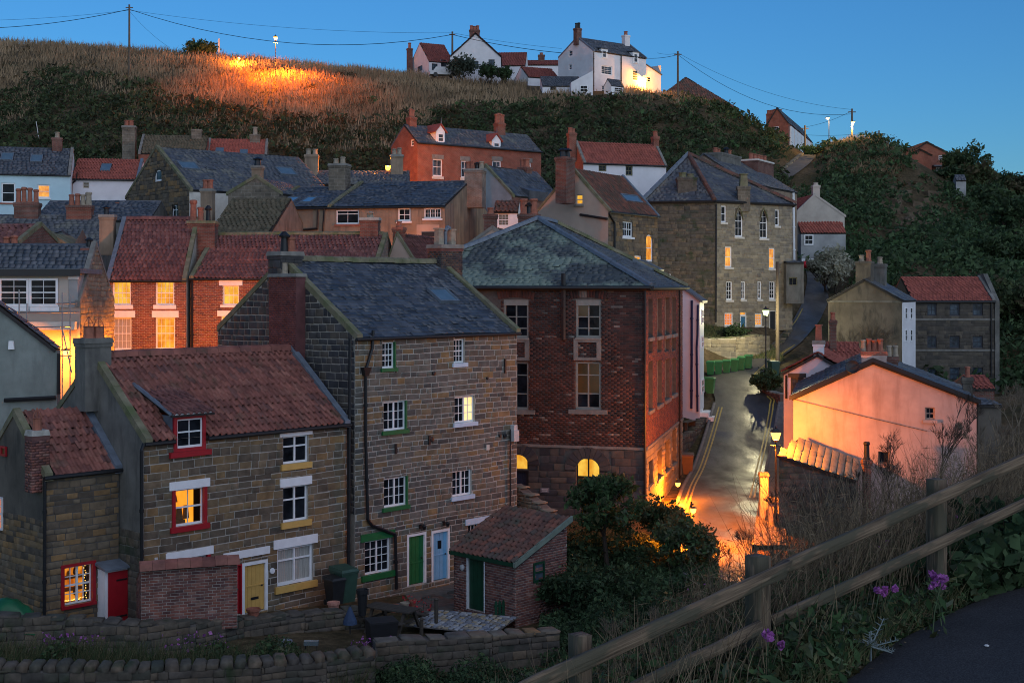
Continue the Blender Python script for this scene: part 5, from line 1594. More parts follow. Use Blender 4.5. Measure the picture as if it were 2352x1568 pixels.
# pinkish white house at the bend
P_ = House('rendered_house', 'pinkish white rendered house with dark pipes beside the green bins', 'house', 1520, 660, 79, -14, 8.4, uR=1607, dep=8, rise=.9)
P_.F.poly = [(0, 0), (P_.w, 0), (P_.w, P_.h - .85), (P_.w * .5, P_.h + .1), (0, P_.h + .1)]
P_.Rt.poly = [(0, 0), (2.6, 0), (2.6, P_.h - .85), (0, P_.h - .85)]
for px in ((1611, 710, 1615, 745), (1611, 770, 1615, 800), (1611, 868, 1616, 905)):
    P_.window(P_.Rt, px, 1, 1, near=False, t=.08, cut_hole=False, rec=-.05)
P_.plain(LILAC, LILAC, WHITE)
MB().hexa([(P_.w * .45, -.2, P_.h + .1), (P_.w + .2, -.2, P_.h - .95), (P_.w + .2, 2.8, P_.h - .95), (P_.w * .45, 2.8, P_.h + .1), (P_.w * .45, -.2, P_.h + .24), (P_.w + .2, -.2, P_.h - .8), (P_.w + .2, 2.8, P_.h - .8), (P_.w * .45, 2.8, P_.h + .24)]).build('roof', SLATE, P_.root)
NAVY = M_plain('navy_pipe', (.02, .02, .06), .4)
P_.pipe(P_.F, [(1589, 690), (1588, 938)], r=.08, mat=NAVY)
P_.pipe(P_.F, [(1603, 700), (1602, 770), (1600, 800), (1602, 945)], r=.07, mat=NAVY)
for i, (dz, dx) in enumerate(((.5, 0), (.25, .3), (0, .6))):
    MB().box(P_.w, P_.w + .5 + dx, .3, 2.2, 0, dz + .35).build('step', WHITE, P_.root)

# ================================================================ right-hand houses
Y_ = House('rendered_house', 'brown-grey rendered gabled house with a bare tree shadow shaped on its wall above the lane', 'house', 1902, 690, 92.6, -30, 6.5, uR=2072, dep=4, rise=1.45)
o = Y_.gable_front(1.45, Y_.w * .5, 'slate', SLATE_WORN, .3, .4, 60)
for u in (2078, 2090):
    for v0, v1 in ((706, 733), (756, 784)):
        Y_.window(Y_.Rt, (u, v0, u + 5, v1), 1, 1, near=False, t=.06, cut_hole=False, rec=-.05)
Y_.plain(RENDER_DARK, RENDER_DARK, WHITEWASH)
Y_.chimney((1966, 600, 2006, 648), .6, RENDER_DARK, [(.3, .45, .2, POT_BUFF), (.75, .8, .2, POT)], ratio=.8, drop=1.2)
Y_.chimney((2006, 606, 2036, 648), 2.2, RENDER_GREY, [(.5, .5, .2, POT_BUFF)], ratio=.8, drop=1.2)
MB().box(-.05, Y_.w + .05, -.06, .02, Y_.h - .14, Y_.h).build('string_course', RENDER_GREY, Y_.root)
mb = MB(); rr = random.Random(3)
def shadow_twig(x, z, ang, L, r, dp):
    x2, z2 = x + math.sin(ang) * L, z + math.cos(ang) * L
    mb.tube((x, -.05, z), (x2, -.05, z2), r, r * .7, 4)
    if dp:
        for k in range(rr.choice((2, 2, 3))):
            shadow_twig(x2, z2, ang + rr.uniform(-.6, .6), L * rr.uniform(.65, .9), r * .68, dp - 1)
for k in range(5):
    shadow_twig(2.6 + rr.uniform(-.6, .6), .8, rr.uniform(-.3, .3), 1.1, .03, 5)
mb.build('tree_shadow', M_plain('tree_shadow_tone', (.05, .04, .03), .9), Y_.root)  # dark twigs shaped on the wall in place of a dead tree's shadow

Z_ = H2('stone_house', 'long dark stone house with bright red pantile roof and rows of square windows', 2096, 691, 100, 0, 9, 2284, 6, 1.75, MORTAR_DARK, 'tile', TILE_RED, .33, .3, 250, copR=COPING_GREY)
for v0, v1 in ((697, 725), (771.5, 799), (844, 872)):
    for u0, u1 in ((2130, 2151), (2181, 2204), (2234, 2257)):
        Z_.window(Z_.F, (u0, v0, u1, v1), 2, 1, near=True, t=.09, fm=M_plain('dark_window_frame', (.03, .035, .05)) if u0 == 2130 and v0 < 700 else bpy.data.materials['dark_window_frame'], gm=GLASS_BLUE, sill=COPING_GREY if False else None)
fin(Z_)
Z_.masonry(Z_.F, M_piece('dark_house_stone', [(.07, .06, .05), (.10, .085, .065), (.055, .05, .045), (.12, .10, .075)], ns=2), 'stone', ch=.27, pw=.55, cap=200, dep=(.01, .03))
MB().box(0, Z_.w, -.07, -.0, 0, .12).build('string_course', COPING_GREY, Z_.root, Z_.F.M(0, Z_.F.hit(2200, 735)[1]))
MB().box(0, Z_.w, -.07, -.0, 0, .12).build('string_course', COPING_GREY, Z_.root, Z_.F.M(0, Z_.F.hit(2200, 806)[1]))
Z_.gutter(r=.09)
Z_.pipe(Z_.F, [(2277, 695), (2277, 865)], r=.06)
MB().box(Z_.w + .01, Z_.w + .35, -.12, 6, 0, 9.0).hexa([(Z_.w + .01, -.12, 9), (Z_.w + .35, -.12, 9), (Z_.w + .35, 6, 9), (Z_.w + .01, 6, 9), (Z_.w + .01, 2.4, 11.1), (Z_.w + .35, 2.4, 11.1), (Z_.w + .35, 3.6, 11.1), (Z_.w + .01, 3.6, 11.1)]).build('end_wall', RENDER_GREY, Z_.root)

K2 = House('rendered_house', 'pink rendered gable glowing orange beside the lit street lamp', 'house', 1822, 914, 56.7, -14, 6.2, uR=2243, dep=9, rise=1.55)
KF = K2.F
axk = KF.hit(2005, 850)[0]
K2.window(KF, (2125, 935, 2147, 964), 2, 1, rails=(.5,), fm=M_plain('pink_window_frame', (.35, .25, .2)), gm=GLASS, sill=RENDER_PINK, t=.06, rec=.1)
K2.window(KF, (2017, 1036, 2043, 1066), 1, 1, rails=(), fm=M_plain('brown_frame', (.2, .13, .09)), gm=GLASS, sill=RENDER_PINK, rec=.12)
K2.gable_front(1.6, axk, 'slate', SLATE_WORN, .26, .34, 60, ove=.12)
K2.plain(RENDER_PINK, RENDER_PINK, RENDER_PINK)
for (xa, za), (xb, zb) in (((-.16, K2.h - .1), (axk, K2.h + 1.6)), ((K2.w + .16, K2.h - .1), (axk, K2.h + 1.6))):
    x0, z0, x1, z1 = (xa, za, xb, zb) if xa < xb else (xb, zb, xa, za)
    MB().hexa([(x0, -.22, z0 + .02), (x1, -.22, z1 + .02), (x1, .1, z1 + .02), (x0, .1, z0 + .02), (x0, -.22, z0 + .2), (x1, -.22, z1 + .2), (x1, .1, z1 + .2), (x0, .1, z0 + .2)]).build('verge_board', BLACK, K2.root)
K2.chimney((1979, 806, 2035, 870), .38, RENDER_PINK, [(.08, .5, .11, POT_BUFF), (.3, .55, .12, POT), (.52, .5, .12, POT), (.75, .55, .13, POT)], ratio=.7, drop=.6, capm=BRICKFAR, cap=.05)
K2.chimney((2034, 818, 2062, 850), 4, BRICKFAR2, [(.3, .5, .12, POT_BUFF), (.8, .5, .12, POT_BUFF)], ratio=.8, drop=.8)
K2.chimney((2211, 866, 2233, 900), 5, RENDER_DARK, [(.5, .5, .12, POT)], ratio=.8, drop=1.6)
p, q = KF.hit(1962, 845)
MB().path([KF.pt(*KF.hit(1824, 917, .05), .05), KF.pt(*KF.hit(1980, 955, .05), .05), KF.pt(*KF.hit(2130, 990, .05), .05)], .012, 4).build('cable', BLACK, K2.root)
dish = MB().lathe([(.02, 0), (.2, .03), (.3, .09), (.29, .1), (.18, .05), (.02, .02)], 14).build('satellite_dish', BLACK, K2.root, KF.M(*KF.hit(1958, 843), .15) @ Matrix.Rotation(R(70), 4, 'X'))

AB = House('stone_outhouse', 'stone outhouse with sloping slab roof glowing orange below the pink gable', 'outhouse', 1789, 1043, 53.8, 0, 3.6, uR=1966, dep=2, rise=.1)
def l2(u, v, Y): return AB.Mi @ W(u, v, Y)
fl_, fr_, br_, bl_ = l2(1786, 1043, 53.6), l2(1969, 1102, 53.6), l2(1975, 1057, 55.5), l2(1834, 1006, 55.8)
AB.F.poly = [(0, 0), (AB.w, 0), (AB.w, fr_.z - .12), (0, fl_.z - .1)]
AB.wall(AB.F, MORTAR_DARK); AB.finish()
AB.masonry(AB.F, STONE_WALL, 'stone', ch=.3, pw=.62, cap=100, dep=(.02, .05), gap=.02)
mb = MB().hexa([(.02, .02, 0), (AB.w - .02, .02, 0), (br_.x - .1, br_.y - .1, 0), (bl_.x + .1, bl_.y - .1, 0), (.02, .02, fl_.z - .12), (AB.w - .02, .02, fr_.z - .14), (br_.x - .1, br_.y - .1, br_.z - .14), (bl_.x + .1, bl_.y - .1, bl_.z - .14)])
mb.build('wall', MORTAR_DARK, AB.root)
fr = AB.roof(fr_, br_, bl_, fl_, 'stone', STONE_PALE, .3, 3, 60, thick=.1); AB.cover(fr)
AB.chimney((1981, 1055, 2001, 1120), .8, BRICKFAR2, [(.5, .75, .13, BLACK)], ratio=.9, drop=2)

AC = House('rendered_cottage', 'small pinkish cottage with white chimney behind the pink gable', 'cottage', 1800, 857, 66, -18, 5.5, uR=1956, dep=5, rise=.95)
AC.window(AC.F, (1816, 866, 1846, 914), 1, 1, panels=2, fm=BLACK, t=.08, gm=GLASS_BLUE, lintel=BLACK, linth=.2)
AC.gable_front(.95, AC.w * .5, 'tile', TILE_RED, .3, .25, 0)
AC.plain(LILAC, RENDER_PALE, WHITEWASH)
AC.chimney((1868, 782, 1893, 870), .35, WHITEWASH, [(.5, .75, .16, POT, 'square')], ratio=.9, drop=1, capm=COPING_GREY)
AC.pipe(AC.F, [(1806, 862), (1806, 915)], r=.06)
AD = H2('tile_roofed_cottage', 'cottage with dusky red tile roof and tall dark chimney', 1892, 838, 72, -8, 4.5, 1985, 5, 1.05, WHITEWASH, 'tile', TILE_RED, .3, .25, copL=COPING)
fin(AD)
AD.chimney((1905, 735, 1921, 800), 1.5, BRICKFAR2, [(.5, .45, .14, POT)], ratio=.9, drop=1)
# yard buildings at the right edge
AE = H2('brick_outbuilding', 'dark outbuilding with small red roof at the right of the pink gable', 2232, 893, 70, -6, 4.5, 2284, 4, .5, BRICKFAR2, 'tile', TILE_RED, .3, .25, cat='outbuilding')
fin(AE)
AF2 = H2('rendered_outbuilding', 'flat-topped grey shed behind the dry stems at the right', 2246, 932, 62, 0, 5, 2300, 3, .1, RENDER_DARK, 'slate', SLATE, cat='outbuilding')
fin(AF2)

# ================================================================ hilltop houses
W1 = House('white_house', 'large white gabled house with dark red roof on the hilltop', 'house', 1034, 130, 190, 0, 4.4, uR=1150, dep=10, rise=3.4)
for px in ((1047, 143, 1066, 156), (1076, 141, 1099, 158), (1122, 137, 1136, 153)):
    W1.window(W1.F, px, 2, 1, near=False, t=.09, fm=BLACK, gm=GLASS_BLUE)
W1.gable_front(3.35, W1.w * .5, 'tile', TILE_HILL, .4, .4, 0, ove=.1)
W1.plain(WHITEWASH, WHITEWASH, WHITEWASH)
W1.chimney((1078, 70, 1102, 92), .8, BRICKFAR2, [(.2, .7, .25, POT), (.5, .6, .25, POT), (.8, .7, .25, POT)], ratio=.6)
W1b = H2('white_wing', 'white wing with steep end gable and dark windows at the hilltop left', 985, 141, 196, 25, 4.2, 1042, 9, 3.3, WHITEWASH, 'tile', TILE_HILL, .4, .4, ry=3.8)
for px in ((992, 146, 1005, 164), (1013, 137, 1026, 160)):
    W1b.window(W1b.F, px, 2, 1, near=False, fm=BLACK, t=.09, gm=GLASS_BLUE)
fin(W1b)
W1b.window(W1b.L, (960, 150, 970, 166), 1, 1, near=False, fm=BLACK, t=.09, gm=GLASS_BLUE, cut_hole=False, rec=-.05)
W1b.chimney((934, 112, 948, 140), 6.5, BRICKFAR2, [(.5, .9, .25, POT)], ratio=.8, drop=2)
W1c = H2('red_roofed_house', 'wing with plain dark red roof just right of the large white gable', 1128, 152, 206, -4, 3, 1207, 8, 2.7, WHITEWASH, 'tile', TILE_HILL, .4, .4)
fin(W1c)
W1e = H2('red_roofed_house', 'low long red roof with a small chimney between the two white houses', 1190, 150, 212, 0, 3, 1285, 6, 1.2, WHITEWASH, 'tile', TILE_HILL, .4, .4)
fin(W1e)
W1e.chimney((1236, 127, 1251, 143), 2.5, BRICKFAR2, [(.5, .4, .3, POT)], ratio=.8)
W1d = H2('white_outbuilding', 'small white outbuilding with red roof and end gable below the low red roof', 1213, 177, 186, 24, 2.2, 1284, 5, 1.75, WHITEWASH, 'tile', TILE_HILL, .4, .4)
fin(W1d)
W2 = House('white_house', 'tall white house with slate roof lit yellow by the wall lamp on the hilltop', 'house', 1362, 117, 180, 37, 6.6, uR=1484, dep=7.6, rise=2.3, ry=3.4)
for px in ((1381, 150, 1406, 174), (1453, 160, 1466, 187), (1382, 196, 1403, 218)):
    W2.window(W2.F, px, 3 if px[2] - px[0] > 20 else 1, 2, near=False, t=.12, gm=GLASS_BLUE)
for px in ((1306, 115, 1315, 131), (1306, 148, 1313, 162)):
    W2.window(W2.L, px, 1, 1, near=False, t=.1, gm=GLASS_BLUE)
W2.plain(WHITEWASH, WHITEWASH, WHITEWASH)
W2.gable('slate', SLATE, .35, .5, 0, ove=.15, copL=LEAD, copR=LEAD)
for (u0, v0, u1, v1) in ((1382, 112, 1394, 136), (1454, 120, 1466, 147)):
    a, b, c, d = W2.F.rect(u0, v0, u1, v1)
    dd_ = empty('dormer', parent=W2.root)
    MB().box(a - .1, c + .1, -.06, 1.4, b, d).build('wall', WHITE, dd_)
    MB().hexa([(a - .25, -.2, d), (c + .25, -.2, d), (c + .25, 1.9, d + .35), (a - .25, 1.9, d + .35), (a - .25, -.2, d + .1), (c + .25, -.2, d + .1), (c + .25, 1.9, d + .45), (a - .25, 1.9, d + .45)]).build('roof', SLATE, dd_)
    W2.window(Fr(W2, (0, -.06, 0), (1, 0, 0), (0, 0, 1)), (u0 + 1.5, v0 + 3, u1 - 1.5, v1 - 2), 1, 1, near=False, t=.1, gm=GLASS_BLUE, cut_hole=False, rec=-.05)
W2.chimney((1317, 66, 1336, 88), 3.4, BRICKFAR2, [(.3, .75, .22, BLACK), (.75, .85, .22, BLACK)], ratio=.8, drop=1)
W2.chimney((1428, 82, 1447, 106), 3.4, WHITEWASH, [(.5, .6, .28, POT)], ratio=.8, drop=1)
W2.pipe(W2.F, [(1427, 125), (1427, 206)], r=.09)
W2.pipe(W2.F, [(1364, 120), (1364, 212)], r=.07)
W2p = H2('white_porch', 'little white porch with dark roof at the foot of the tall white house', 1404, 196, 176.5, 37, 1.9, 1433, 1.5, .9, WHITE, 'slate', SLATE, cat='porch')
W2p.window(W2p.F, (1410, 200, 1430, 213), 2, 1, near=False, t=.09, cut_hole=False, rec=-.06)
fin(W2p)
W2x = House('white_annexe', 'white lean-to end of the tall house glowing yellow under the lamp', 'annexe', 1478, 145, 188, 37, 6, uR=1518, dep=5, rise=.1)
W2x.F.poly = [(0, 0), (W2x.w, 0), (W2x.w, 4.6), (0, 6)]
W2x.window(W2x.F, (1484, 176, 1494, 190), 1, 1, near=False, t=.1, cut_hole=False, rec=-.05)
W2x.plain(WHITEWASH, WHITEWASH, WHITEWASH)
MB().hexa([(-.1, -.15, 6), (W2x.w + .15, -.15, 4.55), (W2x.w + .15, 5, 4.55), (-.1, 5, 6), (-.1, -.15, 6.12), (W2x.w + .15, -.15, 4.7), (W2x.w + .15, 5, 4.7), (-.1, 5, 6.12)]).build('roof', SLATE, W2x.root)
W2b = H2('white_outbuilding', 'low white outbuilding with dark slate lean-to roof left of the tall white house', 1246, 198, 178, 3, 1.9, 1336, 4.2, 1.9, WHITEWASH, 'slate', SLATE, ry=4.1)
W2b.window(W2b.F, (1264, 200, 1278, 208), 2, 1, rails=(), near=False, fm=BLACK, t=.06)
fin(W2b)
W2c = House('white_outbuilding', 'white shed gable touching the left side of the tall white house', 'outbuilding', 1312, 186, 176, 3, 2.6, uR=1362, dep=4, rise=1.3)
W2c.F.poly = [(0, 0), (W2c.w, 0), (W2c.w, 4.0), (0, 2.4)]
W2c.L.poly = [(-4, 0), (0, 0), (0, 2.4), (-4, 2.4)]; W2c.Rt.poly = [(0, 0), (4, 0), (4, 4), (0, 4)]
W2c.window(W2c.F, (1332, 196, 1350, 213), 2, 1, near=False, t=.1, cut_hole=False, rec=-.06)
W2c.plain(WHITEWASH, WHITEWASH, WHITEWASH)
W3 = House('brown_roofed_house', 'large brown pyramid roof rising behind the crest beside the telegraph pole', 'house', 1478, 252, 212, 0, 3, uR=1694, dep=12, rise=5.2)
W3.L.poly = [(-12, 0), (0, 0), (0, 3), (-12, 3)]; W3.Rt.poly = [(0, 0), (12, 0), (12, 3), (0, 3)]
W3.plain(BRICKFAR2, BRICKFAR2, BRICKFAR2)
a = W3.F.hit(1575, 178, -6)[0]
ap = Vector((a, 6, W3.F.hit(1575, 178, -6)[1]))
q0, q1, q2, q3 = Vector((-.3, -.3, 3)), Vector((W3.w + .3, -.3, 3)), Vector((W3.w + .3, 12.3, 3)), Vector((-.3, 12.3, 3))
for A, B in ((q0, q1), (q1, q2), (q2, q3), (q3, q0)):
    W3.cover(W3.roof(A, B, ap, ap, 'tile', TILE_BROWN, .4, .4, 0))
W4 = H2('brick_terrace', 'red brick terrace with white bays receding over the hilltop by the lane', 1763, 284, 205, -20, 5, 1811, 30, 2.6, BRICKFAR, 'slate', SLATE, .4, .5, ry=4)
W4.h = W4.h
W4.gable_front(2.4, W4.w * .45, 'slate', SLATE, .4, .5, 0)
for k in range(7):
    MB().box(0, .25, -1.6, 1.6, 0, 4.4).build('bay', WHITE, W4.root, Matrix.Translation((W4.w, 3 + k * 4, .2)))
W4.plain(BRICKFAR, BRICKFAR, BRICKFAR)
W4.window(W4.F, (1777, 291, 1789, 303), 2, 1, near=False, cut_hole=False, rec=-.05)
W4.chimney((1760, 262, 1778, 292), 1, BRICKFAR, [(.3, .6, .3, POT), (.7, .6, .3, POT)], ratio=.7, drop=1)
W4.chimney((1773, 262, 1794, 292), 5, BRICKFAR, [(.1, .7, .3, POT), (.37, .8, .3, POT), (.63, .8, .3, POT), (.9, .7, .3, POT)], ratio=.5, drop=1)
W5 = House('brick_house', 'brick gabled house alone on the right-hand ridge', 'house', 2083, 356, 182, 0, 3.6, uR=2184, dep=9, rise=1.75)
W5.gable_front(1.75, W5.w * .45, 'tile', TILE_BROWN, .4, .4, 0)
W5.window(W5.F, (2156, 357, 2166, 367), 2, 1, near=False, cut_hole=False, rec=-.05)
W5.window(W5.F, (2150, 380, 2162, 392), 2, 1, near=False, cut_hole=False, rec=-.05)
W5.plain(BRICKFAR, BRICKFAR, BRICKFAR)
MB().box(W5.w * .55, W5.w + .2, -1.2, -.05, 1.9, 2.1).build('porch_roof', SLATE, W5.root)
W5g = House('brick_porch', 'small brick gable standing forward of the ridge house', 'porch', 2085, 358, 179, 0, 3.3, uR=2140, dep=2.6, rise=.85)
W5g.gable_front(.85, W5g.w * .5, 'tile', TILE_BROWN, .4, .4, 0)
W5g.plain(BRICKFAR, BRICKFAR, BRICKFAR)
W6 = H2('garden_shed', 'pale grey garden hut among the bushes on the right slope', 2196, 415, 160, -8, 2.4, 2219, 2, .7, RENDER_PALE, 'slate', SLATE, cat='shed')
fin(W6)

# ================================================================ terrain
ctrl = [  # picture column, row and distance of points on the slopes
    (-400, 430, 130), (-300, 420, 135), (0, 405, 135), (300, 395, 138), (600, 390, 141), (900, 398, 143), (1250, 398, 145), (1500, 395, 145), (1680, 400, 152),
    (-400, 270, 165), (0, 262, 165), (300, 235, 166), (600, 262, 165), (900, 268, 165), (1200, 295, 163), (1500, 310, 163), (1690, 330, 165),
    (-400, 95, 205), (-150, 93, 206), (0, 99, 205), (150, 105, 205), (300, 117, 203), (450, 128, 200), (600, 142, 198), (750, 158, 196), (930, 176, 193), (1200, 196, 186), (1350, 215, 177), (1520, 224, 176), (1650, 247, 182), (1740, 292, 185), (1790, 330, 190), (1815, 345, 195),
    (1835, 372, 172), (1800, 412, 160), (1890, 338, 176), (1950, 321, 173), (2010, 322, 171), (2060, 341, 170), (2130, 390, 173), (2200, 430, 175), (2352, 440, 190), (2600, 440, 195),
    (1850, 480, 142), (1950, 470, 146), (2050, 470, 150), (2200, 520, 150), (2352, 560, 150), (2600, 600, 150), (1960, 600, 128), (2100, 610, 122), (2300, 660, 118), (2400, 760, 108), (2600, 780, 108),
    (2352, 900, 75), (2500, 950, 60)]
P3 = [tuple(W(*c)) for c in ctrl]
P3 += [(-16, 38, -10.15), (-12, 39.5, -10.25), (-8, 42, -10.5), (-5, 44, -10.8), (-2, 47, -11.05), (1, 46, -11), (2, 43, -10.9), (-3, 42, -10.8), (-8, 38.5, -10.3), (-20, 36, -10.1),
       (-16, 34.3, -10.35), (-8, 35.6, -10.5), (-3, 37, -10.6), (-12, 34.6, -10.4), (-16, 31.5, -11.4), (-6, 31, -11.4), (0, 32, -11.2), (2, 37, -11), (3, 54, -10.7), (-5, 60, -10.6), (4, 56, -10.2), (5, 50, -10.2), (5, 44, -10.4), (7, 64, -10.1), (4, 38, -10.3),
       (-20, 66, -7), (-14, 68, -7), (-25, 58, -8), (-8, 66, -7), (-32, 50, -8), (-30, 75, -3.5), (-22, 78, -3), (-8, 82, -2.6), (-2, 82, -2.6), (-22, 90, .5), (-30, 98, 2), (-38, 104, 1.7), (-34, 110, 3.5), (-32, 126, 7.2), (-18, 128, 7), (-5, 116, 7.2), (8, 111, 5.6), (5, 84, -5), (12, 90, -2.6),
       (15.5, 99, -3.3), (22, 103, -3.2), (13, 98, -3.4), (31, 130, 2.2), (26, 91, -7), (35, 98, -9), (45, 100, -8), (14, 55, -10.3), (20, 55, -10.8), (30, 60, -10), (42, 62, -7), (21, 64, -9.8),
       (0, 0, -2.6), (3, 0, -2.4), (-3, 0, -2.9), (1.2, 6.8, -2.5), (1.87, 7.76, -2.4), (2.72, 8.85, -2.34), (3.9, 9.9, -2.24), (6, 12, -2.0), (9, 14.5, -1.7), (3, 6, -2.42), (6, 8, -2.3),
       (-1.2, 4.5, -2.8), (.3, 7.2, -2.75), (1.3, 8.1, -2.5), (2.6, 9.4, -2.45), (4.2, 11, -2.3), (-2.5, 7, -3.6), (-.4, 9, -3.6), (1, 10.4, -3.2), (2.5, 12, -3.0), (4.5, 13.5, -2.9), (8, 17, -2.6), (-4, 13, -6.3), (0, 14, -5.3), (3, 16, -4.8), (6, 18, -4.2), (11, 22, -3.8),
       (-1, 20, -8), (4, 23, -7.2), (9, 26, -6.4), (15, 30, -5.8), (-6, 22, -9.6), (0, 27, -10.2), (7, 33, -9.6), (13, 36, -9), (20, 40, -8.5), (-14, 25, -11.4), (-30, 30, -11.5), (30, 40, -6), (-50, 60, -9), (-60, 100, 0), (-70, 150, 18), (70, 100, -2), (80, 150, 10), (60, 60, -4), (20, 20, -2), (-20, 10, -9), (25, 5, -1),
       (-120, 210, 37), (-60, 260, 34), (0, 260, 31), (60, 260, 20), (120, 260, 14), (-100, 420, 30), (0, 420, 26), (100, 420, 10), (150, 180, 14), (-140, 120, 8), (-200, 600, 20), (0, 700, 10), (250, 600, 0), (-300, 900, 10), (300, 900, -10), (0, 1000, 0)]
ROAD = [(43, 1590, 1715, -9.8), (47, 1566, 1722, -9.95), (55, 1552, 1735, -10), (60, 1558, 1742, -10), (66, 1575, 1750, -10), (71, 1596, 1757, -9.9), (75, 1616, 1770, -9.05), (78.5, 1632, 1780, -8.1), (82, 1646, 1788, -7.1), (84.5, 1634, 1758, -6.55), (87, 1622, 1738, -6.1), (90, 1630, 1755, -5.75), (94, 1715, 1786, -5.2), (100, 1775, 1838, -4.3), (107, 1820, 1882, -2.8), (115, 1846, 1904, -1.15), (124, 1855, 1898, .75), (131, 1850, 1876, 1.95)]
UROAD = [(158, 1768, 1806, 12.9), (163, 1788, 1838, 14.5), (168, 1812, 1862, 16.0), (174, 1832, 1872, 17.3), (182, 1846, 1880, 18.5), (192, 1856, 1888, 19.6)]
for rd in (ROAD, UROAD):
    for (Y, a, b, z) in rd:
        P3 += [((a - CX) / F * Y, Y, z), ((b - CX) / F * Y, Y, z)]
PA = np.array(P3, float)
def warp(p): return np.column_stack([p[:, 0], p[:, 1]])
dm_ = np.linalg.norm(PA[:, None, :2] - PA[None, :, :2], axis=2)
n_ = len(PA)
Amat = np.zeros((n_ + 3, n_ + 3))
Amat[:n_, :n_] = dm_ - np.eye(n_) * .15
Amat[:n_, n_] = 1; Amat[:n_, n_ + 1:] = PA[:, :2]
Amat[n_, :n_] = 1; Amat[n_ + 1:, :n_] = PA[:, :2].T
sol = np.linalg.lstsq(Amat, np.concatenate([PA[:, 2], np.zeros(3)]), rcond=None)[0]
def road_at(rd, Y):
    ys = [r[0] for r in rd]
    return np.interp(Y, ys, [(r[1] - CX) / F * r[0] for r in rd]), np.interp(Y, ys, [(r[2] - CX) / F * r[0] for r in rd]), np.interp(Y, ys, [r[3] for r in rd])
PE = [(.2, 5.7), (1.2, 6.95), (1.87, 7.76), (2.72, 8.85), (3.9, 9.95), (6.2, 12.4), (9, 15)]   # edge of the tarmac path
def path_z(X, Y): return -2.36 + .045 * ((X - 1.87) + (Y - 7.76))
def path_side(X, Y):                     # > 0 on the path side of its edge
    return X - np.interp(Y, [p[1] for p in PE], [p[0] for p in PE])
def terr(X, Y, carve=True):
    X = np.atleast_1d(np.asarray(X, float)); Y = np.atleast_1d(np.asarray(Y, float))
    z = np.empty(len(X))
    for i in range(0, len(X), 20000):
        x, y = X[i:i + 20000], Y[i:i + 20000]
        d = np.hypot(x[:, None] - PA[None, :, 0], y[:, None] - PA[None, :, 1])
        z[i:i + 20000] = d @ sol[:n_] + sol[n_] + sol[n_ + 1] * x + sol[n_ + 2] * y
    if carve:
        for rd, m in ((ROAD, 1.2), (UROAD, 1.0)):
            a, b, rz = road_at(rd, Y)
            ins = (Y > rd[0][0] - 1) & (Y < rd[-1][0] + 1)
            d = np.maximum(a - X, X - b)
            f = np.clip(1 - d / m, 0, 1) * ins
            z = z * (1 - f) + (rz - .1) * f
        s = path_side(X, Y)
        f = np.clip((s + .15) / .3, 0, 1) * (Y < 16)
        z = z * (1 - f) + (path_z(X, Y) - .06) * f
    return z
def ray_ground(u, v, h=0, y0=5.5, y1=40, st=.05):
    """where the sight line through a picture point comes within h of the ground"""
    Y = np.arange(y0, y1, st)
    X, Zr = (u - CX) / F * Y, (VH - v) / F * Y
    k = np.where(Zr - terr(X, Y) <= h)[0]
    return float(Y[k[0]]) if len(k) else y1
ys = np.concatenate([np.arange(1.5, 16, .28), np.geomspace(16.2, 215, 215), np.geomspace(220, 1000, 25)])
ts = np.linspace(-1, 1, 221)
GX = ts[None, :] * (.60 * ys[:, None] + 9)
GY = np.repeat(ys[:, None], len(ts), 1)
GZ = terr(GX.ravel(), GY.ravel()).reshape(GX.shape)
i0 = np.arange(GX.size).reshape(GX.shape)
Q = np.stack([i0[:-1, :-1], i0[:-1, 1:], i0[1:, 1:], i0[1:, :-1]], -1).reshape(-1, 4)
m, nt, p = newmat('hillside_earth')
c1 = ramp(nt, [(.035, .04, .018), (.07, .055, .03), (.12, .085, .05), (.05, .05, .022)], wnoise(nt, .18, 8, (1, 1, 1)), [.3, .45, .6, .75])
c1 = mul(nt, c1, ramp(nt, [(.5,) * 3, (1.3,) * 3], wnoise(nt, 2.5, 6), [.3, .7]))
nt.links.new(c1, p.inputs['Base Color']); p.inputs['Roughness'].default_value = .95; p.inputs['Specular IOR Level'].default_value = .1
bump(nt, p, wnoise(nt, 1.6, 8), .5)
tag(link('hillside', quadmesh('hillside', np.stack([GX, GY, GZ], -1).reshape(-1, 3), Q, m, smooth=True)), kind='structure')

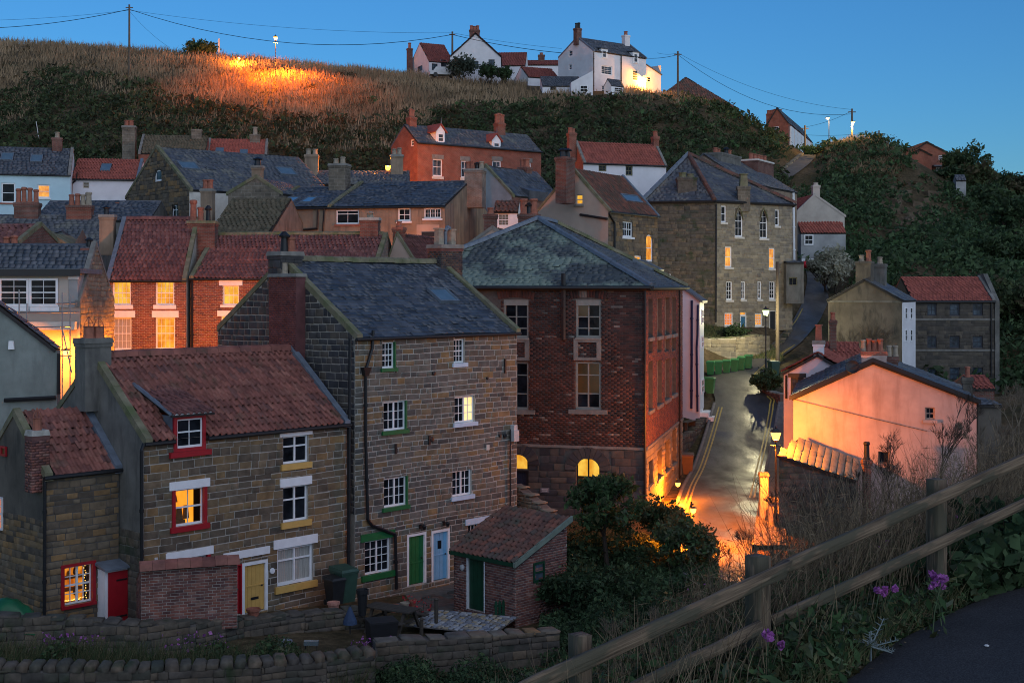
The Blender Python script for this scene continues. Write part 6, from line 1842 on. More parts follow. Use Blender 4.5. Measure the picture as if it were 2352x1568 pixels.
# ---- roads
def M_wet():
    m, nt, p = newmat('wet_asphalt')
    c = ramp(nt, [(.032, .03, .028), (.055, .052, .049), (.08, .075, .07)], wnoise(nt, .5, 6, (1, .35, 1)), [.35, .5, .7])
    c = mul(nt, c, ramp(nt, [(.7,) * 3, (1.2,) * 3], wnoise(nt, 14, 3), [.3, .7]))
    nt.links.new(c, p.inputs['Base Color'])
    r = ramp(nt, [(.34,) * 3, (.52,) * 3, (.75,) * 3], wnoise(nt, .45, 6, (1, .5, 1)), [.38, .5, .62])
    nt.links.new(r, p.inputs['Roughness'])
    p.inputs['Specular IOR Level'].default_value = .6
    bump(nt, p, wnoise(nt, 9, 4), .015, .7)
    return m
WET = M_wet()
def ribbon(name, rd, f0, f1, dz, mat, y0=None, y1=None, off0=0, off1=0, thick=None):
    yy = np.arange(y0 or rd[0][0], (y1 or rd[-1][0]) + .01, .8)
    a, b, z = road_at(rd, yy)
    # soften the corners of the edge polyline
    k = np.array([.1, .2, .4, .2, .1])
    def sm(v): return np.concatenate([v[:2], np.convolve(v, k, 'valid'), v[-2:]])
    a, b, z = sm(a), sm(b), sm(z)
    xa = a + (b - a) * f0 + off0; xb = a + (b - a) * f1 + off1
    n = len(yy)
    if thick is None:
        ncol = 9 if (f1 - f0) > .5 else 2
        V = []
        for j in range(ncol):
            t = j / (ncol - 1)
            V.append(np.column_stack([xa + (xb - xa) * t, yy, z + dz + (.05 * 4 * t * (1 - t) if ncol > 2 else 0)]))
        V = np.concatenate(V)
        Q = np.array([(j * n + i, (j + 1) * n + i, (j + 1) * n + i + 1, j * n + i + 1) for j in range(ncol - 1) for i in range(n - 1)])
        return link(name, quadmesh(name, V, Q, mat, smooth=True))
    V = np.concatenate([np.column_stack([xa, yy, z + dz - .1]), np.column_stack([xb, yy, z + dz - .1]), np.column_stack([xb, yy, z + dz + thick]), np.column_stack([xa, yy, z + dz + thick])])
    Q = []
    for i in range(n - 1):
        for s0, s1 in ((0, 1), (1, 2), (2, 3), (3, 0)):
            Q.append((s0 * n + i, s1 * n + i, s1 * n + i + 1, s0 * n + i + 1))
    return link(name, quadmesh(name, V, np.array(Q), mat))
tag(ribbon('road', ROAD, 0, 1, .02, WET), kind='structure')
tag(ribbon('lane', UROAD, 0, 1, .05, M_plain('dry_asphalt', (.10, .095, .09), .9, .3, 1.5)), kind='structure')
LINE = M_plain('yellow_line_paint', (.42, .31, .06), .55, .5, 9, 0, .5)
for o0 in (.22, .42):
    tag(ribbon('road_marking', ROAD, 0, 0, .05, LINE, 44, 81, o0, o0 + .09), kind='structure')
for o0 in (-.30, -.5):
    tag(ribbon('road_marking', ROAD, 1, 1, .05, LINE, 62, 83, o0, o0 + .09), kind='structure')
for o0 in (-.28, -.46):
    tag(ribbon('road_marking', ROAD, 1, 1, .05, LINE, 85, 100, o0, o0 + .09), kind='structure')
for o0 in (.25, .43):
    tag(ribbon('road_marking', ROAD, 0, 0, .05, LINE, 94, 112, o0, o0 + .09), kind='structure')
KERB = M_plain('kerb_stone', (.16, .15, .14), .8, .3, 4)
tag(ribbon('kerb', ROAD, 0, 0, 0, KERB, 43, 82, -.16, 0, .13), kind='structure')
tag(ribbon('kerb', ROAD, 1, 1, 0, KERB, 50, 82, 0, .16, .13), kind='structure')
PAVE = M_plain('pavement_slabs', (.13, .125, .12), .8, .3, 2.5)
tag(ribbon('pavement', ROAD, 1, 1, .12, PAVE, 50, 82, .16, 1.3), kind='structure')

# ---- tarmac path in the foreground
n = 60
sY = np.linspace(4.5, 15, n)
ex_ = np.interp(sY, [p[1] for p in PE], [p[0] for p in PE]) + rng.normal(0, .018, n)
V = []; W_N = 14
for j in range(W_N):
    X = ex_ + (j / (W_N - 1)) ** 1.3 * 7
    V.append(np.column_stack([X, sY, path_z(X, sY) + (0 if j else -.05)]))
V = np.concatenate(V)
Q = np.array([(j * n + i, (j + 1) * n + i, (j + 1) * n + i + 1, j * n + i + 1) for j in range(W_N - 1) for i in range(n - 1)])
m, nt, p = newmat('path_tarmac')
c = ramp(nt, [(.018, .018, .02), (.04, .04, .043), (.07, .07, .07)], wnoise(nt, 90, 3), [.35, .55, .75])
c = mul(nt, c, ramp(nt, [(.75,) * 3, (1.15,) * 3], wnoise(nt, 1.2, 5), [.35, .65]))
nt.links.new(c, p.inputs['Base Color']); p.inputs['Roughness'].default_value = .85; p.inputs['Specular IOR Level'].default_value = .25
bump(nt, p, wnoise(nt, 110, 2), .006)
tag(link('path', quadmesh('path', V, Q, m, smooth=True)), kind='structure')
def mk_small(name, mat, pts, label, cat):
    mb = MB(); mb.prism(pts, (0, 0, .006))
    return tag(mb.build(name, mat), label, cat)
for (u, v, nm, lb, mt, r) in ((2362 - 96, 1490, 'pebble', 'pale pebble lying on the dark tarmac path', WHITE_DULL, .018),):
    t = 2.3 * 3000 / (v - 660)
    x = (u - CX) / F * t
    z = path_z(x, t)
    MBp = MB().lathe([(r * .6, 0), (r, r * .3), (r * .5, r * .7)], 7, (0, 0, 0)).build(nm, mt)
    MBp.location = (x, t, z + .001)
    tag(MBp, lb, 'pebble')

# ---- yard paving
SLAB = M_piece('yard_flag', [(.07, .065, .06), (.10, .095, .085), (.085, .08, .08), (.06, .058, .055)], ns=3)
Hy = House('yard', None, None, 1176, 660, 1, 0, 0, w=1)
Hy.root.name = 'yard'; Hy.root['kind'] = 'structure'
pl = []
for i in range(26):
    for j in range(14):
        s = .62
        pl.append((i * s + rng.uniform(0, .02), j * s + (i % 2) * .2, s - .03, s - .03, .05))
M0 = Matrix.Translation((-4.6, 43.0, -10.93)) @ Matrix.Rotation(R(46), 4, 'Z') @ Matrix.Translation((-7.5, -2.9, 0))
Hy.root.matrix_basis = M0
emit(Hy.root, M0, 'flagstone', 'brick', [(x, y, a, b, d) for x, y, a, b, d in pl if y < 3.4], (0, 0, 0), (1, 0, 0), (0, 1, 0), (0, 0, 1), SLAB, 120)
MB().quad((0, -5, -.02), (18, -5, -.02), (18, 6, -.02), (0, 6, -.02)).build('paving_bed', MORTAR_DARK, Hy.root)

# ================================================================ garden walls
def wall_along(name, label, pts, hgt, mat, ch=.2, pw=.4, cap=120, thick=.45, top='flat', capmat=None, group=None, mort=None, capn=300):
    """pts: picture column, picture row of the top, distance"""
    W3_ = [W(*p) for p in pts]
    root = thing(name, label, 'wall', W3_[0])
    o0 = W3_[0]
    per = max(1, cap // (len(pts) - 1)); left = capn
    for i in range(len(pts) - 1):
        a, b = W3_[i] - o0, W3_[i + 1] - o0
        d = Vector((b.x - a.x, b.y - a.y, 0)); L = d.length
        ex = d.normalized(); en = ex.cross(Vector((0, 0, 1)))
        za, zb = a.z, b.z
        lowz = min(za, zb) - hgt
        A0 = Vector((a.x, a.y, lowz))
        poly = [(0, 0), (L, 0), (L, zb - lowz), (0, za - lowz)]
        back = -en * thick
        pp = [A0 + ex * x + Vector((0, 0, y)) for x, y in poly]
        MB().prism(pp, back).build('core', mort or MORTAR_DARK, root)
        pl = courses(poly, 0, max(zb, za) - lowz, ch, pw, dep=(.015, .06), gap=.018, jit=.4, hj=.3)
        emit(root, Matrix.Translation(o0), 'stone', 'stone', pl, A0, ex, (0, 0, 1), en, mat, per)
        n = max(1, int(L / (.32 if top == 'upright' else .5)))
        for k in range(n):
            f = (k + .5) / n
            c = A0 + ex * (L * f) + Vector((0, 0, za + (zb - za) * f - lowz))
            wv, hv = L / n * random.uniform(.75, .95), random.uniform(.05, .11) if top != 'upright' else random.uniform(.15, .24)
            key = ('cope', capmat.name if capmat else mat.name, k % 4)
            if key not in PM:
                r_ = np.random.default_rng(k % 4)
                V = np.array([[-.5, -.5, -.1], [.5, -.5, -.1], [.5, .5, -.1], [-.5, .5, -.1], [-.52, -.52, .6], [.5, -.54, .62], [.52, .5, .6], [-.5, .52, .58], [-.34, -.34, 1], [.34, -.36, .95], [.35, .33, 1.02], [-.36, .34, .95]]) + r_.uniform(-.06, .06, (12, 3))
                Qs = []
                for q in (0, 4):
                    for e_ in range(4):
                        f_ = (e_ + 1) % 4
                        Qs.append((q + e_, q + f_, q + 4 + f_, q + 4 + e_))
                Qs.append((8, 9, 10, 11))
                PM[key] = quadmesh('coping_stone', V, np.array(Qs), capmat or mat)
            ang = math.atan2(ex.y, ex.x) + random.uniform(-.08, .08)
            o = link('coping_stone', PM[key], root, Matrix.Translation(c - en * thick * .5) @ Matrix.Rotation(ang, 4, 'Z') @ Matrix.Rotation(random.uniform(-.06, .12), 4, 'Y') @ Matrix.Diagonal((wv, thick * 1.12, hv, 1)))
    return root
wall_along('garden_wall', 'long curved sandstone garden wall in front of the cottages and brick outhouse', [(-60, 1414, 35.6), (150, 1424, 36.2), (320, 1436, 36.4), (450, 1432, 37.3), (560, 1424, 38.6), (700, 1412, 39.8), (838, 1400, 40.8)], 1.5, STONE_WALL, cap=220, capmat=STONE_WALL)
wall_along('retaining_wall', 'lower retaining wall topped with a row of upright coping stones', [(-60, 1540, 32.6), (345, 1542, 33), (600, 1530, 33.6), (750, 1518, 34.2), (862, 1506, 34.8)], 1.6, STONE_WALL, cap=120, top='upright', capmat=STONE_WALL)
wall_along('terrace_wall', 'rubble wall holding up the patio terrace by the wooden fence', [(862, 1476, 36.2), (980, 1470, 36.6), (1130, 1462, 37.2), (1285, 1452, 38)], 1.8, STONE_WALL, cap=150, capmat=STONE_GREY)
wall_along('lane_wall', 'sloping stone wall between the tall stone house and brick hall', [(1178, 1112, 52.5), (1262, 1182, 50.8)], 3.0, STONE_PALE, ch=.14, pw=.4, cap=80)
wall_along('retaining_wall', 'lit stone retaining wall behind the row of green bins', [(1612, 778, 92.5), (1690, 776, 93.5), (1738, 770, 95), (1768, 776, 97)], 2.8, STONE_PALE, ch=.3, pw=.6, cap=120, capmat=COPING, mort=MORTAR)
wall_along('road_wall', 'low dark stone wall along the left kerb below the pinkish white house', [(1568, 1010, 73), (1596, 990, 75.5), (1636, 944, 80.5)], 1.4, STONE_WALL, ch=.25, pw=.5, cap=60)
wall_along('road_wall', 'low wall of the planted bed at the road junction', [(1718, 872, 87), (1748, 896, 84), (1792, 906, 81.5)], .7, BRICK_OLD, ch=.1, pw=.28, cap=40, capmat=COPING_GREY)
wall_along('lane_wall', 'stone wall along the far side of the rising lane', [(1752, 822, 95), (1798, 787, 99.5), (1830, 748, 106)], .9, STONE_WALL, ch=.25, pw=.5, cap=40)
wall_along('lane_wall', 'pale stone wall beside the upper lane on the hill', [(1786, 402, 160), (1822, 372, 168), (1846, 352, 178)], 2.2, STONE_PALE, ch=.5, pw=1, cap=0)
wall_along('gate_wall', 'short lit wall with tall yellow gate pillar beside the street lamp', [(1760, 1170, 56), (1785, 1180, 54.6)], 1.5, STONE_PALE, ch=.22, pw=.4, cap=20)
def pillar(u, v0, v1, Y, w, label):
    t = thing('gate_pillar', label, 'pillar', W(u, v1, Y), 0, None)
    h = (v1 - v0) / F * Y
    MB().box(-w, w, -w, w, -.4, h).build('shaft', RENDER_CREAM, t)
    MB().box(-w * 1.3, w * 1.3, -w * 1.3, w * 1.3, h + .002, h + .14, .04, .04).build('cap', COPING_GREY, t)
pillar(1754, 1092, 1204, 56.2, .17, 'taller gate pillar glowing yellow beside the street lamp')
pillar(1776, 1150, 1206, 55.2, .2, 'shorter broad pillar glowing yellow below the street lamp')

# ================================================================ lamps, poles, wires
IRON = M_plain('painted_iron', (.02, .022, .024), .45, .2, 6)
POLEWOOD = M_plain('pole_timber', (.12, .095, .07), .85, .3, 3, 0, .3, None, (6, 6, .4))
def lantern(t, z, s, glass):
    MB().lathe([(.05 * s, -.12 * s), (.16 * s, -.04 * s), (.16 * s, 0)], 8, (0, 0, z)).build('collar', IRON, t)
    g = MB(); g.hexa([(-.14 * s, -.14 * s, z), (.14 * s, -.14 * s, z), (.14 * s, .14 * s, z), (-.14 * s, .14 * s, z), (-.25 * s, -.25 * s, z + .45 * s), (.25 * s, -.25 * s, z + .45 * s), (.25 * s, .25 * s, z + .45 * s), (-.25 * s, .25 * s, z + .45 * s)])
    g.build('lantern_glass', glass, t)
    MB().hexa([(-.3 * s, -.3 * s, z + .45 * s), (.3 * s, -.3 * s, z + .45 * s), (.3 * s, .3 * s, z + .45 * s), (-.3 * s, .3 * s, z + .45 * s), (-.09 * s, -.09 * s, z + .66 * s), (.09 * s, -.09 * s, z + .66 * s), (.09 * s, .09 * s, z + .66 * s), (-.09 * s, .09 * s, z + .66 * s)]).lathe([(.05 * s, .66 * s), (.07 * s, .72 * s), (.01 * s, .82 * s)], 6, (0, 0, z)).build('lantern_roof', IRON, t)
def bulb(t, z, watts, col, r=.15, loc=None):
    l = bpy.data.lights.new('bulb', 'POINT')
    l.energy = watts; l.color = col; l.shadow_soft_size = r
    o = bpy.data.objects.new('bulb', l); COL.objects.link(o); o.parent = t
    o.location = loc or (0, 0, z)
    return o
SOD = (1, .25, .014)
def spot(t, loc, watts, col, deg):
    """a shaded lamp that throws its light downwards"""
    l = bpy.data.lights.new('bulb', 'SPOT')
    l.energy = watts; l.color = col; l.shadow_soft_size = .1
    l.spot_size = R(deg); l.spot_blend = .5
    o = bpy.data.objects.new('bulb', l); COL.objects.link(o); o.parent = t
    o.location = loc
    return o
def street_lamp(label, u, vtop, vbase, Y, glass, watts, col, s=1.0, group='street lamps', off=(0, -.45, -.1), extra=0):
    if Y > 150: Y = ray_ground(u, vbase, 0, 130, 240, .5)
    b = W(u, vbase, Y)
    t = thing('street_lamp', label, 'street lamp', b, 0, group)
    h = (vbase - vtop) / F * Y
    zl = h - .8 * s
    MB().lathe([(.1 * s, -.6 - abs(extra)), (.1 * s, .9), (.055 * s, 1.0), (.045 * s, zl - .1 * s)], 8).build('post', IRON, t)
    MB().box(-.3 * s, .3 * s, -.015, .015, zl - .35 * s, zl - .31 * s).build('ladder_bar', IRON, t)
    lantern(t, zl, s, glass)
    if extra < 0: spot(t, (0, 0, zl - .15 * s), watts, col, 148)
    else: bulb(t, 0, watts, col, .1, (0, 0, zl + .2 * s))
    return t
street_lamp('glowing orange lantern lamp post beside the pink gabled house', 1782, 978, 1215, 54.1, LAMP_ORANGE, 1600, SOD, .72, extra=.8)
spot([o for o in bpy.data.objects if o.get('label', '').startswith('glowing orange lantern lamp post')][0], (-.13, .06, 3.52), 3000, (1, .18, .007), 130)  # second light added under the lantern to brighten the road below
street_lamp('greenish white lantern lamp post in front of the large sandstone building', 1759, 703, 855, 90, LAMP_WHITE, 900, (1, .88, .5), .8)
street_lamp('orange lantern lamp post on the grassy hilltop', 633, 80, 186, 191, LAMP_ORANGE, 85000, (1, .19, .008), 1.0, extra=-1)
def pole(label, u, v0, v1, Y, r=.14, mat=None, arm=True):
    if Y > 184: Y = ray_ground(u, v1, 0, 130, Y + 20, .5)
    b = W(u, v1, Y)
    h = (v1 - v0) / F * Y
    t = thing('telegraph_pole', label, 'pole', b, 0, 'telegraph poles')
    MB().tube((0, 0, -1), (0, 0, h), r, r * .75, 8).build('pole', mat or POLEWOOD, t)
    if arm:
        MB().box(-.5, .5, -.06, .06, h - .5, h - .38).build('crossarm', mat or POLEWOOD, t)
    return t
pole('tall telegraph pole on the grassy hill at the left', 297, 11, 172, 186, .17)
pole('grey telegraph pole beside the large white gabled house', 1039, 73, 128, 187, .18)
pole('dark telegraph pole in front of the brown pyramid roof', 1557, 118, 218, 178, .16)
pole('telegraph pole at the top of the upper lane', 1849, 288, 356, 181, .16)
pole('telegraph pole standing among the houses by the lit lantern, rising past the sandstone building', 1786, 601, 852, 92.5, .15, None, False)
pole('small distant telegraph pole on the right mound beside a glowing light', 2019, 300, 328, 172, .13)
t = pole('floodlit telegraph pole on top of the right mound', 1957, 250, 322, 175, .16)
def head_lamp(t, z, s, glass, watts, col, dx=0):
    MB().tube((0, 0, z), (dx, -.3, z + .15), .05).build('arm', IRON, t)
    MB().box(dx - .25 * s, dx + .25 * s, -.6 * s - .2, -.1, z + .06, z + .2, .05, .05).build('head', IRON, t)
    MB().lathe([(.24 * s, 0), (.18 * s, -.13), (.05 * s, -.2)], 8, (dx, -.35 - .1 * s, z + .055)).build('lamp_glass', glass, t)
    bulb(t, 0, watts, col, .15, (dx, -.55, z - .35))
head_lamp(t, (322 - 283) / F * 175, 1.0, LAMP_WARM, 900, (1, .62, .22))
t = thing('street_lamp', 'tall thin street lamp at the left of the right mound', 'street lamp', W(1904, 335, 180), 0, 'street lamps')
MB().tube((0, 0, -2), (0, 0, 3.7), .08, .05, 7).build('post', IRON, t)
head_lamp(t, 3.7, 1.0, LAMP_WARM, 900, (1, .60, .2), -.3)
t = thing('street_lamp', 'small light glowing on the crest of the right mound', 'street lamp', W(2012, 330, 171.5), 0, 'street lamps')
MB().tube((0, 0, -2), (0, 0, .3), .08, .05, 7).build('post', IRON, t)
head_lamp(t, .35, .9, LAMP_WARM, 300, (1, .60, .2))
def wall_lamp(label, u, v, Y, watts, col, glass=None, s=1.0, off=(0, -.4, -.3), name='wall_lamp'):
    t = thing(name, label, 'wall lamp', W(u, v, Y), 0, None)
    MB().tube((0, .5, .2), (0, 0, .22), .03).build('bracket', IRON, t)
    MB().lathe([(.05 * s, .22 * s), (.2 * s, .18 * s), (.22 * s, .14 * s)], 8).build('hood', IRON, t)
    MB().lathe([(.02 * s, -.17 * s), (.13 * s, -.1 * s), (.17 * s, .05 * s), (.15 * s, .138 * s)], 8).build('lamp_glass', glass or LAMP_ORANGE, t)
    bulb(t, 0, watts, col, .1, (0, 0, 0))
    return t
wl = W2.M @ W2.F.pt(*W2.F.hit(1475, 186), .75)
wall_lamp('blazing wall lamp on the tall white hilltop house', CX + F * wl.x / wl.y, VH - F * wl.z / wl.y, wl.y, 2100, (1, .36, .03), LAMP_ORANGE, 1.6)
wall_lamp('small glowing lamp above the slate roof left of the orange-red brick house', 891, 387, 110.5, 2600, SOD, LAMP_ORANGE, 1.3)
wall_lamp('lamp glowing low on the crest of the grassy hill', 549, 136, ray_ground(545, 152, 0, 150, 230, .5) - .6, 5500, SOD, LAMP_ORANGE, 1.0, name='path_lamp')
wall_lamp('lamp glowing in the alley behind the scaffold poles', 150, 812, 57.2, 950, SOD, LAMP_ORANGE, 1.0)
wall_lamp('lamp glowing in the alley in front of the brick terrace', 330, 842, 61.5, 2900, SOD, LAMP_ORANGE, 1.0)
wall_lamp('lamp glowing in the passage below the long tan house', 1012, 622, 80.5, 1200, SOD, LAMP_ORANGE, 1.0)
wall_lamp('added light glowing low against the stone foot of the brick hall', 1557, 1112, 61, 1200, (1, .2, .008), LAMP_ORANGE, .7)  # hidden light added to brighten the hall's side wall
t = wall_lamp('added light glowing behind the bush at the near end of the wet road', 1592, 1172, 49.5, 0, SOD, LAMP_ORANGE, .7)
spot(t, (.3, .3, -.05), 4200, (1, .17, .006), 150)  # light and its fitting added to throw an orange pool on the road
MB().tube((0, .5, -2.2), (0, .5, .25), .04).build('post', IRON, t)
wall_lamp('small lamp at the bend of the lane below the white bush', 1866, 662, 122, 60, (1, .6, .2), LAMP_WARM, 1.0, (.4, -.6, .2))
WIREM = M_plain('black_cable', (.003, .003, .004), .9, .1, 3, 0, 0)
def wire(pts, label, r=.03, sag=None):
    P = [W(*p) for p in pts]
    mb = MB()
    for a, b, s in zip(P, P[1:], sag or [1.0] * (len(P) - 1)):
        q = [a + (b - a) * k / 14 - Vector((0, 0, s * 4 * (k / 14) * (1 - k / 14))) for k in range(15)]
        mb.path(q, r, 4)
    return tag(mb.build('overhead_wire', WIREM), label, 'wire', 'overhead wires')
wire([(-60, 66, 190), (297, 22, 186), (1039, 80, 187), (1290, 122, 182)], 'thick sagging overhead wire from the hill pole to the white houses', .045, [.6, 3.0, .3])
wire([(-60, 48, 190), (297, 24, 186), (1039, 76, 187), (1290, 112, 184)], 'upper thin overhead wire running across the whole left sky', .02, [.3, .9, .2])
wire([(297, 26, 186), (390, 110, 200)], 'stay wire slanting from the hill pole to the grass', .015, [.4])
wire([(1480, 134, 182), (1557, 126, 178), (1957, 262, 175)], 'lower wire sagging from the dark pole to the right mound', .03, [.2, 2.6])
wire([(1510, 122, 182), (1557, 122, 178), (1957, 252, 175)], 'higher wire from the dark pole to the right mound', .02, [.2, 1.4])
wire([(1849, 310, 181), (2019, 303, 172)], 'nearly level wire between the two small right-hand poles', .025, [.25])
wire([(1849, 292, 181), (1957, 255, 175)], 'short wire rising to the floodlit pole', .02, [.3])
# post and fence on the crest
t = thing('marker_post', 'pale weathered post standing alone on the grassy crest', 'post', W(503, 130, 199))
MB().box(-.12, .12, -.12, .12, -.5, 2.7).build('post', WHITE_DULL, t)
t = thing('wire_fence', 'line of thin posts and wire along the left grassy crest', 'fence', W(15, 102, 206))
o0 = W(15, 102, 206)
pts = [(15, 100), (66, 102), (116, 104), (163, 108), (203, 111), (243, 114), (277, 116), (308, 119), (349, 122), (391, 125)]
for u, v in pts:
    MB().tube((0, 0, -.6), (0, 0, .8), .07, .06, 5).build('post', POLEWOOD, t, Matrix.Translation(W(u, v, 206) - o0))
MB().path([W(u, v - 8, 206) - o0 for u, v in pts], .012, 3).build('wire', BLACK, t)
t = thing('broken_stake', 'thin pale stake leaning on the left scrub slope', 'stake', W(92, 325, 150))
MB().tube((0, 0, -.5), (-.45, 0, 2.3), .06, .04, 5).build('stake', WHITE_DULL, t)
# rail in front of the tall white house
t = thing('garden_rail', 'low timber rail in front of the glowing white hilltop house', 'fence', W(1405, 222, 175))
o0 = W(1405, 222, 175)
pp = [(1405, 213), (1430, 215), (1455, 217), (1480, 219), (1512, 221)]
for u, v in pp:
    MB().box(-.06, .06, -.06, .06, -1, .1).build('post', POLEWOOD, t, Matrix.Translation(W(u, v, 175) - o0))
for dz in (0, -.35):
    MB().path([W(u, v, 175) - o0 + Vector((0, 0, dz)) for u, v in pp], .05, 4).build('rail', POLEWOOD, t)

# ================================================================ bins, pots, furniture
BIN = M_plain('green_bin_plastic', (.035, .19, .055), .45, .15, 4)
BIND = M_plain('dull_green_bin_plastic', (.03, .07, .05), .5, .2, 4)
BINB = M_plain('brown_bin_plastic', (.10, .05, .03), .5, .2, 4)
def bin_(label, loc, mat, rz=0, s=1.0, group=None):
    t = thing('wheelie_bin', label, 'wheelie bin', loc, rz, group)
    t.scale = (s, s, s)
    MB().hexa([(-.21, -.25, .06), (.21, -.25, .06), (.21, .2, .06), (-.21, .2, .06), (-.28, -.34, .95), (.28, -.34, .95), (.28, .32, .95), (-.28, .32, .95)]).box(-.295, .295, -.355, .34, .9, .951).build('body', mat, t)
    MB().hexa([(-.3, -.37, .953), (.3, -.37, .953), (.3, .36, .953), (-.3, .36, .953), (-.26, -.32, 1.02), (.26, -.32, 1.02), (.28, .36, 1.06), (-.28, .36, 1.06)]).box(-.24, .24, .34, .42, .94, .99).build('lid', mat, t)
    for x in (-.24, .24):
        MB().tube((x - .03, .22, .1), (x + .03, .22, .1), .1, n=10).build('wheel', BLACKP, t)
    return t
ub = [(1632, 862), (1650, 861), (1669, 859), (1687, 856), (1703, 851), (1719, 847)]
lb = ['first green wheelie bin of the row, farthest left beside the pinkish house', 'second green wheelie bin from the pinkish house in the row', 'third green wheelie bin from the pinkish house in the row', 'fourth green wheelie bin from the pinkish house in the row', 'fifth green wheelie bin from the pinkish house, last but one', 'last green wheelie bin of the row, nearest the lamp post']
src = None
for (u, v), l in zip(ub, lb):
    Y = 88.3 + (u - 1632) * .024
    loc = W(u, v, Y)
    if src is None:
        src = bin_(l, loc, BIN, R(-14), .94, 'green bins in a row by the wall')
    else:
        c = src.copy(); COL.objects.link(c); c.location = loc; c['label'] = l
        c.rotation_euler = (0, 0, R(-14) + random.uniform(-.15, .15))
        for ch in list(src.children):
            k = ch.copy(); COL.objects.link(k); k.parent = c
bin_('single green wheelie bin at the corner of the pinkish white house', W(1629, 905, 83), BIN, R(70), 1.05)
bin_('orange-lit bin on the verge beside the brick hall and road', W(1580, 1090, 70), BINB, R(-10), 1.1)
bin_('green wheelie bin against the corner of the tall stone house', W(790, 1384, 43.6), BIND, R(40), 1.15)
bin_('black wheelie bin beside the terracotta pot and cottage wall', W(768, 1388, 43.2), BLACKP, R(40), .9)
bin_('dark bin with pale green lid near the lamp post at the bend', W(1777, 866, 86.5), BIND, R(15), 1.05)
def pot(label, u, v, Y, r, h, mat=None, plant=None, name='flower_pot'):
    t = thing(name, label, 'flower pot', W(u, v, Y))
    MB().lathe([(r * .68, 0), (r * .95, h * .82), (r * 1.1, h * .83), (r * 1.1, h), (r * .95, h), (r * .9, h * .9), (.01, h * .88)], 14).build('pot', mat or POT, t, smooth=False)
    return t
pot('terracotta pot standing on the garden wall near the yellow door', 582, 1424, 39.2, .2, .36)
pot('pale terracotta pot by the green wheelie bin and cottage wall', 766, 1412, 41.5, .19, .42, M_plain('pale_terracotta', (.42, .20, .15), .8))
pot('tall dark chimney pot planter at the end of the garden wall', 832, 1412, 40.3, .17, .8, BLACKP, name='planter')
pot('grey wire bucket planter on the ledge below the garden wall', 654, 1497, 36.8, .2, .33, M_plain('zinc', (.2, .2, .23), .5, .3, 6), name='bucket_planter')
pot('small clay pot on the patio wall beside the picnic bench', 905, 1405, 42, .14, .24)
pot('second small clay pot on the patio wall, nearer the shed', 930, 1398, 42.6, .14, .22, POT_BUFF)
pot('tiny clay pot with red flowers behind the picnic bench', 948, 1392, 43, .12, .2)
t = thing('garden_table', 'round teal garden table top peeking above the garden wall', 'table', W(676, 1440, 40.8))
MB().lathe([(.36, .48), (.37, .5), (.37, .52), (.02, .53)], 24).build('table_top', M_plain('teal_metal', (.12, .28, .27), .5, .15, 5), t, Matrix.Rotation(R(62), 4, 'X') @ Matrix.Translation((0, .1, -.3)))
for a in range(3):
    MB().tube((0, 0, .3), (.25 * math.cos(a * 2.1), .25 * math.sin(a * 2.1), -.6), .02).build('leg', IRON, t)
t = thing('garden_table', 'brownish folded round table leaning behind the terracotta pot', 'table', W(612, 1440, 40.2))
MB().lathe([(.36, .48), (.37, .5), (.37, .52), (.02, .53)], 24).build('table_top', M_plain('bronze_metal', (.12, .10, .08), .5, .15, 5), t, Matrix.Rotation(R(62), 4, 'X') @ Matrix.Translation((0, .05, -.42)))
t = thing('solar_light', 'small solar floodlight on a bracket below the garden wall', 'garden light', W(715, 1490, 36.6))
MB().box(-.2, .2, -.1, .08, .12, .24).build('lamp_head', M_plain('brushed_metal', (.45, .55, .6), .25, .1, 5, 0, .5, None, (1, 1, 1), .8), t)
MB().box(-.17, -.15, -.02, .0, -.05, .12).box(.15, .17, -.02, 0, -.05, .12).build('bracket', BLACK, t)
WOODD = M_plain('dark_bench_timber', (.06, .05, .04), .8, .3, 3, 0, .3, None, (4, 4, 4))
t = thing('picnic_bench', 'dark timber picnic bench on the patio behind the black planter', 'picnic bench', W(900, 1448, 40.5), R(-30))
for k in range(5):
    MB().box(-.85, .85, -.36 + k * .145, -.36 + k * .145 + .13, .7, .74).build('plank', WOODD, t)
for y in (-.72, .58):
    MB().box(-.85, .85, y, y + .24, .42, .46).build('seat', WOODD, t)
for x in (-.6, .6):
    MB().hexa([(x, -.66, 0), (x + .08, -.66, 0), (x + .08, -.56, 0), (x, -.56, 0), (x, -.28, .7), (x + .08, -.28, .7), (x + .08, -.18, .7), (x, -.18, .7)]).build('leg', WOODD, t)
    MB().hexa([(x, .56, 0), (x + .08, .56, 0), (x + .08, .66, 0), (x, .66, 0), (x, .18, .7), (x + .08, .18, .7), (x + .08, .28, .7), (x, .28, .7)]).build('leg', WOODD, t)
    MB().box(x - .03, x - .002, -.66, .78, .34, .42).build('brace', WOODD, t)
t = thing('planter_box', 'square black planter box below the picnic bench', 'planter', W(876, 1476, 37.6), R(20))
MB().box(-.36, .36, -.3, .3, 0, .62, -.05, -.05).build('box', BLACKP, t)
MB().box(-.42, .42, -.36, .36, .622, .68).build('rim', BLACKP, t)
t = thing('parasol', 'folded blue parasol cone standing on the wall end', 'parasol', W(804, 1432, 39.6))
MB().lathe([(.22, 0), (.2, .12), (.08, .4), (.03, .52)], 10).build('canopy', M_plain('blue_cloth', (.03, .055, .11), .8, .2, 6), t)
MB().tube((0, 0, -.3), (0, 0, .58), .02).build('pole', IRON, t)
t = thing('mosaic_paving', 'pale broken-stone mosaic paving on the patio beside the shed', 'paving', W(1060, 1425, 41.2))
rr = random.Random(5)
o0 = W(1060, 1425, 41.2)
mb = MB()
